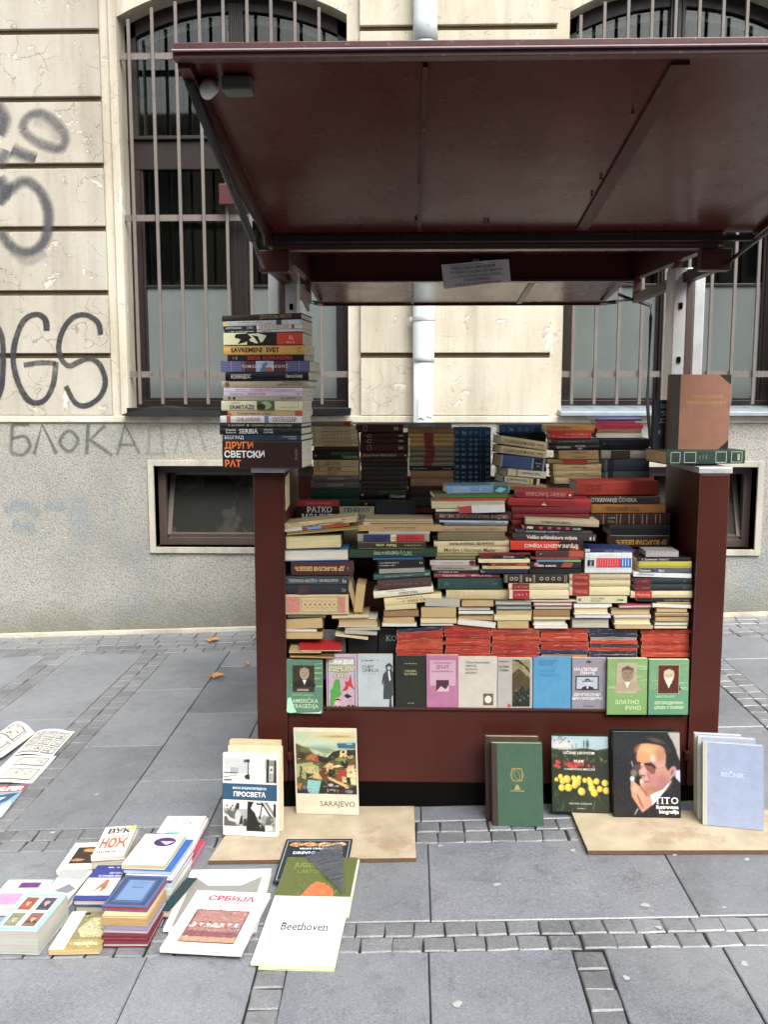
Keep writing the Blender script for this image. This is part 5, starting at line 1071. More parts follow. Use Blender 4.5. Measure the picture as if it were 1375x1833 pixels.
S('army_pile', Fy+.02, [
 (800, 914, 869.5, 884, '6b90ac', 'pale blue hardcover with green map end', dict(kind='gloss', yaw=.1, dec=lambda p: (p.rect(.74, 0, .98, 1, '386a48', 1), p.poly([(.76, .3), (.84, .8), (.95, .5), (.86, .1)], '7ca8c4'), p.text('ATLAS OSNIVANJE', .23, .66, .22, 'b8c4c8', maxw=.26), p.text('VELIKIH SVETSKIH', .23, .34, .22, 'b8c4c8', maxw=.28), p.text('II', .54, .5, .36, 'b0bcc4'))), ),
 (777, 910, 884.5, 891.5, '5a6038', 'olive green paperback', dict(kind=PZ, yaw=.08, dec=lambda p: p.rect(.2, .1, 1, .5, '4a7838'))), (782, 908, 892, 896.6, 'a8452c', 'thin orange red paperback', dict(kind=PZ, yaw=.08)),
 (773, 904, 897, 910, 'c0b694', 'cream block of old pages', dict(mode='pages', kind=PZ, pages='beb291')),
 (780, 905, 910.4, 916, 'a89470', 'brownish paperback', dict(mode='pages', kind=PZ)),
 (780, 916, 916.4, 931.5, '401c1e', 'maroon hardcover with white title printed upside down', dict(dy=2, txt=[T('ORUŽANE SNAGE JUGOSLAVIJE 1941-1981', .5, .4, 'b4a49c', flip=True, serif=True, maxw=.9)])),
 (787, 910, 932, 936, 'a8b4c0', 'thin bluish white magazine', dict(kind=PZ, dy=2, dec=mk((.6, .95, .5, .5, '3c4454')))), (795, 909, 936.3, 940, '6a7078', 'thin grey magazine', dict(kind=PZ, dy=1)),
 (773, 908, 941, 952, 'a08c68', 'tan hardcover with faint title', dict(txt=[T('ROMAN GRADOVI ZAPAM', .6, .4, '8a7450', flip=True, maxw=.6)])),
 (784, 904, 952.5, 967.6, '74684a', 'khaki cloth hardcover', {}),
 (777, 912, 968, 978, 'c0b48c', 'cream jacket with black capitals', dict(kind='gloss', dy=-2, txt=[T('DIVLJAKUŠE  TESNJANE FELINE', .5, .4, '2c281c', flip=True, bold=.02, maxw=.7)])),
 (783, 912, 978.4, 990, 'bdb088', 'cream jacket with thin rounded lettering', dict(kind='gloss', txt=[T('Marilyn | Norman Mailer', .46, .55, '4c4630', maxw=.84)])),
 (775, 866, 990.6, 995, '8c8a5c', 'thin olive paperback', dict(kind=PZ)), (780, 852, 995.4, 1001, '7c7450', 'thin khaki paperback', dict(kind=PZ)),
 (770, 851, 1002.5, 1012.3, 'aca79c', 'white grey paperback with red disc', dict(kind=PZ, dec=lambda p: p.ell(.93, .5, .07, .055, '6e2426'), txt=[T('ЖИВОТ ПОРТРЕТИ', .5, .36, '8c8678', flip=True, maxw=.5)])),
 (773, 858, 1012.7, 1021, '948880', 'grey pink paperback with pale emblem', dict(kind=PZ, dec=mk((.1, .7, .5, .4, '544c48'), (.86, .96, .5, .6, 'c8c4bc')))),
 (777, 857, 1021.4, 1026, '1c1816', 'thin black paperback with white print', dict(kind=PZ, dec=mk((.1, .55, .5, .5, 'c0bab0')))),
 (777, 895, 1026.3, 1034.2, '7c1e24', 'dark red hardcover with white cyrillic print', dict(kind='gloss', txt=[T('ИЛУСТРОВАНА ИСТОРИЈА', .3, .4, 'd0b8b0', flip=True, maxw=.34), T('Владимир Ћоровић', .72, .4, 'd0b8b0', flip=True, maxw=.3)])),
 (784, 900, 1034.6, 1055, '23453f', 'teal green cloth hardcover', dict(dec=mk((.08, .16, .5, .3, '3c6058'), (.85, .9, .5, .3, '3c6058')))),
 (799, 911, 1056.5, 1073.6, 'bcae86', 'cream hardcover with fine vertical gilt lines', dict(dec=lambda p: [p.rect(x, .05, x+.006, .95, 'a08a54') for x in (.05, .08, .12, .16, .2, .28, .36, .88, .93, .96)]))], D=.14)
S('small_pile', Fy, [
 (859, 950, 989.8, 993.3, '701c28', 'thin dark red paperback', dict(kind=PZ, dy=-1)),
 (861, 941, 993.7, 1000.6, '1c1418', 'black paperback with dark red end', dict(kind=PZ, dec=bands((0, .26, '5c1c2c')), txt=[T('ТИТО САЈАМ', .62, .45, 'c8c0b8', maxw=.24)])),
 (857, 949, 1001, 1007.6, 'c9bf9c', 'cream paperback over the orange one', dict(kind=PZ, dec=mk((.1, .2, .5, .3, '8c8468')))),
 (876, 949, 1008, 1013.2, 'b0512a', 'orange paperback with black title', dict(kind=PZ, dec=bands((0, .06, '2c1c14'), (.93, .99, '2c1c14')), txt=[T('VINETNA KAPITELKE', .4, .55, '1c1410', bold=.03, maxw=.65)])),
 (864, 949, 1013.6, 1018.6, 'b8ab80', 'cream paperback under the orange one', dict(kind=PZ, dec=mk((.1, .4, .5, .4, '54482c')))),
 (861, 946, 1019, 1026.5, '1a2340', 'blue black paperback', dict(kind=PZ, dec=mk((.0, .1, .5, .5, '8c8c88'))))], D=.14)
S('ornate_pile', Fy, [
 (902, 1019, 1028, 1043.5, '2c231d', 'dark brown volume with pale scroll ornaments', dict(dec=lambda p: ([p.rect(x, .05, x+.012, .95, '8c8068') for x in (.02, .045, .25, .27, .45, .47, .93, .955)], [p.ell(x, .5, .03, .03, '9c9078', 12) for x in (.12, .19, .58, .67, .76, .85)], [p.ell(x, .5, .018, .018, '2c231d', 10) for x in (.12, .19, .58, .67, .76, .85)], p.marks(.3, .42, .5, .6, '9c9078')))),
 (911, 1019, 1044.2, 1055.8, 'b9ad8c', 'cream volume with red label', dict(dec=both(bands((.06, .34, '7c1c22')), mk((.1, .3, .5, .4, 'a86060'))))),
 (912, 1019, 1056.3, 1072.6, 'c4b896', 'cream volume with brighter red label', dict(dec=both(bands((.06, .34, '942430')), mk((.1, .3, .55, .3, 'c08888')))))], D=.14)
nj = lambda p: (p.rect(.05, .0, .33, 1, '8c2420'), p.text('Његош', .19, .5, .45, 'b07468', serif=True, maxw=.22))
def grid(p):
    for x in (.08, .3, .44, .55, .66, .78, .9): p.rect(x, 0, x+.004, 1, '9ca0a0')
    p.rect(0, .72, 1, .735, '9ca0a0'); p.rect(0, .3, 1, .315, '9ca0a0')
    p.rect(.05, .36, .19, .66, '1c2020'); p.text('1918', .12, .5, .09, 'c8c8c4', rot=-1); p.rect(.24, .3, .75, .74, 'b8202c'); p.rect(.75, .3, .98, .74, '285c9c')
    for k in range(9): p.rect(.27+k*.052, .35, .28+k*.052, .7, 'd89090')
    for k in range(3): p.rect(.79+k*.06, .36, .81+k*.06, .7, '9cb8d8')
S('grid_pile', Fy, [
 (1048, 1137, 983.5, 988.6, '22305c', 'thin dark blue paperback with white end', dict(kind=PZ, dy=2, dec=both(bands((0, .1, 'b0b4b8')), mk((.4, .95, .5, .4, '8c98b8'))))),
 (1048, 1132, 989.5, 1026.5, 'c0c4c4', 'thick white volume with red and blue label', dict(kind='gloss', dec=grid)),
 (1020, 1129, 1027.5, 1038.6, 'a89c78', 'cream volume with red cyrillic label', dict(dec=nj)), (1020, 1129, 1039, 1049.7, 'b0a480', 'cream volume with red cyrillic label', dict(dec=nj)), (1020, 1128, 1050.2, 1066.3, 'c0b48e', 'cream volume with red cyrillic label', dict(dec=nj)),
 (1033, 1123, 1067.5, 1079.6, 'b4b294', 'pale green grey paperback', dict(kind=PZ, dec=lambda p: p.ell(.06, .5, .025, .03, '5c5c48'), txt=[T('ОДГАЈ. ПРВИ', .42, .24, '4c4a34', y=.68, maxw=.26), T('СВ. САВА', .38, .24, '4c4a34', y=.32), T('Јова', .86, .32, '2c2a20', bold=.02)]))], D=.14)
S('yellow_pile', Fy, [
 (1157, 1216, 986.5, 997, '7c7c7c', 'grey folded paper sheaf', dict(kind=PZ, D=.1, pages='8c8c8c', mode='pages')),
 (1140, 1238, 998.5, 1004.6, '15151a', 'thin black paperback with white print', dict(kind=PZ, txt=[T('В. Здравковић - ПОШАСТ', .35, .45, 'c0beb8', maxw=.5)])),
 (1145, 1239, 1005, 1017, 'a8a038', 'bright yellow paperback', dict(kind=PZ, dec=lambda p: p.rect(0, .1, 1, .4, '8c8c28'))),
 (1146, 1239, 1017.3, 1025, '3c424c', 'slate paperback with white lettering', dict(kind=PZ, dec=lambda p: (p.rect(.28, .1, .38, .9, '484878'), p.rect(.46, 0, .95, .9, '4c545c')), txt=[T('Dostojevski', .11, .5, 'd0d0cc', maxw=.2), T('Bijesi', .42, .5, 'd0d0cc', maxw=.1)])),
 (1135, 1239, 1025.4, 1033.6, 'bcc0c4', 'white paperback under the slate one', dict(kind=PZ, dy=3, txt=[T('АМЕРИКАНСКИ', .2, .4, '2c2c30', maxw=.3)])),
 (1134, 1240, 1034.6, 1045.6, '1c2628', 'dark teal volume with red label', dict(dec=lambda p: (p.rect(.02, 0, .3, 1, '5c1c20'), p.marks(.05, .26, .5, .3, '8c5050'), p.text('X', .87, .5, .3, '5c7070')))),
 (1134, 1240, 1046, 1057.6, '1c2628', 'dark teal volume with red label', dict(dec=lambda p: (p.rect(.02, 0, .3, 1, '5c1c20'), p.marks(.05, .26, .5, .3, '8c5050'), p.text('IX', .87, .5, .3, '5c7070')))),
 (1130, 1240, 1058, 1070.6, 'b8ac88', 'cream volume with bright red label', dict(dec=lambda p: (p.rect(.07, 0, .34, 1, '9c2a20'), p.text('Његош', .2, .5, .45, 'c89484', serif=True, maxw=.22)))),
 (1141, 1239, 1071.2, 1076.8, '201c1a', 'thin dark paperback with faint print', dict(kind=PZ, dec=mk((.5, .95, .5, .4, '8c8478'))))], D=.14)
def mags(p):
    r = random.Random(4)
    for k in range(26): x = r.random(); y = r.random(); p.rect(x, y*.85, min(1, x+r.uniform(.04, .2)), y*.85+.12, r.choice(['9c7c50', '54603c', 'c8b894', '8c4c34', '443c30', 'b0a484']))
S('left_pile', Fy-.012, [
 (510, 637, 931, 941, 'b0a078', 'sheaf of mottled old magazines', dict(kind=PZ, dy=-13, dec=mags)), (508, 625, 941.5, 947, '5c544c', 'magazine with red and blue strip', dict(kind=PZ, dy=-11, dec=bands((0, .28, 'b8b8b0'), (.28, .34, '9c3424'), (.36, .58, '6c8cb4'), (.6, 1, '9c3c24')))), (513, 640, 947.5, 953, '9c8438', 'magazine with mustard edge', dict(kind=PZ, dy=-11, dec=lambda p: p.rect(0, .5, 1, .9, '6c6034'))),
 (510, 611, 957.5, 982.5, '3a3a2c', 'thick book shown by its cream page edges', dict(mode='pages', kind='hard', pages='c6b98c', dy=-3)),
 (506, 624, 983, 1004, '3068a0', 'blue covered book shown by its white page edges', dict(mode='pages', kind='hard', pages='c6c4b4', dy=-2)),
 (521, 632, 1005, 1030.5, '461a24', 'maroon hardcover with gold cyrillic name upside down', dict(txt=[T('ДР ВОЈИСЛАВ ШЕШЕЉ', .46, .26, 'c0a060', flip=True, serif=True, bold=.03, maxw=.8), T('139', .92, .12, 'a08450', rot=1)])),
 (507, 625, 1031.5, 1047, '383c40', 'grey hardcover with white cyrillic title upside down', dict(kind='gloss', txt=[T('Јосипа Клемпић - РАДОМИР КОНАКОВАЦ', .46, .34, 'a8aab0', flip=True, maxw=.76)], dec=mk((.9, .95, .5, .5, '8c9094')))),
 (508, 624, 1047.5, 1063.5, '1e242c', 'navy hardcover with brown label', dict(dec=both(bands((.22, .38, '3c302c')), mk((.9, .95, .5, .5, '687078'))))),
 (508, 624, 1064.5, 1100.5, 'baa67c', 'thick cream volume with interlaced circles and pink ends', dict(dec=lambda p: (p.rect(.04, .12, .25, .9, 'b4786c', 1), p.rect(.85, .12, .95, .9, 'b4786c', 1), p.frame(.27, .14, .84, .9, .006, '6c5a3c'), [(p.ell(.33+k*.075, .52, .06, .06, '6c5a3c', 20), p.ell(.33+k*.075, .52, .055, .055, 'baa67c', 20)) for k in range(7)], [p.ell(.33+k*.075, .52, .02, .02, '8c7850', 12) for k in range(7)])))], D=.14)
S('hunt_pile', Fy, [
 (652, 775, 929.5, 934, 'a09070', 'worn magazine of the upper sheaf', dict(kind=PZ)), (650, 776, 934.3, 939.6, 'b8ac90', 'cream edged magazine', dict(kind=PZ, dec=lambda p: p.rect(.1, .2, 1, .7, '8c5c3c'))),
 (641, 790, 940, 950.6, 'a88c5c', 'tan wide book with small upside down print', dict(kind=PZ, txt=[T('slobodni · umetnik  borislav', .5, .34, '3c3020', flip=True, maxw=.7)])),
 (660, 770, 951, 955.6, 'a8a8a8', 'thin pale grey paperback', dict(kind=PZ)),
 (640, 769, 956, 969.8, '8c8874', 'jacket with blue, cream and red stripes', dict(kind='gloss', dec=lambda p: (p.rect(.08, .06, .46, .95, '20305c'), p.rect(.46, .06, .54, .95, 'c4bc94'), p.rect(.54, .06, .93, .95, 'a02430'), p.text('JUGOSLAVIJA U SVETU', .52, .45, .42, '141820', maxw=.8)))),
 (640, 763, 970.2, 982.3, '2c2818', 'dark olive volume with gilt frame line', dict(txt=[T('Maske  sveta', .42, .4, 'b0a878', flip=True, serif=True, bold=.02, maxw=.42), T('Oto Bihalji Merin', .8, .24, '9c9468', flip=True, maxw=.26)], dec=lambda p: (p.rect(.02, .05, .98, .1, '948a5c'), p.rect(.02, .9, .98, .95, '948a5c')))),
 (625, 782, 982.8, 998, '1e3a2c', 'long green hardcover with pale cyrillic title', dict(dy=-2, txt=[T('ТИТО у природи и лову', .5, .42, '9cac9c', flip=True, maxw=.44)])),
 (668, 757, 998.4, 1002, '2c5c88', 'thin blue and pink magazine', dict(kind=PZ, dy=-1)),
 (676, 760, 1002.4, 1017, '16181a', 'black paperback with small white print', dict(kind=PZ, dy=-3, dec=mk((.05, .45, .72, .16, 'a8a8a4'), (.05, .38, .4, .16, 'a8a8a4'), (.9, .95, .6, .25, 'c8c8c4')))),
 (679, 760, 1017.4, 1025.5, '8c8c80', 'grey white paperback', dict(kind=PZ, dy=-3)),
 (669, 771, 1026, 1034.8, '365450', 'teal grey hardcover, slightly tilted', dict(dy=-7, dec=mk((.2, .7, .5, .25, '7c948c'), (.9, .97, .5, .5, '8ca49c')))),
 (676, 772, 1036, 1053, '4a342f', 'faded brown hardcover, slightly tilted', dict(dy=-6, dec=mk((.1, .75, .5, .28, '6a504a'), (.85, .92, .5, .28, '6a504a')))),
 (669, 776, 1054, 1066, 'ccc8b4', 'white tilted jacket with brown capitals', dict(kind='gloss', dy=-11, txt=[T('RIKA ZARAI', .58, .36, '5c3038', flip=True, y=.4, maxw=.4), T('moja prirodna medicina', .38, .2, '4c5878', flip=True, y=.78, maxw=.5)], dec=lambda p: p.poly([(.18, .3), (.3, .45), (.34, .6), (.25, .4)], '8c8c3c'))),
 (688, 791, 1066.5, 1080, 'c8ba8c', 'cream tilted jacket with brown capitals', dict(kind='gloss', dy=-10, txt=[T('RIKA ZARAI', .58, .36, '5c3038', flip=True, y=.4, maxw=.4), T('tajne moje prirodne medicine', .44, .2, '4c5878', flip=True, y=.78, maxw=.55)], dec=lambda p: p.poly([(.2, .2), (.36, .35), (.36, .6), (.28, .3)], '8c8c3c')))], D=.14)
# ---- row of books turned page-edge out
def PG(name, x0, x1, items):
    for i, it in enumerate(items):
        a, b_, dx0, dx1, cov, pg, kd = it[:7]; dy = it[7] if len(it) > 7 else 0
        nm = {'d': 'tan', 'w': 'white', 'c': 'cream', 'b': 'brownish', 'g': 'grey'}[pg[0]]; pc = {'d': 'b39a6c', 'w': 'd2cec4', 'c': 'cbbd94', 'b': '8c6a46', 'g': 'aaa698'}[pg[0]]
        spine_book(name, i+1, x0+dx0, x1+dx1, a, b_, Fy+random.uniform(-.006, .01), cov, ('hardback' if kd == 'hard' else 'paperback')+' turned to show '+nm+' page edges', kind=kd, mode='pages', pages=pc, D=random.uniform(.115, .135), dy=dy)
PG('p1', 510, 577, [(1101, 1105, 5, 6, 'b0ac98', 'g', 'soft'), (1107, 1126, -1, 0, '3c3c34', 'd', 'soft', -3), (1126.5, 1131, -1, -10, 'c8c4bc', 'w', 'soft'), (1131.5, 1144, 0, 0, '7c6040', 'd', 'soft')])
PG('p2', 600, 675, [(1100.5, 1106.5, -6, -15, 'b0a478', 'c', 'soft', -2), (1107, 1122, 5, 0, 'c8c4bc', 'd', 'hard', -1), (1122.5, 1129, 18, 5, '7c7c54', 'g', 'soft', -2), (1129.5, 1136, 17, 0, '8c8c70', 'g', 'soft', 3), (1137, 1142, 0, -16, 'b8b49c', 'c', 'soft', 7)])
PG('p3', 687, 748, [(1081.5, 1091, 2, -2, 'b0a478', 'c', 'soft', -3), (1091.5, 1104, 0, 2, '5c4434', 'b', 'soft', -1), (1104.5, 1116, 0, -6, 'a08460', 'd', 'soft', -2), (1116.5, 1121.5, -3, -2, 'c4c4c4', 'w', 'soft')])
PG('p4', 753, 818, [(1071.5, 1086, 8, 6, '9c9c98', 'g', 'soft', 2), (1086.5, 1106, 1, -1, '5c4c38', 'd', 'soft'), (1106.5, 1116, 0, 0, 'b4a070', 'c', 'soft'), (1116.3, 1120, 0, -6, 'c4c4c0', 'w', 'soft')])
PG('p5', 821, 884, [(1074.2, 1086, 6, 0, '6c5838', 'd', 'soft'), (1086.5, 1092.5, 0, -6, '3c4450', 'w', 'soft'), (1093, 1099.5, 0, 0, '54544c', 'w', 'soft'), (1100, 1110, 0, 0, '7c5c38', 'd', 'soft', 2), (1111, 1121, -1, 4, 'd0d0d0', 'w', 'soft', 7)])
PG('p6', 886, 953, [(1074.2, 1083.5, 0, 0, '5c5c54', 'g', 'hard'), (1084, 1091.5, 2, 0, '38647c', 'g', 'hard'), (1092, 1100.5, 3, 0, 'b0a890', 'd', 'soft'), (1101, 1110.6, -1, -1, 'c8bc94', 'c', 'soft'), (1111, 1125, 5, -6, 'a89c7c', 'd', 'soft')])
PG('p7', 955, 1024, [(1074, 1077, -15, 8, 'b8a490', 'w', 'soft'), (1077.4, 1085, 0, 2, '8c3038', 'w', 'hard'), (1085.4, 1090.5, 3, 0, '8c5058', 'g', 'soft'), (1091, 1103, 0, -3, '54402c', 'b', 'soft'), (1103.4, 1109, 0, -3, 'b8a870', 'c', 'soft'), (1109.4, 1118.8, 0, -10, 'd0ccc0', 'w', 'hard'), (1119.2, 1125, 2, -7, 'c8bcc0', 'w', 'soft')])
PG('p8', 1022, 1096, [(1080.8, 1086, 6, 0, 'd0d0d0', 'w', 'soft'), (1086.5, 1100, 6, -6, 'c8c8cc', 'c', 'hard'), (1100.5, 1106, 8, -2, 'c0bcd8', 'w', 'soft'), (1106.4, 1124.6, 2, -4, '6c6c6c', 'g', 'hard')])
PG('p9', 1094, 1168, [(1082, 1088.4, 14, 3, '9c3c4c', 'w', 'hard', -1), (1088.8, 1101.5, 0, -2, '7c7464', 'd', 'hard'), (1102, 1104.8, 6, -2, 'c8c8d0', 'w', 'soft', -1), (1105.2, 1118, 6, -2, 'd4ccb4', 'c', 'hard'), (1118.4, 1126, 8, 2, '544c38', 'd', 'soft')])
PG('p10', 1172, 1237, [(1077.2, 1081, 4, 0, '2c2c24', 'd', 'soft'), (1081.4, 1088, -3, 1, 'a8a498', 'w', 'soft', 2), (1088.5, 1096.6, 4, -6, '38301c', 'd', 'soft'), (1097, 1100, 2, -3, 'c8a078', 'c', 'soft'), (1100.3, 1103, 2, -3, 'a85028', 'd', 'soft'), (1103.3, 1112, 2, -3, 'b07848', 'd', 'soft'), (1112.3, 1120.4, 0, -3, '5c5c54', 'w', 'hard'), (1120.7, 1125, 0, -6, 'c0b090', 'c', 'soft')])
# loose folded sheet stuck in the army pile
spine_book(None, None, 823, 904, 904.5, 918, Fy-.016, 'c8c8c8', 'white folded paper with red corner stuck over the maroon spine', kind='soft', D=.028, dy=-2, pages='c8c8c8', dec=lambda p: p.poly([(0, 0), (0, .9), (.26, 1), (.28, 0)], 'a83c34'))
# two books wedged upright like a V
def wedge(px0, py0, px1, py1, wpx, Yv, cov, desc, order):
    a = P(px0, py0, Yv); b_ = P(px1, py1, Yv); ex = (b_-a); L = ex.length; ex.normalize(); ey = Vector((0, 1, 0)); ez = ex.cross(ey)
    T_ = wpx/F*Yv; D_ = .12
    # page edges face the street
    r, mw, b = make_book(a+ey*D_+ex*L, -ex, -ey, ez, L, D_, T_, cov, 'soft', 'b89c6c', (L, D_/2, 0)); register(r, desc, 'wedge', order)
wedge(643, 1097, 628, 1040, 8, Fy+.01, 'a8a08c', 'left of two worn books leaning together like a letter V', 1)
wedge(649, 1097, 655, 1047, 17, Fy+.005, '8c6a44', 'right of two worn tan books leaning together in a V', 2)
# ---- old red-spined paperbacks
rr_ = random.Random(11)
def redspine(p, col):
    for x in (.22, .78):
        x += rr_.uniform(-.02, .02)
        if rr_.random() < .7: p.rect(x, rr_.uniform(0, .4), x+.008, rr_.uniform(.6, 1), 'a07058')
    for k in range(9):
        x = rr_.random(); y = rr_.choice([.02, .85, .9]); p.rect(x, y, min(1, x+rr_.uniform(.03, .2)), y+rr_.uniform(.04, .1), rr_.choice(['b08c6c', 'c8a484', '6c2c1c']))
    p.marks(.3, .7, .5, .3, shade(lin(col), .55), rr_.randint(0, 99)); p.poly([(0, 0), (.012, .3), (0, 1)], 'b89474'); p.poly([(1, 0), (.988, .5), (1, 1)], 'b89474')
def redrow(name, x0, x1, y0, y1, n, tilt, spec={}):
    y = y0; hs_ = [rr_.uniform(.85, 1.2) for _ in range(n)]; tot = sum(hs_)
    for i in range(n):
        h = (y1-y0)*hs_[i]/tot; c, ds = spec.get(i, (rr_.choice(['a8321c', '9c2c1c', 'ae3f24', 'a02a1a', 'b04a28']), 'worn red spined paperback'))
        spine_book(name, i+1, x0+rr_.uniform(-2, 2), x1+rr_.uniform(-2, 2), y, y+h-.3, Fy+.012+rr_.uniform(-.004, .004), c, ds, kind='soft', pages='b89c70', D=.125, dy=tilt*(1-i/n), dec=lambda p, c=c: redspine(p, c)); y += h
nv = ('28304a', 'worn navy blue spined paperback')
redrow('red1', 710, 794, 1124, 1175, 8, -6, {0: nv}); redrow('red2', 797, 879, 1121, 1175, 8, 5); redrow('red3', 881, 965, 1125.5, 1178, 8, 0)
redrow('red4', 968, 1053, 1125.5, 1176.5, 7, 1, {5: ('2c3854', 'navy spined paperback'), 6: ('b08058', 'tan orange paperback')})
redrow('red5', 1056, 1142, 1127, 1178.5, 8, 1, {0: nv, 1: ('26304a', 'navy blue spined paperback'), 2: ('8c8c7c', 'thin grey paperback with black label'), 4: ('3c3c4c', 'slate spined paperback'), 6: nv, 7: nv}); redrow('red6', 1149, 1235, 1127, 1177, 7, 1)
# ================================================================== books seen by their front covers
def cover_book(desc, bl, br, top, T_, col, Y=None, h=0, lean=4, kind='gloss', pages='d0c8b0', draw=None, stack=None, order=None, roll=0, spine=None, group=None, name='book', Lfix=None):
    a = P(bl[0], bl[1], Y) if Y else GP(bl[0], bl[1], h); c = P(br[0], br[1], Y) if Y else GP(br[0], br[1], h)
    eD = (c-a); D_ = eD.length; eD.normalize(); up = Vector((0, 0, 1)); up = (up-eD*up.dot(eD)).normalized(); aw = up.cross(eD).normalized()*1
    al = math.radians(lean); eL = (up*math.cos(al)+aw*math.sin(al)).normalized(); eT = eL.cross(eD)
    lo, hi = .02, .6
    for _ in range(40):
        m_ = (lo+hi)/2
        if proj(a+eL*m_)[1] > top: lo = m_
        else: hi = m_
    L = Lfix or (lo+hi)/2
    r, mw, b = make_book(a, eL, eD, eT, L, D_, T_, col, kind, pages, (0, D_/2, T_/2), name=name, spine=spine)
    if draw:
        p = Pr(D_, L); draw(p); p.build('cover_print', r, front_map(b))
    register(r, desc, stack, order, group); return r
def tpl(c, t, x, y, h, **k): return lambda p: p.text(t, x, y, h, c, **k)
def man(p, x, y, s, skin='b89c84', hair='3c302a', coat='201c1a', beard=None, k=1):
    """small bust of an unnamed man; s is the head half width"""
    r = p.H/p.W
    p.poly([(x-s*2.4, y-s*2.8/r), (x-s*1.9, y-s*1.7/r), (x-s*.6, y-s*1.2/r), (x+s*.6, y-s*1.2/r), (x+s*2, y-s*1.7/r), (x+s*2.5, y-s*2.8/r)], coat)
    p.poly([(x-s*.4, y-s*1.3/r), (x, y-s*2.4/r), (x+s*.45, y-s*1.3/r)], 'cfc8bc'); p.ell(x, y, s, s*1.25, skin, pic=k); p.poly([(x-s*1.05, y+s*.2/r), (x-s*.9, y+s*1.1/r), (x, y+s*1.5/r), (x+s*.95, y+s*1.05/r), (x+s*1.05, y+s*.1/r), (x+s*.7, y+s*.75/r), (x-s*.6, y+s*.8/r)], hair)
    p.rect(x-s*.6, y+s*.18/r, x-s*.15, y+s*.3/r, '4a3a30'); p.rect(x+s*.15, y+s*.18/r, x+s*.6, y+s*.3/r, '4a3a30'); p.poly([(x-.05*s, y+s*.1/r), (x+s*.2, y-s*.3/r), (x-s*.1, y-s*.3/r)], shade(lin(skin), .6))
    if beard: p.poly([(x-s*.8, y-s*.3/r), (x+s*.8, y-s*.3/r), (x+s*.5, y-s*1.5/r), (x-s*.5, y-s*1.5/r)], beard, k)
    else: p.rect(x-s*.3, y-s*.62/r, x+s*.3, y-s*.54/r, '6a4038')
def greenbg(p, c1='6f9a6c', c2='578a6e'):
    r = random.Random(int(p.W*1e5))
    for k in range(16): x, y = r.random()*.8, .4+r.random()*.55; p.poly([(x, y), (min(1, x+.3), y+.01), (min(1, x+.5), y+.03), (min(1, x+.2), y+.035), (x, y+.02)], ('8aa878', '7a9c6c', '98b084')[k % 3], 1)
    p.rect(0, 0, 1, .45, c2)
def d1(p):
    greenbg(p, c2='527c66'); p.rect(.17, .4, .78, .9, '3a3026', 1); man(p, .5, .74, .13, 'a08c74', '8c8070', '1c1814'); p.rect(.3, .42, .62, .46, '9c8870', 1)
    p.text('TEODOR DRAJZER', .45, .345, .035, '8cae90', maxw=.6); p.text('AMERIČKA', .52, .235, .075, 'b8c8a8', maxw=.72); p.text('TRAGEDIJA', .52, .135, .075, 'b8c8a8', maxw=.74)
    p.poly([(0, .03), (.03, .28), (.12, .3), (.2, .12), (.28, .02), (.1, .0)], 'a0d0b0'); p.poly([(.3, 0), (.95, 0), (.97, .06), (.9, .02)], 'd8d4c8')
def d2(p):
    p.rect(.04, .03, .93, .95, 'b49cac', 1); p.frame(.04, .03, .93, .95, .02, '34486c'); p.rect(.08, .66, .9, .93, '9aa8a8')
    p.text('КОНАН ДОЈЛ', .49, .87, .065, 'e0d8bc', bold=.03, maxw=.78); p.text('ИШЧЕЗЛИ', .49, .755, .095, '1c1810', bold=.06, maxw=.86); p.text('ИШЧЕЗЛИ', .49, .755, .09, 'd8ceA0', bold=.005, maxw=.84); p.text('СВЕТ', .47, .63, .085, '1c1810', bold=.06, maxw=.5); p.text('СВЕТ', .47, .63, .08, 'd8ceA0', bold=.005, maxw=.48)
    p.poly([(.1, .08), (.14, .3), (.1, .34), (.2, .4), (.24, .5), (.3, .56), (.42, .55), (.46, .44), (.44, .36), (.5, .3), (.42, .24), (.3, .22), (.2, .06)], '4a9a3c', 1)
    p.poly([(.5, .34), (.62, .44), (.6, .52), (.72, .52), (.8, .66), (.82, .5), (.92, .36), (.74, .44), (.68, .36)], 'b03428'); p.poly([(.56, .26), (.66, .3), (.84, .25), (.68, .21)], '28201c')
    man(p, .36, .14, .09, 'd0b4a0', '241a18', '2c2820'); man(p, .78, .14, .06, 'c0a490', '8c8484', '2c2820')
def d3(p):
    p.marks(.12, .6, .9, .035, '4c5054', 4); p.text('СМРТ', .13, .78, .05, '4c5a5c', 'l', serif=True); p.text('ОРФЕЈА', .13, .715, .05, '4c5a5c', 'l', serif=True, maxw=.5); p.marks(.13, .62, .66, .014, '8c9498', 6); p.marks(.12, .3, .06, .012, '9ca4a8', 2)
    p.poly([(.72, .2), (.74, .55), (.71, .45), (.68, .48), (.72, .64), (.82, .72), (.8, .76), (.78, .8), (.9, .86), (.99, .8), (.97, .72), (1.0, .68), (1, .28), (.95, .22), (.97, .06), (.88, .05), (.9, .2)], '3c4248'); p.poly([(.86, .7), (.9, .72), (.94, .55), (.9, .52)], 'c8ccd0'); p.ell(.89, .76, .05, .05, 'a8a8a8')
def d4(p): p.marks(.3, .7, .86, .022, 'a0a090', 5); p.text('ЧАБОВА', .5, .72, .035, 'b0a878', serif=True, maxw=.42); p.text('ЋАТРЊЕ', .5, .665, .035, 'b0a878', serif=True, maxw=.45); p.marks(.4, .6, .13, .02, 'a0a090', 5)
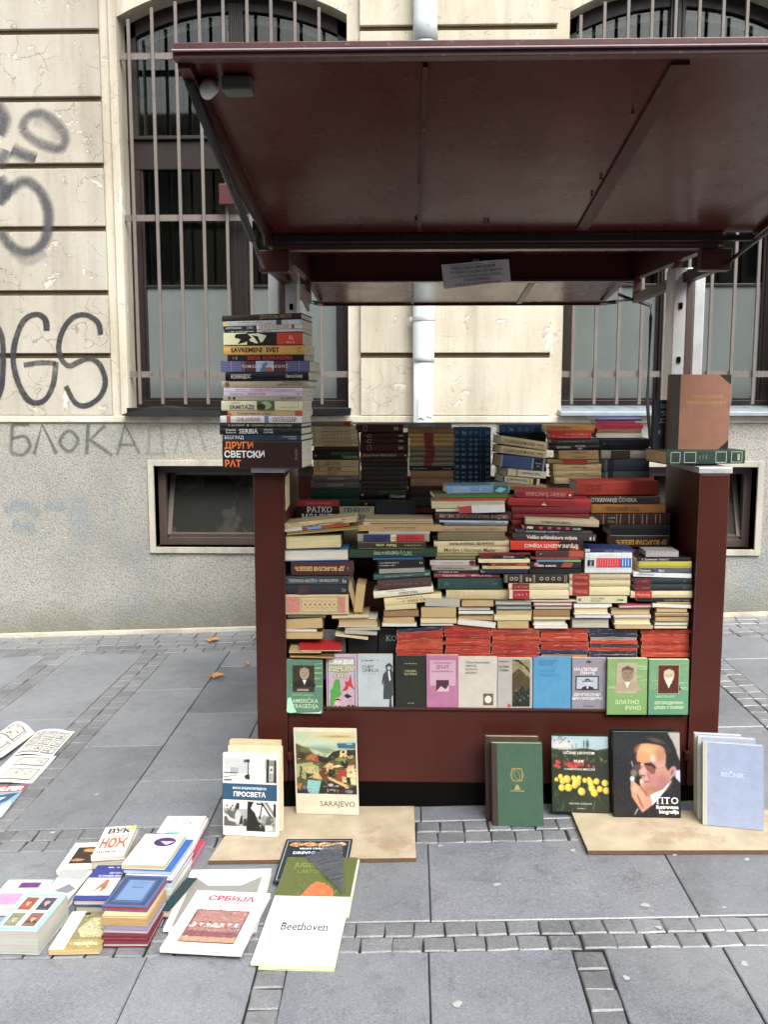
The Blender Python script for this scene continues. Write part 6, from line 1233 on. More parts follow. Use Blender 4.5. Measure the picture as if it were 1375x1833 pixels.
def d5(p):
    p.rect(.09, .44, .93, .92, 'b894a4'); p.frame(.09, .44, .93, .92, .008, '54304c'); p.text('АРТУР КОНАН', .5, .86, .03, '6c4c64', serif=True, maxw=.56); p.text('ДОЈЛ', .5, .79, .055, '4c3448', serif=True); p.text('Баскервилски пас', .5, .71, .03, '6c4c64', serif=True, maxw=.7); p.rect(.3, .34, .7, .55, '4c3040', 1); p.poly([(.3, .34), (.45, .44), (.6, .38), (.7, .46), (.7, .34)], 'c0a4b0'); p.marks(.3, .7, .04, .014, '8c6478', 3)
def d6(p):
    p.text('Nikos Kazantzakis', .5, .9, .04, '4c443c', shear=.2, maxw=.74); p.text('HRISTOS', .18, .835, .035, '4c443c', 'l', serif=True); p.text('PONOVO', .18, .77, .035, '4c443c', 'l', serif=True); p.text('RAZAPET', .18, .705, .035, '4c443c', 'l', serif=True); p.rect(.64, .1, .9, .32, '6c5240'); p.ell(.77, .21, .09, .1, 'c8c4bc')
def d7(p):
    p.rect(.42, .08, .93, .97, '54482c', 1); p.poly([(.42, .7), (.6, .8), (.93, .62), (.93, .97), (.42, .97)], '8c8460', 1); p.poly([(.42, .97), (.7, .88), (.93, .72), (.9, .8), (.6, .97)], '382c1c', 1); p.poly([(.42, .08), (.5, .4), (.6, .35), (.7, .5), (.8, .36), (.93, .45), (.93, .08)], '1e2c26', 1)
    for k in range(12): p.ell(.46+.038*k, .2+.22*((k*7) % 5)/5, .02, .03, ('6c3424', '303c34', '7c7454')[k % 3])
    p.paint(.42, .08, .93, .97, 350, .06, .3, 6)
    p.marks(.04, .34, .94, .03, '54504c', 1); p.text('NA DRINI', .18, .84, .035, '54504c', serif=True, maxw=.3); p.text('ĆUPRIJA', .18, .77, .035, '54504c', serif=True, maxw=.28); p.ell(.34, .1, .05, .045, 'b83428')
def d8(p):
    for k, t in enumerate(('РАЗНИ ПИСЦИ СВЕТА', 'ИЗБОРИ ЧИТАЊА', 'МИРО ШУШТЕРУ')): p.text(t, .14, .93-.04*k, .022, '1c4c74', 'l', shear=.1, maxw=.6)
    p.text('ПИСМА', .16, .74, .045, '2c709c', 'l', shear=.15, space=1.3); p.text('НЕБЕСКА', .16, .665, .045, '2c709c', 'l', shear=.15, space=1.3)
def d9(p):
    p.rect(0, 0, 1, 1, '8c8690', 1); p.text('НАЈЛЕПШЕ', .4, .785, .055, '2c2828', bold=.07, maxw=.72, shear=.15); p.text('НАЈЛЕПШЕ', .4, .785, .055, 'd4d0d0', bold=.03, maxw=.7, shear=.15); p.text('ПРИЧЕ', .46, .71, .055, '2c2828', bold=.07, maxw=.46, shear=.15); p.text('ПРИЧЕ', .46, .71, .055, 'd4d0d0', bold=.03, maxw=.45, shear=.15)
    p.rect(.1, .38, .8, .66, '3c3c44'); p.rect(.14, .41, .76, .635, 'aab0b8', 1); man(p, .46, .53, .085, 'b8bcc4', '30343c', '30343c'); p.rect(.3, .55, .62, .565, '202428')
    p.text('ДРАГОСЛАВА', .46, .3, .05, '2c2828', bold=.07, maxw=.84); p.text('ДРАГОСЛАВА', .46, .3, .05, 'd4d0d0', bold=.03, maxw=.83); p.text('МИХАИЛОВИЋА', .46, .225, .05, '2c2828', bold=.07, maxw=.92); p.text('МИХАИЛОВИЋА', .46, .225, .05, 'd4d0d0', bold=.03, maxw=.91)
    p.text('Просвета', .5, .08, .03, '3c2c30', shear=.3); p.poly([(.38, .93), (.5, .9), (.6, .93), (.48, .96)], '4c4448')
def d10(p): greenbg(p, c2='74985c'); p.rect(.22, .38, .74, .93, 'a89c80', 1); man(p, .5, .72, .15, '8c7c64', '5c4c3c', '9c8e74'); p.text('РОБЕР ГРЕЈС', .45, .335, .028, '8cb080', maxw=.5); p.text('ЗЛАТНО', .5, .225, .07, 'c0d0a0', maxw=.6); p.text('РУНО', .66, .12, .07, 'c0d0a0', maxw=.42)
def d11(p): greenbg(p, c2='5a8c6c'); p.rect(.22, .38, .76, .91, '5c2418', 1); man(p, .5, .7, .13, 'c0ac90', 'b0a890', '4c2014', 'c8c0b0'); p.frame(.22, .38, .76, .91, .012, 'b0a080'); p.text('ВИКТОР ИГО', .42, .33, .035, 'b0cca8', maxw=.5); p.text('БОГОРОДИЧИНА', .52, .215, .05, 'c0d4ac', maxw=.72, bold=.015); p.text('ЦРКВА У ПАРИЗУ', .52, .13, .05, 'c0d4ac', maxw=.74, bold=.015)
FR = [((513, 1276), (577, 1277), 1181, '527c66', d1, 'green book with portrait and torn lower corner', .018, 'soft'), ((585, 1271), (640, 1271), 1172, 'b49cac', d2, 'lilac paperback with green dinosaur and red pterosaur', .014, 'soft'), ((641, 1271), (704, 1271), 1172, 'a8b0b4', d3, 'pale grey paperback with a man in a long coat', .018, 'soft'),
 ((708, 1271), (763, 1271), 1174, '1e2418', d4, 'dark green black hardcover with small gilt title', .02, 'hard'), ((764, 1271), (821, 1271), 1173, 'a86c8c', d5, 'pink paperback with lilac framed title panel', .016, 'soft'), ((821, 1272), (890, 1272), 1176, 'b8b4a8', d6, 'white paperback with small oval at lower right', .02, 'soft'), ((891, 1272), (953, 1272), 1178, 'a4a29c', d7, 'pale grey paperback with tall dark battle painting', .02, 'soft'),
 ((954, 1272), (1022, 1272), 1176, '4a8cb0', d8, 'plain sky blue hardcover with faint blue lettering', .02, 'hard'), ((1024, 1271), (1084, 1271), 1178, '8c8690', d9, 'grey purple paperback with small photo of bespectacled man', .02, 'soft'), ((1087, 1279), (1158, 1279), 1179, '7c9c62', d10, 'bright green book with pale sketched head', .02, 'soft'), ((1161, 1279), (1232, 1279), 1181, '6a9470', d11, 'green book with portrait of white bearded man', .02, 'soft')]
for k, (bl, br_, tp, c, d, ds, tt, kd) in enumerate(FR):
    low = bl[1] > 1274; cover_book(ds+', in the row on the ledge', bl, br_, tp, tt, c, Y=3.462 if low else 3.482, lean=1.2 if low else 1.5, kind=kd, draw=d, group='books facing out on the stall ledge', pages='c8bfa4')
# dark covers standing in the recess at the left, and the red pamphlet lying on the first covers
def ko(p): p.text('KOL', .6, .83, .1, '9ca4a8', serif=True, maxw=.6)
def us(p): p.marks(.35, .9, .9, .05, '3c3c40', 4); p.text('USS', .55, .72, .14, '303034', maxw=.5); p.marks(.2, .95, .56, .04, '3c3c40', 2)
cover_book('dark slate book standing in the left recess', (516, 1222), (576, 1222), 1130, .012, '22282c', Y=3.53, lean=3, kind='soft', stack=None)
cover_book('grey paperback with black letters standing in the left recess', (577, 1216), (619, 1216), 1128, .012, '5a5c60', Y=3.535, lean=3, kind='soft', draw=us)
cover_book('black book standing in the recess beside the red spines', (624, 1220), (676, 1220), 1126, .014, '16130f', Y=3.54, lean=3, kind='soft')
cover_book('black book with pale capital letters half behind red spines', (678, 1222), (722, 1222), 1126, .014, '14181c', Y=3.54, lean=3, kind='soft', draw=ko)
def lying(desc, nl, nr, fl, Y, T_, col, dtop=None, kind='soft', pages='c8b890', tiltback=14):
    pass
zt_ = P(580, 1180, 3.5).z
def slanted(desc, x0, x1, yb, T_, col, D_, tilt, Y, pages, yaw=0, roll=0):
    a = P(x0, yb, Y); c = P(x1, yb+roll, Y); ex = (c-a); L = ex.length; ex.normalize(); al = math.radians(tilt); ex = Matrix.Rotation(yaw, 3, 'Z') @ ex
    ey = Vector((0, 0, 1)).cross(ex).normalized(); ey = (ey*math.cos(al)+Vector((0, 0, 1))*math.sin(al)).normalized(); ez = ex.cross(ey)
    r, mw, b = make_book(a+ex*L+ey*D_, -ex, -ey, ez, L, D_, T_, col, 'soft', pages, (L/2, D_/2, 0)); register(r, desc); return r
slanted('tan edged book lying under the red pamphlet in the recess', 519, 598, 1177, .008, '6c5434', .09, 6, 3.462, 'b08c5c', roll=2)
slanted('creamy edged paperback between the red pamphlet and the tan one', 517, 575, 1169, .008, 'a89468', .08, 8, 3.462, 'b8a478')
slanted('glossy red pamphlet lying slanted in the left recess', 536, 612, 1166, .006, 'a01c18', .10, 18, 3.46, 'd0c8b8', yaw=.15, roll=3)
# two covers at the back, left, and a dark one
def rm(p): p.rect(0, .865, 1, 1, 'a02428'); p.text('СОМБОР СИМОНОВИЋ', .5, .93, .04, 'd0807c', shear=.2, maxw=.6); p.text('РАТКО', .52, .79, .11, 'f0ece4', serif=True, bold=.01, maxw=.6); p.text('МЛАДИЋ', .5, .63, .12, 'f0ece4', serif=True, bold=.01, maxw=.8)
def gm(p): p.text('ГЕНЕРАЛ', .5, .91, .1, '141210', bold=.01, maxw=.72); p.text('МЛАДИЋ', .5, .74, .1, '141210', bold=.01, maxw=.74)
cover_book('black cover with red top band standing behind magazines', (533, 978), (608, 978), 895, .012, '141210', Y=3.72, lean=2, kind='gloss', draw=rm)
cover_book('cream cover with thin black capitals standing behind magazines', (608, 978), (670, 978), 907, .012, 'a8a08c', Y=3.725, lean=2, kind='soft', draw=gm)
cover_book('blank blue black cover standing at the back', (672, 978), (744, 978), 899, .014, '20242c', Y=3.73, lean=2, kind='hard')
cover_book('dark grey cover standing behind the army volume', (746, 978), (822, 978), 921, .014, '1c1a1a', Y=3.74, lean=2, kind='hard')
# on the right cheek
def bb(p):
    p.rect(0, 0, .17, 1, '241c1a'); p.poly([(.8, 1), (1, .87), (1, 1)], '1c1816'); p.poly([(.83, 0), (1, .13), (1, 0)], '1c1816'); p.text('ЕНЦИКЛОПЕДИЈА', .62, .71, .035, 'b08a54', serif=True, maxw=.52); p.text('ЗДРАВОЦЕЊИВАЊА', .6, .63, .035, 'b08a54', serif=True, maxw=.68)
zg = P(1250, 806, 3.55).z
a_ = P(1197, 804.5, 3.6)
cover_book('big brown cloth book with black corners standing on the green volume', (1196, 804), (1304, 805), 670, .045, '8c614c', Y=3.60, lean=1, kind='hard', draw=bb, pages='c8b48c')
def nb(p): p.text('ВИЉ', .6, .75, .1, '8c94a4', rot=-1); p.text('С', .45, .42, .12, '8c94a4', rot=-1)
cover_book('navy book with pale letters standing behind the brown one', (1168, 804), (1198, 804), 716, .03, '181c2c', Y=3.64, lean=1, kind='hard', draw=lambda p: (p.text('В И Ц', .6, .72, .1, '8c94a4', rot=-1), p.ell(.45, .35, .12, .12, '8c94a4'), p.ell(.5, .35, .1, .1, '181c2c')))
def gv(p):
    for a, b_ in ((.05, .17), (.22, .37), (.62, .76), (.82, .96)): p.frame(a, .1, b_, .9, .006, 'a8b4a0')
    p.text('ОПШТА', .42, .5, .045, 'a8b4a0', rot=-1); p.text('НАРОДНА', .46, .5, .045, 'a8b4a0', rot=-1); p.text('БИБЛИЈА', .5, .5, .045, 'a8b4a0', rot=-1); p.marks(.9, .93, .5, .5, '8c9c84')
spine_book(None, None, 1194, 1343, 807, 831.5, 3.5, '17352c', 'dark green cloth volume with framed gilt panels on right cheek', yaw=math.radians(9), D=.2, dec=gv, pages='c2a478')
# ---- standing in front of the stall
def pr_(p):
    e = lambda cx, cy, rx, ry, col, sf=.012, rot=0: ('e', cx, cy, rx, ry, rot, col, sf)
    Q = lambda col, sf, *pts: ('p', list(pts), col, sf)
    r = random.Random(5)
    p.soft(.03, .655, .99, .945, 'b4b6b4', [Q('d8d8d4', .03, (-.1, .5), (1, .5), (1, -.1), (-.1, -.1)), Q('9c9e9c', .012, (.12, .35), (.28, .35), (.28, .6), (.12, .62)), Q('b0b2b0', .012, (.28, .33), (.46, .36), (.46, .66), (.28, .66)), Q('4c4c4c', .02, (-.1, .34), (.26, .34), (.26, .4), (-.1, .42)), Q('5c5c5c', .012, (-.1, .14), (.26, .26), (.26, .29), (-.1, .2)), Q('3c3c3c', .02, (-.1, .02), (.16, .04), (.15, .12), (-.1, .1)), Q('2c2c2c', .008, (.445, .2), (.475, .2), (.47, .9), (.45, .9)), e(.46, .22, .07, .05, '2c2c2c'), e(.46, .9, .05, .03, '2c2c2c'), e(.4, .88, .02, .03, '3c3c3c'), Q('e4e2da', .008, (.5, -.1), (.77, -.1), (.77, 1.1), (.5, 1.1)), e(.6, .35, .04, .2, 'c4c4bc', .05), Q('7c7c78', .01, (.8, -.1), (1.1, -.1), (1.1, .95), (.8, .95)), Q('1c1c1c', .01, (.8, -.1), (.85, -.1), (.86, 1), (.82, 1)), Q('202020', .01, (.95, -.1), (1.05, -.1), (1.05, .95), (.96, .95)), Q('c8c8c0', .01, (.87, .1), (.94, .1), (.94, .7), (.87, .7)), e(.905, .55, .02, .03, '202020', .008), Q('3c3c3c', .008, (.88, .12), (.9, .12), (.9, .4), (.88, .4)), Q('3c3c3c', .008, (.915, .12), (.93, .12), (.93, .4), (.915, .4))], 70, 40, .05)
    sh = [Q('d4d4d0', .02, (-.1, .75), (.45, .75), (.45, 1.1), (-.1, 1.1)), Q('5c5c58', .03, (-.1, .1), (.3, .1), (.3, .55), (.1, .7), (-.1, .5)), Q('e0e0dc', .02, (-.1, .4), (.05, .5), (.1, .34), (.26, .28), (.26, .34), (.12, .42), (.02, .6)), Q('2c2a28', .012, (.2, .6), (.24, .95), (.3, .93), (.3, .8), (.27, .6)), e(.27, .45, .06, .14, 'b4b4b0', .02), Q('1c1c1a', .012, (.28, .2), (.36, .24), (.36, .5), (.33, .52)), Q('e4e4e0', .01, (-.1, -.1), (.42, -.1), (.42, .14), (-.1, .14)), Q('3c3c38', .012, (.36, .16), (.44, .16), (.44, .42), (.38, .4)), Q('d8d8d4', .008, (.5, .5), (1.1, .5), (1.1, 1.1), (.5, 1.1)), Q('1c1c1a', .008, (.43, -.1), (.8, -.1), (.78, .2), (.66, .34), (.6, .62), (.52, .78), (.58, 1), (.46, 1.1)), Q('2a2a28', .008, (.62, .9), (.76, .88), (.77, .94), (.62, .97)), Q('24241f', .008, (.7, 1), (.74, 1), (.95, .45), (.9, .45)), Q('7c7c78', .01, (.76, 1), (.84, 1), (1.02, .5), (.96, .5)), Q('24241f', .006, (.72, .9), (.75, .9), (.7, .4), (.67, .4)), e(.78, .4, .06, .1, '8c8c88', .03), e(.88, .3, .08, .14, '5c5c58', .04), Q('c8c8c4', .01, (.8, .02), (.93, .04), (.93, .2), (.8, .22)), Q('2c2c28', .01, (.95, .5), (1.1, .5), (1.1, .95), (.95, .95))]
    for k in range(26): sh.append(e(r.uniform(0, .22), r.uniform(.55, .85), .012, .02, '5c5c58', .01))
    for k in range(24): sh.append(e(r.uniform(.66, 1), r.uniform(.1, .5), .014, .014, r.choice(['1c1c1a', 'a8a8a4', '5c5c58']), .01))
    p.soft(.03, .06, .98, .42, '9c9c98', sh, 70, 50, .06)
    p.rect(.0, .435, 1, .635, '24506c'); p.text('МАЛА ЕНЦИКЛОПЕДИЈА', .5, .58, .025, 'd8dcd8', bold=.02, maxw=.62); p.text('ПРОСВЕТА', .5, .505, .052, 'f0f0ea', serif=True, bold=.02, maxw=.66)
cover_book('photo covered encyclopedia leaning in front of the others at the left cheek', (398, 1494), (496, 1499), 1348, .022, 'd8d4c8', h=.02, lean=9, kind='gloss', draw=pr_, pages='d8cdb0', group='books leaning at the foot of the stall')
cover_book('second cream book of the leaning row at the left cheek', (409, 1484), (505, 1488), 1335, .022, 'cfc4a8', h=.02, lean=8, kind='soft', pages='d8cdb0', group='books leaning at the foot of the stall')
cover_book('hindmost yellowed book of the leaning row at the left cheek', (412, 1474), (502, 1478), 1325, .03, 'c8b894', h=.02, lean=7, kind='soft', pages='d0bf98', group='books leaning at the foot of the stall')
def sj(p):
    X_ = lambda x: (x-120)/1180; Y_ = lambda y: 1-(y-110)/1275
    e = lambda cx, cy, rx, ry, col, sf=20, rot=0: ('e', X_(cx), Y_(cy), rx/1180, ry/1180, rot, col, sf/1180)
    Q = lambda col, sf, *pts: ('p', [(X_(x), Y_(y)) for x, y in pts], col, sf/1180)
    r = random.Random(7); sh = [e(950, 180, 420, 100, 'c4b480', 120), e(500, 330, 300, 60, 'b0bca4', 80), e(620, 440, 260, 50, '8ca090', 60), e(950, 200, 260, 20, '9c8450', 30), Q('2c6078', 20, (930, 340), (1310, 320), (1310, 450), (960, 440)), e(1180, 350, 60, 20, '6ca8b0', 20),
      Q('7c9078', 14, (300, 430), (520, 480), (640, 540), (760, 560), (900, 470), (700, 440)), Q('c4bc84', 8, (580, 575), (720, 590), (720, 625), (640, 620)),
      Q('54502c', 14, (120, 350), (230, 400), (350, 440), (480, 560), (600, 600), (740, 630), (850, 510), (1000, 470), (1310, 460), (1310, 1390), (120, 1390)), e(240, 600, 90, 80, '38301c', 50), e(430, 630, 110, 50, 'a86c38', 30, .3), e(520, 680, 110, 36, '9c4c28', 30), e(300, 480, 100, 50, '6c6838', 40), Q('241c18', 16, (560, 590), (740, 640), (800, 600), (850, 660), (700, 760), (560, 700)), Q('2c2c22', 16, (740, 640), (870, 510), (1000, 480), (960, 620), (860, 680)), e(990, 670, 90, 40, '7c8040', 24), Q('d0b878', 6, (1005, 480), (1120, 480), (1120, 610), (1080, 620), (1060, 570), (1030, 620), (980, 620)), Q('3c2018', 6, (1035, 490), (1085, 490), (1085, 540), (1035, 540)), Q('2c2c28', 10, (1120, 470), (1300, 480), (1300, 580), (1130, 590)), Q('b49058', 8, (1130, 600), (1250, 580), (1230, 650), (1150, 650)), Q('54583c', 8, (1220, 650), (1270, 590), (1290, 700), (1240, 750)),
      Q('201c28', 12, (1000, 700), (1150, 700), (1140, 850), (1020, 840)), Q('9ca06c', 14, (120, 780), (400, 740), (560, 820), (570, 900), (430, 980), (340, 980), (300, 1100), (200, 1050), (120, 1050)), Q('28281c', 8, (190, 800), (240, 850), (210, 1010), (230, 1100), (170, 1050), (200, 880)), Q('b0ac78', 12, (260, 840), (490, 830), (470, 960), (360, 970)), Q('303828', 12, (300, 950), (430, 990), (400, 1080), (310, 1110)),
      Q('c4a468', 14, (440, 990), (560, 900), (640, 850), (760, 740), (860, 760), (700, 980), (600, 1090), (440, 1060)), Q('5c3420', 16, (580, 860), (700, 830), (740, 1000), (620, 1060), (560, 960)), Q('d8c48c', 8, (820, 810), (960, 780), (1010, 800), (960, 830), (830, 840)), Q('c08c5c', 8, (750, 840), (850, 830), (850, 870), (740, 870)), Q('14161c', 8, (750, 880), (880, 870), (880, 1040), (760, 1010)), Q('9c3424', 8, (920, 900), (1110, 880), (1110, 1010), (1000, 1030), (990, 1110), (930, 1090)), Q('c8b488', 8, (1010, 1020), (1090, 1030), (1110, 1140), (1030, 1130)), Q('d8a868', 8, (1090, 880), (1160, 790), (1280, 780), (1240, 880)), Q('c4c090', 8, (1115, 890), (1290, 850), (1290, 1190), (1190, 1180), (1170, 1040), (1115, 1030)), Q('3c3428', 5, (1170, 900), (1185, 900), (1185, 960), (1170, 960)), Q('3c3428', 5, (1205, 895), (1220, 895), (1220, 955), (1205, 955)), Q('201a18', 8, (1110, 1040), (1170, 1040), (1190, 1180), (1130, 1150)),
      Q('7cb0b0', 12, (340, 1100), (600, 1120), (640, 1180), (560, 1380), (300, 1380)), Q('24242c', 14, (600, 1130), (760, 1110), (1150, 1270), (1300, 1200), (1300, 1390), (540, 1390)), Q('c8a870', 6, (730, 1030), (800, 1050), (1150, 1210), (1130, 1270), (760, 1080)), e(790, 1200, 50, 30, 'a8a498', 12), e(910, 1220, 40, 16, '9c9c98', 10), e(820, 1300, 70, 12, '8c9498', 10), e(1150, 1330, 70, 30, '7c8890', 20), Q('b07048', 12, (120, 1180), (230, 1180), (190, 1270), (120, 1290)), Q('202c38', 12, (120, 1300), (330, 1290), (370, 1390), (120, 1390)), e(270, 1260, 30, 40, '4c6c8c', 16)]
    for k in range(260):
        x, y = r.uniform(130, 1290), r.uniform(560, 1380); sh.append(e(x, y, r.uniform(6, 26), r.uniform(4, 9), r.choice(['28221a', '3c341f', 'a89060', '6c6c3c', '8c5430', 'c4b080', '22242a']), 6, r.uniform(-1, 1)))
    p.soft(.03, .24, .985, .965, 'a8b498', sh, 90, 96, .07)
    p.text('SARAJEVO', .67, .125, .062, '54504c', maxw=.58)
cover_book('cream book with painted townscape standing on the left board', (530, 1456), (642, 1459), 1304, .014, 'cbc4b0', h=.02, lean=3, kind='gloss', draw=sj, group='books leaning at the foot of the stall')
def gl(p): p.ell(.5, .62, .13, .13, 'a08c50'); p.ell(.5, .62, .118, .118, '3c5c48'); p.frame(.4, .54, .6, .7, .01, 'a08c50'); p.poly([(.44, .44), (.56, .44), (.52, .5), (.48, .5)], 'a08c50'); p.rect(.36, .42, .64, .43, 'a08c50'); p.ell(.5, .62, .05, .11, 'a08c50', rot=.4); p.ell(.5, .62, .042, .1, '3c5c48', rot=.4)
cover_book('green cloth book with gilt globe leaning before the front panel', (882, 1478), (974, 1480), 1330, .03, '3c5c48', lean=8, kind='hard', draw=gl, pages='c8bc98', spine=('3c2c28', .022), group='books leaning at the foot of the stall')
cover_book('brown spined volume leaning behind the globe book', (871, 1468), (968, 1470), 1318, .03, '46382c', lean=7, kind='hard', pages='c8bc98', spine=('3c2820', .02), group='books leaning at the foot of the stall')
def tu(p):
    X_ = lambda x: (x-95)/1160; Y_ = lambda y: 1-(y-125)/1510; r = random.Random(3)
    def e(cx, cy, rx, ry, col, sf, rot=0): return ('e', X_(cx), Y_(cy), rx/1160, ry/1160, rot, col, sf/1160)
    sh = [('p', [(0, .84), (.3, .83), (.6, .845), (.8, .82), (1, .85), (1, 1.1), (0, 1.1)], '9ab0b4', .02), e(300, 300, 250, 90, 'c0bcb4', 120)]
    for k in range(60): sh.append(e(r.uniform(95, 1250), r.uniform(390, 640), r.uniform(14, 50), r.uniform(10, 28), r.choice(['4c3c34', '38402c', '5c6040', '2c2c22', '6c6848', '3c2c28']), 18, r.uniform(0, 3)))
    for k in range(30): sh.append(e(280+r.gauss(0, 80), 200+r.gauss(0, 40), r.uniform(8, 24), r.uniform(6, 12), '4a4c42', 10))
    sh += [e(760, 280, 16, 90, '4a5c5c', 14), e(820, 280, 18, 100, '44565a', 14), e(850, 280, 14, 100, '44565a', 14), e(520, 330, 10, 50, '5c605c', 10), e(600, 320, 10, 60, '6c6460', 10), ('p', [(0, .84), (.1, .82), (.5, .8), (.9, .8), (1, .84), (1, .76), (0, .76)], '2c3a30', .03)]
    for k in range(26): sh.append(e(r.uniform(150, 780), 700+r.gauss(0, 28), r.uniform(24, 40), r.uniform(24, 36), r.choice(['b03430', 'a02c2c', 'bc4440']), 8))
    sh += [e(850, 710, 28, 36, 'a83440', 8), e(955, 730, 28, 24, 'a8346c', 8)]
    for k in range(120): sh.append(e(r.uniform(95, 1250), r.uniform(1000, 1630), r.uniform(5, 12), r.uniform(30, 110), r.choice(['2c4030', '3c5238', '1c2c22', '4c6048', '24342c']), 10, r.uniform(-.5, .5)))
    for (x, y, s_) in ((185, 1000, 40), (270, 940, 50), (310, 1030, 60), (400, 990, 78), (540, 960, 50), (650, 960, 50), (600, 1040, 88), (560, 1110, 60), (770, 1005, 50), (860, 980, 42), (890, 1050, 66), (1010, 1020, 60), (1180, 1050, 66), (290, 1160, 66), (430, 1155, 78), (910, 1160, 70), (960, 1250, 75), (1075, 1170, 60), (1205, 1200, 68), (700, 1230, 76)):
        sh += [e(x, y, s_, s_*1.05, 'b8922c', 8), e(x-s_*.1, y-s_*.1, s_*.85, s_*.95, 'd8bc3c', 14), e(x-s_*.35, y-s_*.2, s_*.25, s_*.6, 'e8d458', 20), e(x+s_*.45, y+s_*.2, s_*.1, s_*.6, 'b08c24', 14)]
    p.soft(.01, .01, .99, .985, '2a3424', sh, 90, 110, .06)
    p.text('LEČENJE LEKOVITIM', .48, .77, .03, 'd8d8cc', serif=True, bold=.01, maxw=.62); p.text('BILJEM', .48, .665, .03, 'd8d8cc', serif=True, bold=.01); p.text('U NARODNOJ MEDICINI', .49, .56, .024, 'd8d8cc', serif=True, maxw=.62); p.text('RADOMIR VUČKOVIĆ', .5, .115, .02, 'c0c0b0', maxw=.4); p.marks(.44, .58, .055, .014, 'c0c0b0', 2)
cover_book('book with yellow tulips on its cover leaning at the right', (989, 1453), (1092, 1456), 1315, .016, '26301e', h=.02, lean=5, kind='gloss', draw=tu, group='books leaning at the foot of the stall')
def ti(p):
    q = lambda *a: [((x-130)/1130, 1-(y-150)/1390) for x, y in a]
    def e(cx, cy, rx, ry, col, sf, rot=0): return ('e', (cx-130)/1130, 1-(cy-150)/1390, rx/1130, ry/1130, rot, col, sf/1130)
    def P_(col, sf, *a): return ('p', q(*a), col, sf/1130)
    p.soft(.01, .005, .995, .995, '1a1d21', [
     e(420, 360, 260, 300, '20262a', 300), P_('a39c94', 14, (1050, 120), (1300, 120), (1300, 700), (1215, 500), (1150, 330)), P_('aeb2c8', 16, (1170, 770), (1300, 760), (1300, 1010), (1190, 920)),
     P_('16191f', 14, (1165, 870), (1310, 1010), (1310, 1560), (560, 1560), (620, 1460), (800, 1330), (1110, 940)),
     P_('b2806a', 16, (600, 340), (548, 460), (530, 570), (545, 640), (585, 700), (558, 790), (570, 850), (612, 880), (622, 930), (645, 980), (690, 1060), (740, 1160), (850, 1130), (960, 1080), (1080, 960), (1120, 880), (1100, 720), (1020, 600), (1040, 420), (980, 360), (850, 350), (700, 330)),
     e(720, 440, 150, 90, 'd09c68', 120), e(640, 560, 90, 80, 'c88c5c', 90), e(820, 570, 60, 60, 'd0b4ac', 60), e(930, 640, 90, 130, 'b48c80', 90), e(930, 520, 90, 110, 'a87858', 100), e(880, 940, 180, 130, 'a87474', 130), e(690, 900, 50, 70, 'b48c8c', 60), e(980, 960, 90, 110, '9c6c64', 90), e(830, 1080, 160, 50, '9c6c54', 60), e(640, 790, 58, 62, 'bc9490', 36), e(620, 860, 50, 14, '6c443c', 16), e(700, 960, 60, 16, '8c544c', 18), e(730, 870, 16, 60, '8c5c54', 24, .4),
     P_('1b1e23', 26, (590, 330), (640, 240), (740, 180), (900, 150), (1020, 170), (1130, 270), (1200, 420), (1225, 600), (1215, 740), (1120, 730), (1060, 780), (1010, 700), (1030, 560), (1010, 420), (940, 370), (860, 340), (700, 320)), e(860, 280, 110, 26, '5c5048', 50, -.3), e(1060, 430, 60, 60, '30302f', 60),
     e(1135, 790, 56, 96, 'ac8488', 20, -.3), e(1125, 800, 20, 56, '7c5054', 24, -.3),
     P_('b8d6da', 10, (745, 1175), (960, 1090), (1115, 935), (1010, 1090), (870, 1260), (782, 1345)),
     e(480, 820, 52, 64, '7c6c60', 40), e(450, 915, 36, 44, 'b4ccd0', 20),
     P_('b88870', 14, (425, 955), (470, 950), (540, 1010), (590, 1050), (575, 920), (610, 900), (650, 960), (670, 1030), (730, 1130), (782, 1260), (775, 1345), (700, 1405), (612, 1468), (540, 1360), (440, 1210), (420, 1080)), e(500, 1080, 50, 60, 'cc9c80', 50), e(600, 1200, 60, 80, 'c4947c', 60), e(605, 960, 22, 40, 'd4b4a0', 16), e(690, 1120, 30, 90, '9c6850', 40, .4), P_('8c5844', 16, (520, 1150), (560, 1200), (600, 1300), (640, 1400), (600, 1380), (540, 1240)), P_('7c4c3c', 12, (580, 1050), (600, 1040), (700, 1180), (690, 1200)),
     P_('2c2624', 10, (430, 610), (600, 640), (600, 680), (470, 680)), P_('54403a', 14, (470, 690), (600, 670), (600, 740), (545, 800), (490, 750)), P_('a09890', 7, (430, 625), (445, 622), (470, 710), (458, 715)),
     P_('824a48', 10, (650, 660), (780, 655), (850, 715), (838, 830), (770, 835), (700, 770)), P_('2a201e', 12, (645, 655), (780, 640), (856, 710), (850, 760), (780, 700), (665, 690)), P_('b8a890', 6, (590, 664), (655, 672), (655, 690), (590, 680)), P_('8c7c70', 8, (858, 735), (1030, 708), (1030, 722), (858, 752)),
     P_('9ca0a4', 8, (470, 1510), (530, 1400), (545, 1410), (490, 1500))], 90, 112, .035)
    p.text('TITO', .79, .2, .075, 'e4e2da', serif=True, bold=.012, maxw=.36, space=1.12); p.text('ilustrovana', .8, .125, .042, 'e4e2da', serif=True, bold=.02, maxw=.33); p.text('biografija', .82, .07, .042, 'e4e2da', serif=True, bold=.02, maxw=.3)
cover_book('black album with photo of a man in tinted glasses', (1099, 1462), (1220, 1464), 1310, .02, '121214', h=.02, lean=5, kind='gloss', draw=ti, pages='c8c4b8', group='books leaning at the foot of the stall')
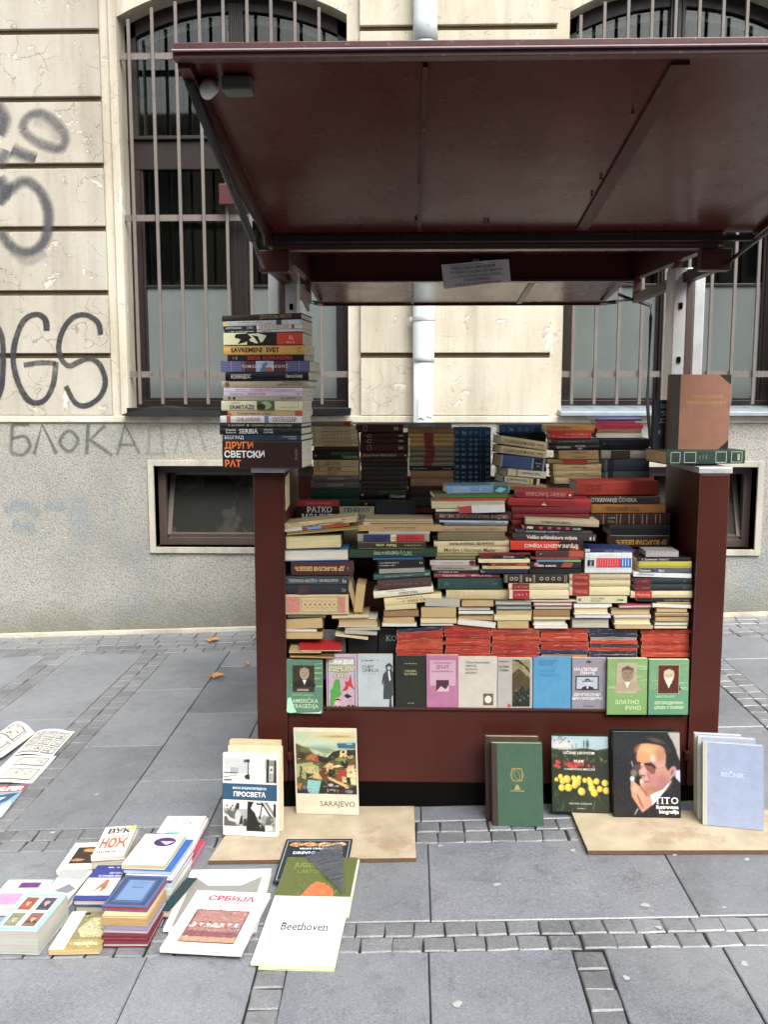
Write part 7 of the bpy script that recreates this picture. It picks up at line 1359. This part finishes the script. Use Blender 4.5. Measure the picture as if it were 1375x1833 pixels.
cover_book('black album hidden behind the one with the man', (1094, 1455), (1209, 1457), 1305, .016, '1c1a18', h=.02, lean=4, kind='gloss', pages='b8b4a8', group='books leaning at the foot of the stall')
def rc(p): p.rect(0, 0, .07, 1, 'b8b8a8'); p.text('JUGOSLAVENSKI LEKSIKOGRAFSKI', .54, .69, .013, 'a8b4c8', maxw=.7); p.text('REČNIK', .5, .63, .052, 'b8c4d4', serif=True, maxw=.48); p.text('I', .5, .54, .02, 'a8b4c8'); p.marks(.4, .66, .46, .012, '98a8c0', 3); p.marks(.4, .64, .14, .01, '98a8c0', 3)
cover_book('foremost pale blue dictionary in plastic at the far right', (1259, 1476), (1368, 1487), 1328, .028, '94a0b8', h=.02, lean=8, kind='gloss', draw=rc, pages='d8d4c8', spine=('b0b0a0', .012), group='books leaning at the foot of the stall')
cover_book('middle pale blue dictionary of the three at the far right', (1250, 1466), (1354, 1474), 1318, .026, 'a0a8b8', h=.02, lean=7, kind='gloss', pages='d8d4c8', spine=('b4b4a4', .012), group='books leaning at the foot of the stall')
cover_book('hindmost pale blue dictionary of the three at the far right', (1244, 1456), (1330, 1462), 1313, .026, 'a4aab4', h=.02, lean=6, kind='gloss', pages='d8d4c8', spine=('b4b4a4', .012), group='books leaning at the foot of the stall')
# ================================================================== books lying on the pavement
def ground_book(desc, nl, nr, fl, zt, T_, col, kind='soft', pages='d8d0bc', draw=None, name='book', group='books and magazines laid on the pavement', mode='side', shrink=1, spine=None):
    """three corners of the top face: near left, near right, far left; zt = height of the top face"""
    z0, z1 = zt if isinstance(zt, tuple) else (zt, zt)
    a, c, f = GP(*nl, z0), GP(*nr, z0), GP(*fl, z1); ex = (c-a); W_ = ex.length; ex.normalize(); ey = (f-a)-ex*(f-a).dot(ex); L = ey.length; ey.normalize(); gn = ex.cross(ey)
    r, mw, b = make_book(a, ey, ex, -gn, L, W_, T_, col, kind, pages, (L/2, W_/2, T_), name=name, spine=spine)
    if draw: p = Pr(W_, L); draw(p); p.build('cover_print', r, front_map(b))
    register(r, desc, None, None, group); return r
GZ = .003
def portraits(p):
    p.rect(.0, .02, 1, .98, '8cd0d0')
    for i, (x, y) in enumerate(((.1, .53), (.54, .53), (.1, .1), (.54, .1))):
        p.rect(x-.02, y-.02, x+.36, y+.38, 'e4e0d8'); p.rect(x, y, x+.32, y+.35, ('8c5444', '4c4860', '7c8468', '8c5c50')[i], 1); man(p, x+.16, y+.2, .06, 'c89c80', ('3c2420', '8c8c90', '3c3428', '4c2c24')[i], ('b84c30', '34343c', '8c8c7c', '3c3c2c')[i])
ground_book('thick pale blue boxed set with four small portraits at the left edge', (-12, 1665), (65, 1667), (33, 1598), .078, .075, 'b8cccc', 'soft', 'b0b0a8', portraits)
ground_book('white magazine with purple and pink print behind the boxed set', (-30, 1625), (55, 1625), (10, 1575), .03, .027, 'd4d0d4', 'soft', 'd0ccc8', lambda p: (p.rect(.35, .7, .8, .9, '6c2c7c', 1), p.rect(.1, .1, .6, .5, 'c08cac', 1)))
ground_book('white books wrapped in clear plastic with grey picture', (63, 1612), (118, 1614), (82, 1556), .03, .027, 'd8d8d4', 'gloss', 'c8c8c0', lambda p: (p.rect(0, .7, .9, 1, 'a8a8a8', 1), p.poly([(.3, .3), (.6, .55), (.95, .4), (.8, .25)], '7c8084', 1), p.marks(.1, .9, .08, .06, '6c7478', 2)))
def te(p): p.rect(0, 0, .3, 1, 'd8d0cc'); p.rect(.3, 0, 1, 1, '84805c', 1); p.rect(.3, 0, 1, .25, 'a08c4c', 1); p.poly([(.35, .5), (.5, .8), (.75, .85), (.95, .6), (.9, .3), (.5, .3)], 'b0ac84', 1); p.paint(.3, 0, 1, 1, 300, .08, .35, 4); p.rect(.7, .8, 1, .98, '7c9ca0', 1); p.ell(.36, .93, .06, .045, '1c1c1c'); p.text('TERMINAL', .68, .13, .06, 'e4dcc0', bold=.02, maxw=.5)
ground_book('small paperback with tan painted cover lying near the boxed set', (86, 1700), (176, 1698), (129, 1632), .02, .017, 'c8bc9c', 'soft', 'c4ac78', te)
def vn(p): p.rect(0, 0, 1, 1, 'd4ccbc'); p.text('ВУК', .52, .84, .15, '28282c', bold=.04, maxw=.72); p.text('ДРАШКОВИЋ', .55, .66, .055, '3c3c40', maxw=.7); p.text('НОЖ', .5, .43, .28, 'c84c38', bold=.04, maxw=.8); p.rect(.78, .86, 1, 1, 'c8b060'); p.marks(.1, .7, .15, .06, '4c4c50', 5)
ground_book('top book with large red and black cyrillic letters, middle of the pavement group', (162, 1535), (222, 1531), (188, 1481), .085, .014, 'd8d0c4', 'soft', 'c8c4bc', vn)
ground_book('grey edged volume under the book with large red letters', (163, 1541), (222, 1538), (189, 1487), .07, .03, 'a8a4b0', 'soft', 'b8b0a0')
ground_book('white magazine with brown still life picture behind', (100, 1558), (165, 1556), (136, 1509), .02, .017, 'dcd8d0', 'soft', 'd0ccc0', lambda p: (p.rect(.2, .22, 1, .82, '3c2c24', 1), p.ell(.6, .7, .2, .1, 'c88c50', pic=1), p.ell(.4, .35, .18, .08, 'b87848', pic=1), p.ell(.8, .5, .1, .08, 'd0a070', pic=1), p.paint(.2, .22, 1, .82, 200, .08, .4, 3)))
def bl_(p): p.rect(0, .62, 1, 1, '2c3c84', 1); p.rect(0, 0, 1, .12, '2c3c84'); p.rect(0, .12, 1, .62, 'd4ccc0', 1); p.poly([(.4, .2), (.6, .58), (.7, .56), (.75, .3), (.6, .2), (.62, .36)], 'a06c44', 1); p.paint(0, .12, 1, .62, 200, .08, .35, 3); p.text('OD PERA', .75, .76, .05, 'd0d0dc', maxw=.4); p.text('do istorijske istine', .62, .68, .05, 'd0d0dc', bold=.02, maxw=.7); p.marks(.4, .95, .93, .04, 'd0d0dc', 2)
ground_book('blue and white hardback with brown figure beside the tall stack', (129, 1611), (190, 1611), (162, 1549), .055, .02, '34448c', 'gloss', 'b8b0a0', bl_)
ground_book('grey hardback under the blue and white one', (133, 1622), (191, 1622), (164, 1560), .033, .03, '4c5450', 'hard', 'a8a498')
# tall stack, eight books high
st_ = [(.094, .017, (181, 1621), (262, 1624), (221, 1566), '4c648c', 'hard', 'a8262c', 'slate blue ornate hardback with red page edges, top of the tall stack', True), (.076, .008, (182, 1639), (262, 1640), (222, 1583), 'c8b088', 'soft', 'c0a87c', 'cream paperback second in the tall pavement stack', 0), (.067, .022, (181, 1644), (262, 1646), (221, 1590), 'b09468', 'soft', 'ac8c58', 'old tan paperback in the middle of the tall pavement stack', 0), (.044, .010, (184, 1664), (263, 1666), (222, 1610), '7c7490', 'soft', 'b0a8a8', 'lilac grey paperback in the lower tall pavement stack', 0), (.033, .015, (181, 1675), (262, 1676), (220, 1619), '6c2434', 'hard', '8c3c44', 'wine red book in the lower tall pavement stack', 0), (.017, .014, (182, 1688), (264, 1688), (220, 1632), '74243c', 'hard', 'c8c4bc', 'wine covered bottom book of the tall pavement stack', 0)]
def slate(p): p.frame(.06, .05, .94, .95, .1, '34486a'); p.rect(.2, .18, .8, .84, '6884a8'); p.frame(.2, .18, .8, .84, .008, '283c5c'); p.text('ПИСМА', .5, .6, .04, '1c2438', maxw=.3); p.marks(.3, .7, .76, .018, '34486a', 3); p.marks(.35, .65, .69, .014, '34486a', 3)
for z, t, nl, nr, fl_, c, kd, pg, ds, top in st_: ground_book(ds, nl, nr, fl_, z, t, c, kd, pg, slate if top else None)
ground_book('white hardback with purple oval picture on the rear stack', (217, 1547), (294, 1549), (249, 1491), .10, .016, 'dcd8d0', 'soft', 'c4b890', lambda p: (p.ell(.62, .72, .26, .22, '4c2c6c', 24, pic=1), p.poly([(.5, .74), (.85, .74), (.7, .62)], 'c8bcd8', 1), p.rect(0, .975, .8, 1, '8c3c5c')))
ground_book('bright blue book under the white one with purple oval', (220, 1557), (306, 1560), (255, 1500), .083, .012, '2c64ac', 'soft', 'a8b4c8')
for k, (z, t, c, pg, ds) in enumerate([(.07, .014, 'c8c8cc', 'd0ccc4', 'white paperback second from the blue one downwards in rear stack'), (.055, .014, '44446c', 'c8c8cc', 'violet edged paperback in rear stack'), (.04, .018, 'a8c4c8', 'd0d0c8', 'pale aqua book in rear stack'), (.021, .018, '9c9c94', 'b8b0a0', 'grey book at the bottom of rear stack')]):
    ground_book(ds, (224+k, 1566+12*k), (308-2*k, 1569+12*k), (258+k, 1508+12*k), z, t, c, 'soft', pg)
ground_book('white book with teal print at the back of the pavement group', (265, 1512), (340, 1512), (292, 1461), .05, .012, 'd8d8d4', 'soft', 'd8d4cc', lambda p: (p.text('МИОДРАГ', .4, .85, .07, '5c8484', serif=True, maxw=.5), p.text('БУЛАТОВИЋ', .45, .73, .07, '5c8484', serif=True, maxw=.6), p.ell(.4, .4, .2, .08, '8cb8b8', pic=1)))
ground_book('cream book under the one with teal print', (268, 1516), (344, 1516), (296, 1465), .038, .014, 'd8d4cc', 'soft', 'd8d4cc')
ground_book('magenta edged book lying lowest at the back', (270, 1552), (336, 1553), (298, 1502), .024, .02, 'a8385c', 'soft', 'b87c8c')
ground_book('dark teal volume lying right of the rear stack', (284, 1628), (303, 1630), (311, 1568), .03, .028, '1c3c40', 'hard', 'b8b4a0')
def sr(p): p.text('СРБИЈА', .53, .87, .08, 'b02c50', serif=True, bold=.04, maxw=.62); p.text('И СВЕТ', .55, .79, .03, 'b0506c', serif=True); p.text('ИСТОКА И ЗАПАДА', .55, .725, .035, 'b0506c', serif=True, bold=.01, maxw=.64); p.rect(.16, .12, .86, .66, '8c5c60', 1); p.rect(.2, .3, .84, .64, 'a88078', 1); [man(p, .24+.09*k, .42, .028, 'd8c0b0', '54342c', ('c8b0b0', 'a85c5c', '8c94a8', 'd0c0b8')[k % 4]) for k in range(7)]; p.rect(.16, .12, .86, .2, 'b08c74', 1); p.paint(.16, .12, .86, .66, 500, .04, .22, 3, 1.4); p.marks(.4, .6, .07, .015, '5c5c5c', 2)
ground_book('white album with red cyrillic title and painting of standing figures', (285, 1698), (431, 1706), (344, 1593), .028, .012, 'dcdad8', 'soft', 'd0d0d4', sr)
ground_book('white magazine with grey picture under the album', (291, 1664), (452, 1662), (346, 1557), .016, .008, 'dcdad8', 'soft', 'd0d0d0', lambda p: (p.rect(.08, .05, .92, .86, '8c8c84', 1), p.poly([(.1, .86), (.3, .7), (.7, .7), (.92, .86)], 'c8c4bc', 1)))
ground_book('lowest greyish magazine beneath the album', (300, 1672), (458, 1668), (352, 1566), .009, .006, 'b8b8a8', 'soft', 'c0c0b0')
def be(p): p.marks(.38, .62, .77, .018, '8c8c88', 5); p.text('Beethoven', .52, .53, .11, '3c3c40', serif=True, bold=.012, maxw=.6)
ground_book('white booklet with grey serif composer title lying in front', (448, 1725), (599, 1729), (482, 1603), (.012, .03), .006, 'd8d8d0', 'soft', 'd0d4a8', be)
ground_book('yellow green sheet cover under the white front booklet', (462, 1733), (598, 1736), (494, 1606), (.0065, .023), .006, 'c8ccA0', 'soft', 'c8cc9c')
def yu(p): p.rect(0, 0, 1, 1, '5c6434', 1); p.text('JUGOSLAVIJA', .45, .87, .07, '8c9050', serif=True, maxw=.62); p.text("L'ART DES NAIFS", .5, .77, .05, '7c8448', serif=True, maxw=.6); p.poly([(.3, .3), (.4, .5), (.5, .62), (.62, .58), (.75, .5), (.8, .34), (.7, .2), (.4, .2)], 'c8683c', 1); p.paint(.25, .15, .85, .6, 260, .06, .2, 3, 1.5)
ground_book('olive green folder with orange flower under the white booklet', (474, 1655), (616, 1657), (499, 1534), (.016, .036), .005, '5c6434', 'gloss', 'c8c8b8', yu)
def dr(p): p.rect(.03, .05, .97, .96, '1c2430'); p.frame(.03, .05, .97, .96, .012, '8c98a4'); [p.ell(.18+.21*k, .86, .11, .06, 'b0845c', pic=1) for k in range(4)]; p.paint(.08, .8, .92, .93, 160, .06, .5, 3); p.text('VELIKE CIVILIZACIJE', .5, .76, .035, 'd0d4d8', bold=.03, maxw=.6); p.text('DREVNI', .32, .66, .055, 'b8d0dc', bold=.03)
ground_book('navy magazine with small pictures topmost behind the olive folder', (488, 1580), (617, 1580), (503, 1502), (.018, .032), .004, '1c2430', 'gloss', 'a8a8a8', dr)
ground_book('pale sheaf sticking out right of the olive folder', (524, 1640), (624, 1641), (540, 1538), (.006, .018), .005, 'c8ccb0', 'soft', 'c8ccb0')
# plastic sleeve curling over the olive folder: a thin glossy sheet
def sleeve():
    m, t, b = newmat('clear_sleeve'); n = NG(t); o = [x for x in t.nodes if x.type == 'OUTPUT_MATERIAL'][0]
    c = wcoord(n); mp = n.n('ShaderNodeMapping', i_Vector=c); mp.inputs['Rotation'].default_value = (0, 0, .7); mp.inputs['Scale'].default_value = (14, 70, 14)
    b.inputs['Base Color'].default_value = (.16, .18, .25, 1); b.inputs['Metallic'].default_value = .7; b.inputs['Roughness'].default_value = .2; t.links.new(n.bump(n.noise(mp.outputs[0], 1, 3), 1, .012), b.inputs['Normal'])
    tr = n.n('ShaderNodeBsdfTransparent'); lw = n.n('ShaderNodeLayerWeight', i_Blend=.55); x = n.n('ShaderNodeMixShader', i_0=n.math('ADD', lw.outputs['Facing'], .22, clamp=True)); t.links.new(tr.outputs[0], x.inputs[1]); t.links.new(b.outputs[0], x.inputs[2]); t.links.new(x.outputs[0], o.inputs[0])
    q = [GP(545, 1532, .04), GP(613, 1512, .044), GP(616, 1600, .036)]
    vs, fs = [], []; N = 14
    for i in range(N+1):
        for j in range(N+1-i):
            a, c = i/N, j/N; v = q[1]*(1-a-c)+q[0]*a+q[2]*c; v = v+Vector((0, 0, .02*math.sin(math.pi*min(1, (a+c)))*abs(math.cos(a*2.4))+.002*math.sin(a*17+c*5))); vs.append(v)
    idx = {}; k = 0
    for i in range(N+1):
        for j in range(N+1-i): idx[i, j] = k; k += 1
    for i in range(N):
        for j in range(N-i):
            fs.append((idx[i, j], idx[i+1, j], idx[i, j+1]))
            if j < N-i-1: fs.append((idx[i+1, j], idx[i+1, j+1], idx[i, j+1]))
    o = mesh('plastic_sleeve', vs, fs, m, None, True); tag(o, 'shiny clear plastic sleeve curling over the olive folder', 'sleeve')
sleeve()
# open comic at the left edge: curved leaves
def comic():
    r = empty('open_comic', GP(40, 1370, 0), 'open black and white comic magazine with curling leaves at the left edge', 'magazine', 'books and magazines laid on the pavement')
    def leafm(name, A, B, lx, h, panels, seed):
        # sheet: spine edge A->B, width vector lx, bulge h near the spine
        vs, fs = [], []; N, K = 12, 6; ed = B-A; org = Vector(r.location)
        for i in range(N+1):
            u = i/N; z = h*math.sin(math.pi*min(1, u*1.15))*(1-.4*u)
            for j in range(K+1): vs.append(A+ed*(j/K)+lx*u+Vector((0, 0, z)))
        for i in range(N):
            for j in range(K): k = i*(K+1)+j; fs.append((k, k+K+1, k+K+2, k+1))
        mesh(name, vs, fs, simple('comic_paper', 'd8d6d0', .55, var=.05), r, True)
        me_v, me_f, cols = [], [], []; rnd = random.Random(seed)
        def pt(u, v, d): z = h*math.sin(math.pi*min(1, u*1.15))*(1-.4*u); return A+ed*v+lx*u+Vector((0, 0, z+.0012+d))-org
        for (u0, v0, u1, v1) in panels:
            for (a, b_, c_, d_, col, dd) in [(u0, v0, u1, v1, '2c2c2c', 0)]+[(u0+.012, v0+.02, u1-.012, v1-.02, 'b8b6b0', .0004)]:
                for s in range(5):
                    ua, ub = a+(c_-a)*s/5, a+(c_-a)*(s+1)/5; n = len(me_v); me_v += [pt(ua, b_, dd), pt(ub, b_, dd), pt(ub, d_, dd), pt(ua, d_, dd)]; me_f.append((n, n+1, n+2, n+3)); cols.append(lin(col))
            for k in range(7):
                x, y = rnd.uniform(u0+.02, u1-.06), rnd.uniform(v0+.03, v1-.05); w_, h_ = rnd.uniform(.02, .06), rnd.uniform(.01, .05); n = len(me_v); me_v += [pt(x, y, .0008), pt(x+w_, y+h_*.3, .0008), pt(x+w_*.7, y+h_, .0008), pt(x-.01, y+h_*.7, .0008)]; me_f.append((n, n+1, n+2, n+3)); cols.append(lin(rnd.choice(['24242c', '54545c', '8c8c90'])))
        me = bpy.data.meshes.new('leaf_print'); me.from_pydata([tuple(v) for v in me_v], [], me_f); ca = me.color_attributes.new('Col', 'FLOAT_COLOR', 'CORNER'); buf = []
        for p, c in zip(me.polygons, cols): buf += list(c)*p.loop_total
        ca.data.foreach_set('color', buf); me.materials.append(M['print']); o = bpy.data.objects.new('leaf_print', me); COL.objects.link(o); o.parent = r
    pn = [(.08, .64, .34, .9), (.38, .64, .64, .9), (.68, .64, .95, .9), (.08, .36, .36, .6), (.4, .36, .66, .6), (.7, .36, .95, .6), (.08, .08, .6, .32), (.64, .08, .95, .32)]
    A, B = GP(20, 1354, .012), GP(66, 1309, .012); leafm('right_leaf', A, B, GP(93, 1354, .004)-A, .016, pn, 1)
    A2, B2 = GP(-30, 1403, .008), GP(20, 1354, .008); leafm('lower_leaf', A2, B2, GP(45, 1402, .003)-A2+Vector((.03, 0, 0)), .008, [(.25, .6, .9, .9), (.25, .1, .9, .5)], 2)
    for k in range(3):
        A3, B3 = GP(-6+k*4, 1360-k*2, .012+.004*k), GP(62, 1312, .012+.004*k); leafm('curled_leaf', A3, B3, Vector((-.2+.03*k, -.02, .0)), .075-.022*k, [(.15, .5, .5, .9), (.55, .5, .9, .9), (.15, .1, .9, .42)], 5+k)
    return r
comic()
def su(p): p.rect(0, .78, 1, 1, 'a8303c'); p.text('SUPER', .6, .885, .12, 'e4e0dc', bold=.06, shear=.2, maxw=.72); p.rect(0, 0, 1, .76, '7ca0c0', 1); p.poly([(.1, .1), (.3, .6), (.6, .7), (.95, .74), (.8, .5), (.5, .3)], '34506c', 1); p.poly([(.3, .45), (.5, .6), (.7, .62), (.55, .45)], 'a8c8dc', 1); p.poly([(0, 0), (.4, .05), (.7, .3), (.9, .5), (1, .3), (1, 0)], 'b0c8d0', 1)
ground_book('magazine with red masthead and blue picture at the left edge', (-70, 1466), (2, 1462), (-20, 1408), .008, .005, 'b0a894', 'soft', 'b0987c', su, name='magazine')
def su2(): pass
# ---- notice text and the labels of all books
v0 = q01; U = (q11-q01); V = (q00-q01)
def notice_print():
    W_ = U.length; H_ = V.length; p = Pr(W_, H_)
    p.rect(.12, .9, .88, .915, '54545c'); p.text('АЛЕКСАНДАР ОБРАДОВИЋ', .46, .78, .11, '38383e', maxw=.66, bold=.01); p.text('ТРГОВИНСКА РАДЊА АЦА КЊИЖАР', .5, .61, .1, '38383e', maxw=.78); p.text('ул. 1300 каплара Б.Б. лок бр. 4 Београд', .5, .46, .075, '4c4c54', maxw=.72, shear=.1); p.rect(.12, .39, .88, .4, '54545c'); p.text('РАДНО ВРЕМЕ', .5, .27, .1, '38383e', maxw=.42); p.text('од 08 до 20 часова сваког дана', .5, .11, .09, '4c4c54', maxw=.76, shear=.1)
    o0 = Vector(nt_.location); nrm = Vector((0, -1, 0))
    p.build('notice_print', nt_, lambda u, v, d: q00+U*(u/W_)-V*(v/H_)+nrm*(.014+d*4)-o0)
notice_print()
SN = dict(tower='tower on left cheek', rear1='leftmost rear pile', rear2='brown rear pile', rear3='rear pile with red labels', rear4='blue rear pile', rear5='tilted pile beside blue volumes', rear5b='rear pile under the blue volume', rear6='rear pile under orange paperback', rear7='rear pile nearest right column',
 mid_right='dark pile beside right cheek', red_pile='red pile in the middle', arch_pile='central front pile with orange jacket', army_pile='front pile with pale blue top', small_pile='small pile of thin paperbacks', ornate_pile='short pile below scroll ornament', grid_pile='pile with white gridded volume', yellow_pile='pile with yellow spine', left_pile='pile touching left cheek', hunt_pile='pile with long green spine',
 p1='page-edge pile at left cheek', p2='page-edge pile below the V', p3='page-edge pile above first red spines', p4='page-edge pile right of brown one', p5='page-edge pile with slipping white book', p6='page-edge pile with blue board', p7='page-edge pile with red board', p8='page-edge pile with thick grey block', p9='page-edge pile left of last', p10='page-edge pile at right cheek', wedge='the V above the ledge',
 red1='first red-spine pile', red2='second red-spine pile', red3='third red-spine pile', red4='fourth red-spine pile', red5='navy and red pile', red6='last red-spine pile at right cheek')
ORD = ['', 'top', 'second', 'third', 'fourth', 'fifth', 'sixth', 'seventh', 'eighth', 'ninth', 'tenth', 'eleventh', 'twelfth', 'thirteenth', 'fourteenth', 'fifteenth', 'sixteenth', 'seventeenth', 'eighteenth', 'nineteenth', 'twentieth', 'twenty-first', 'twenty-second']
cnt = {}
for b_ in BOOKS: cnt[b_['desc']] = cnt.get(b_['desc'], 0)+1
for b_ in BOOKS:
    d = b_['desc']; r = b_['r']
    if b_['stack']:
        o_ = b_['order']; sn = SN[b_['stack']]; lab = d+', '+(('top of ' if o_ == 1 else ORD[o_]+' in ')+sn if b_['stack'] != 'wedge' else 'in '+sn)
        ws = lab.replace(',', '').split()
        if len(ws) > 16: lab = ' '.join(d.split()[:16-len(ws)+len(d.split())])+', '+lab.split(', ', 1)[1]
    else: lab = ' '.join(d.split()[:16])
    r['label'] = lab; r['category'] = 'magazine' if 'magazine' in d or 'comic' in d else 'book'; r['group'] = b_['group'] or 'books piled on the stall'
    if '_fn' in r: del r['_fn']
print('BOOKS', len(BOOKS), 'objects', len(bpy.data.objects))
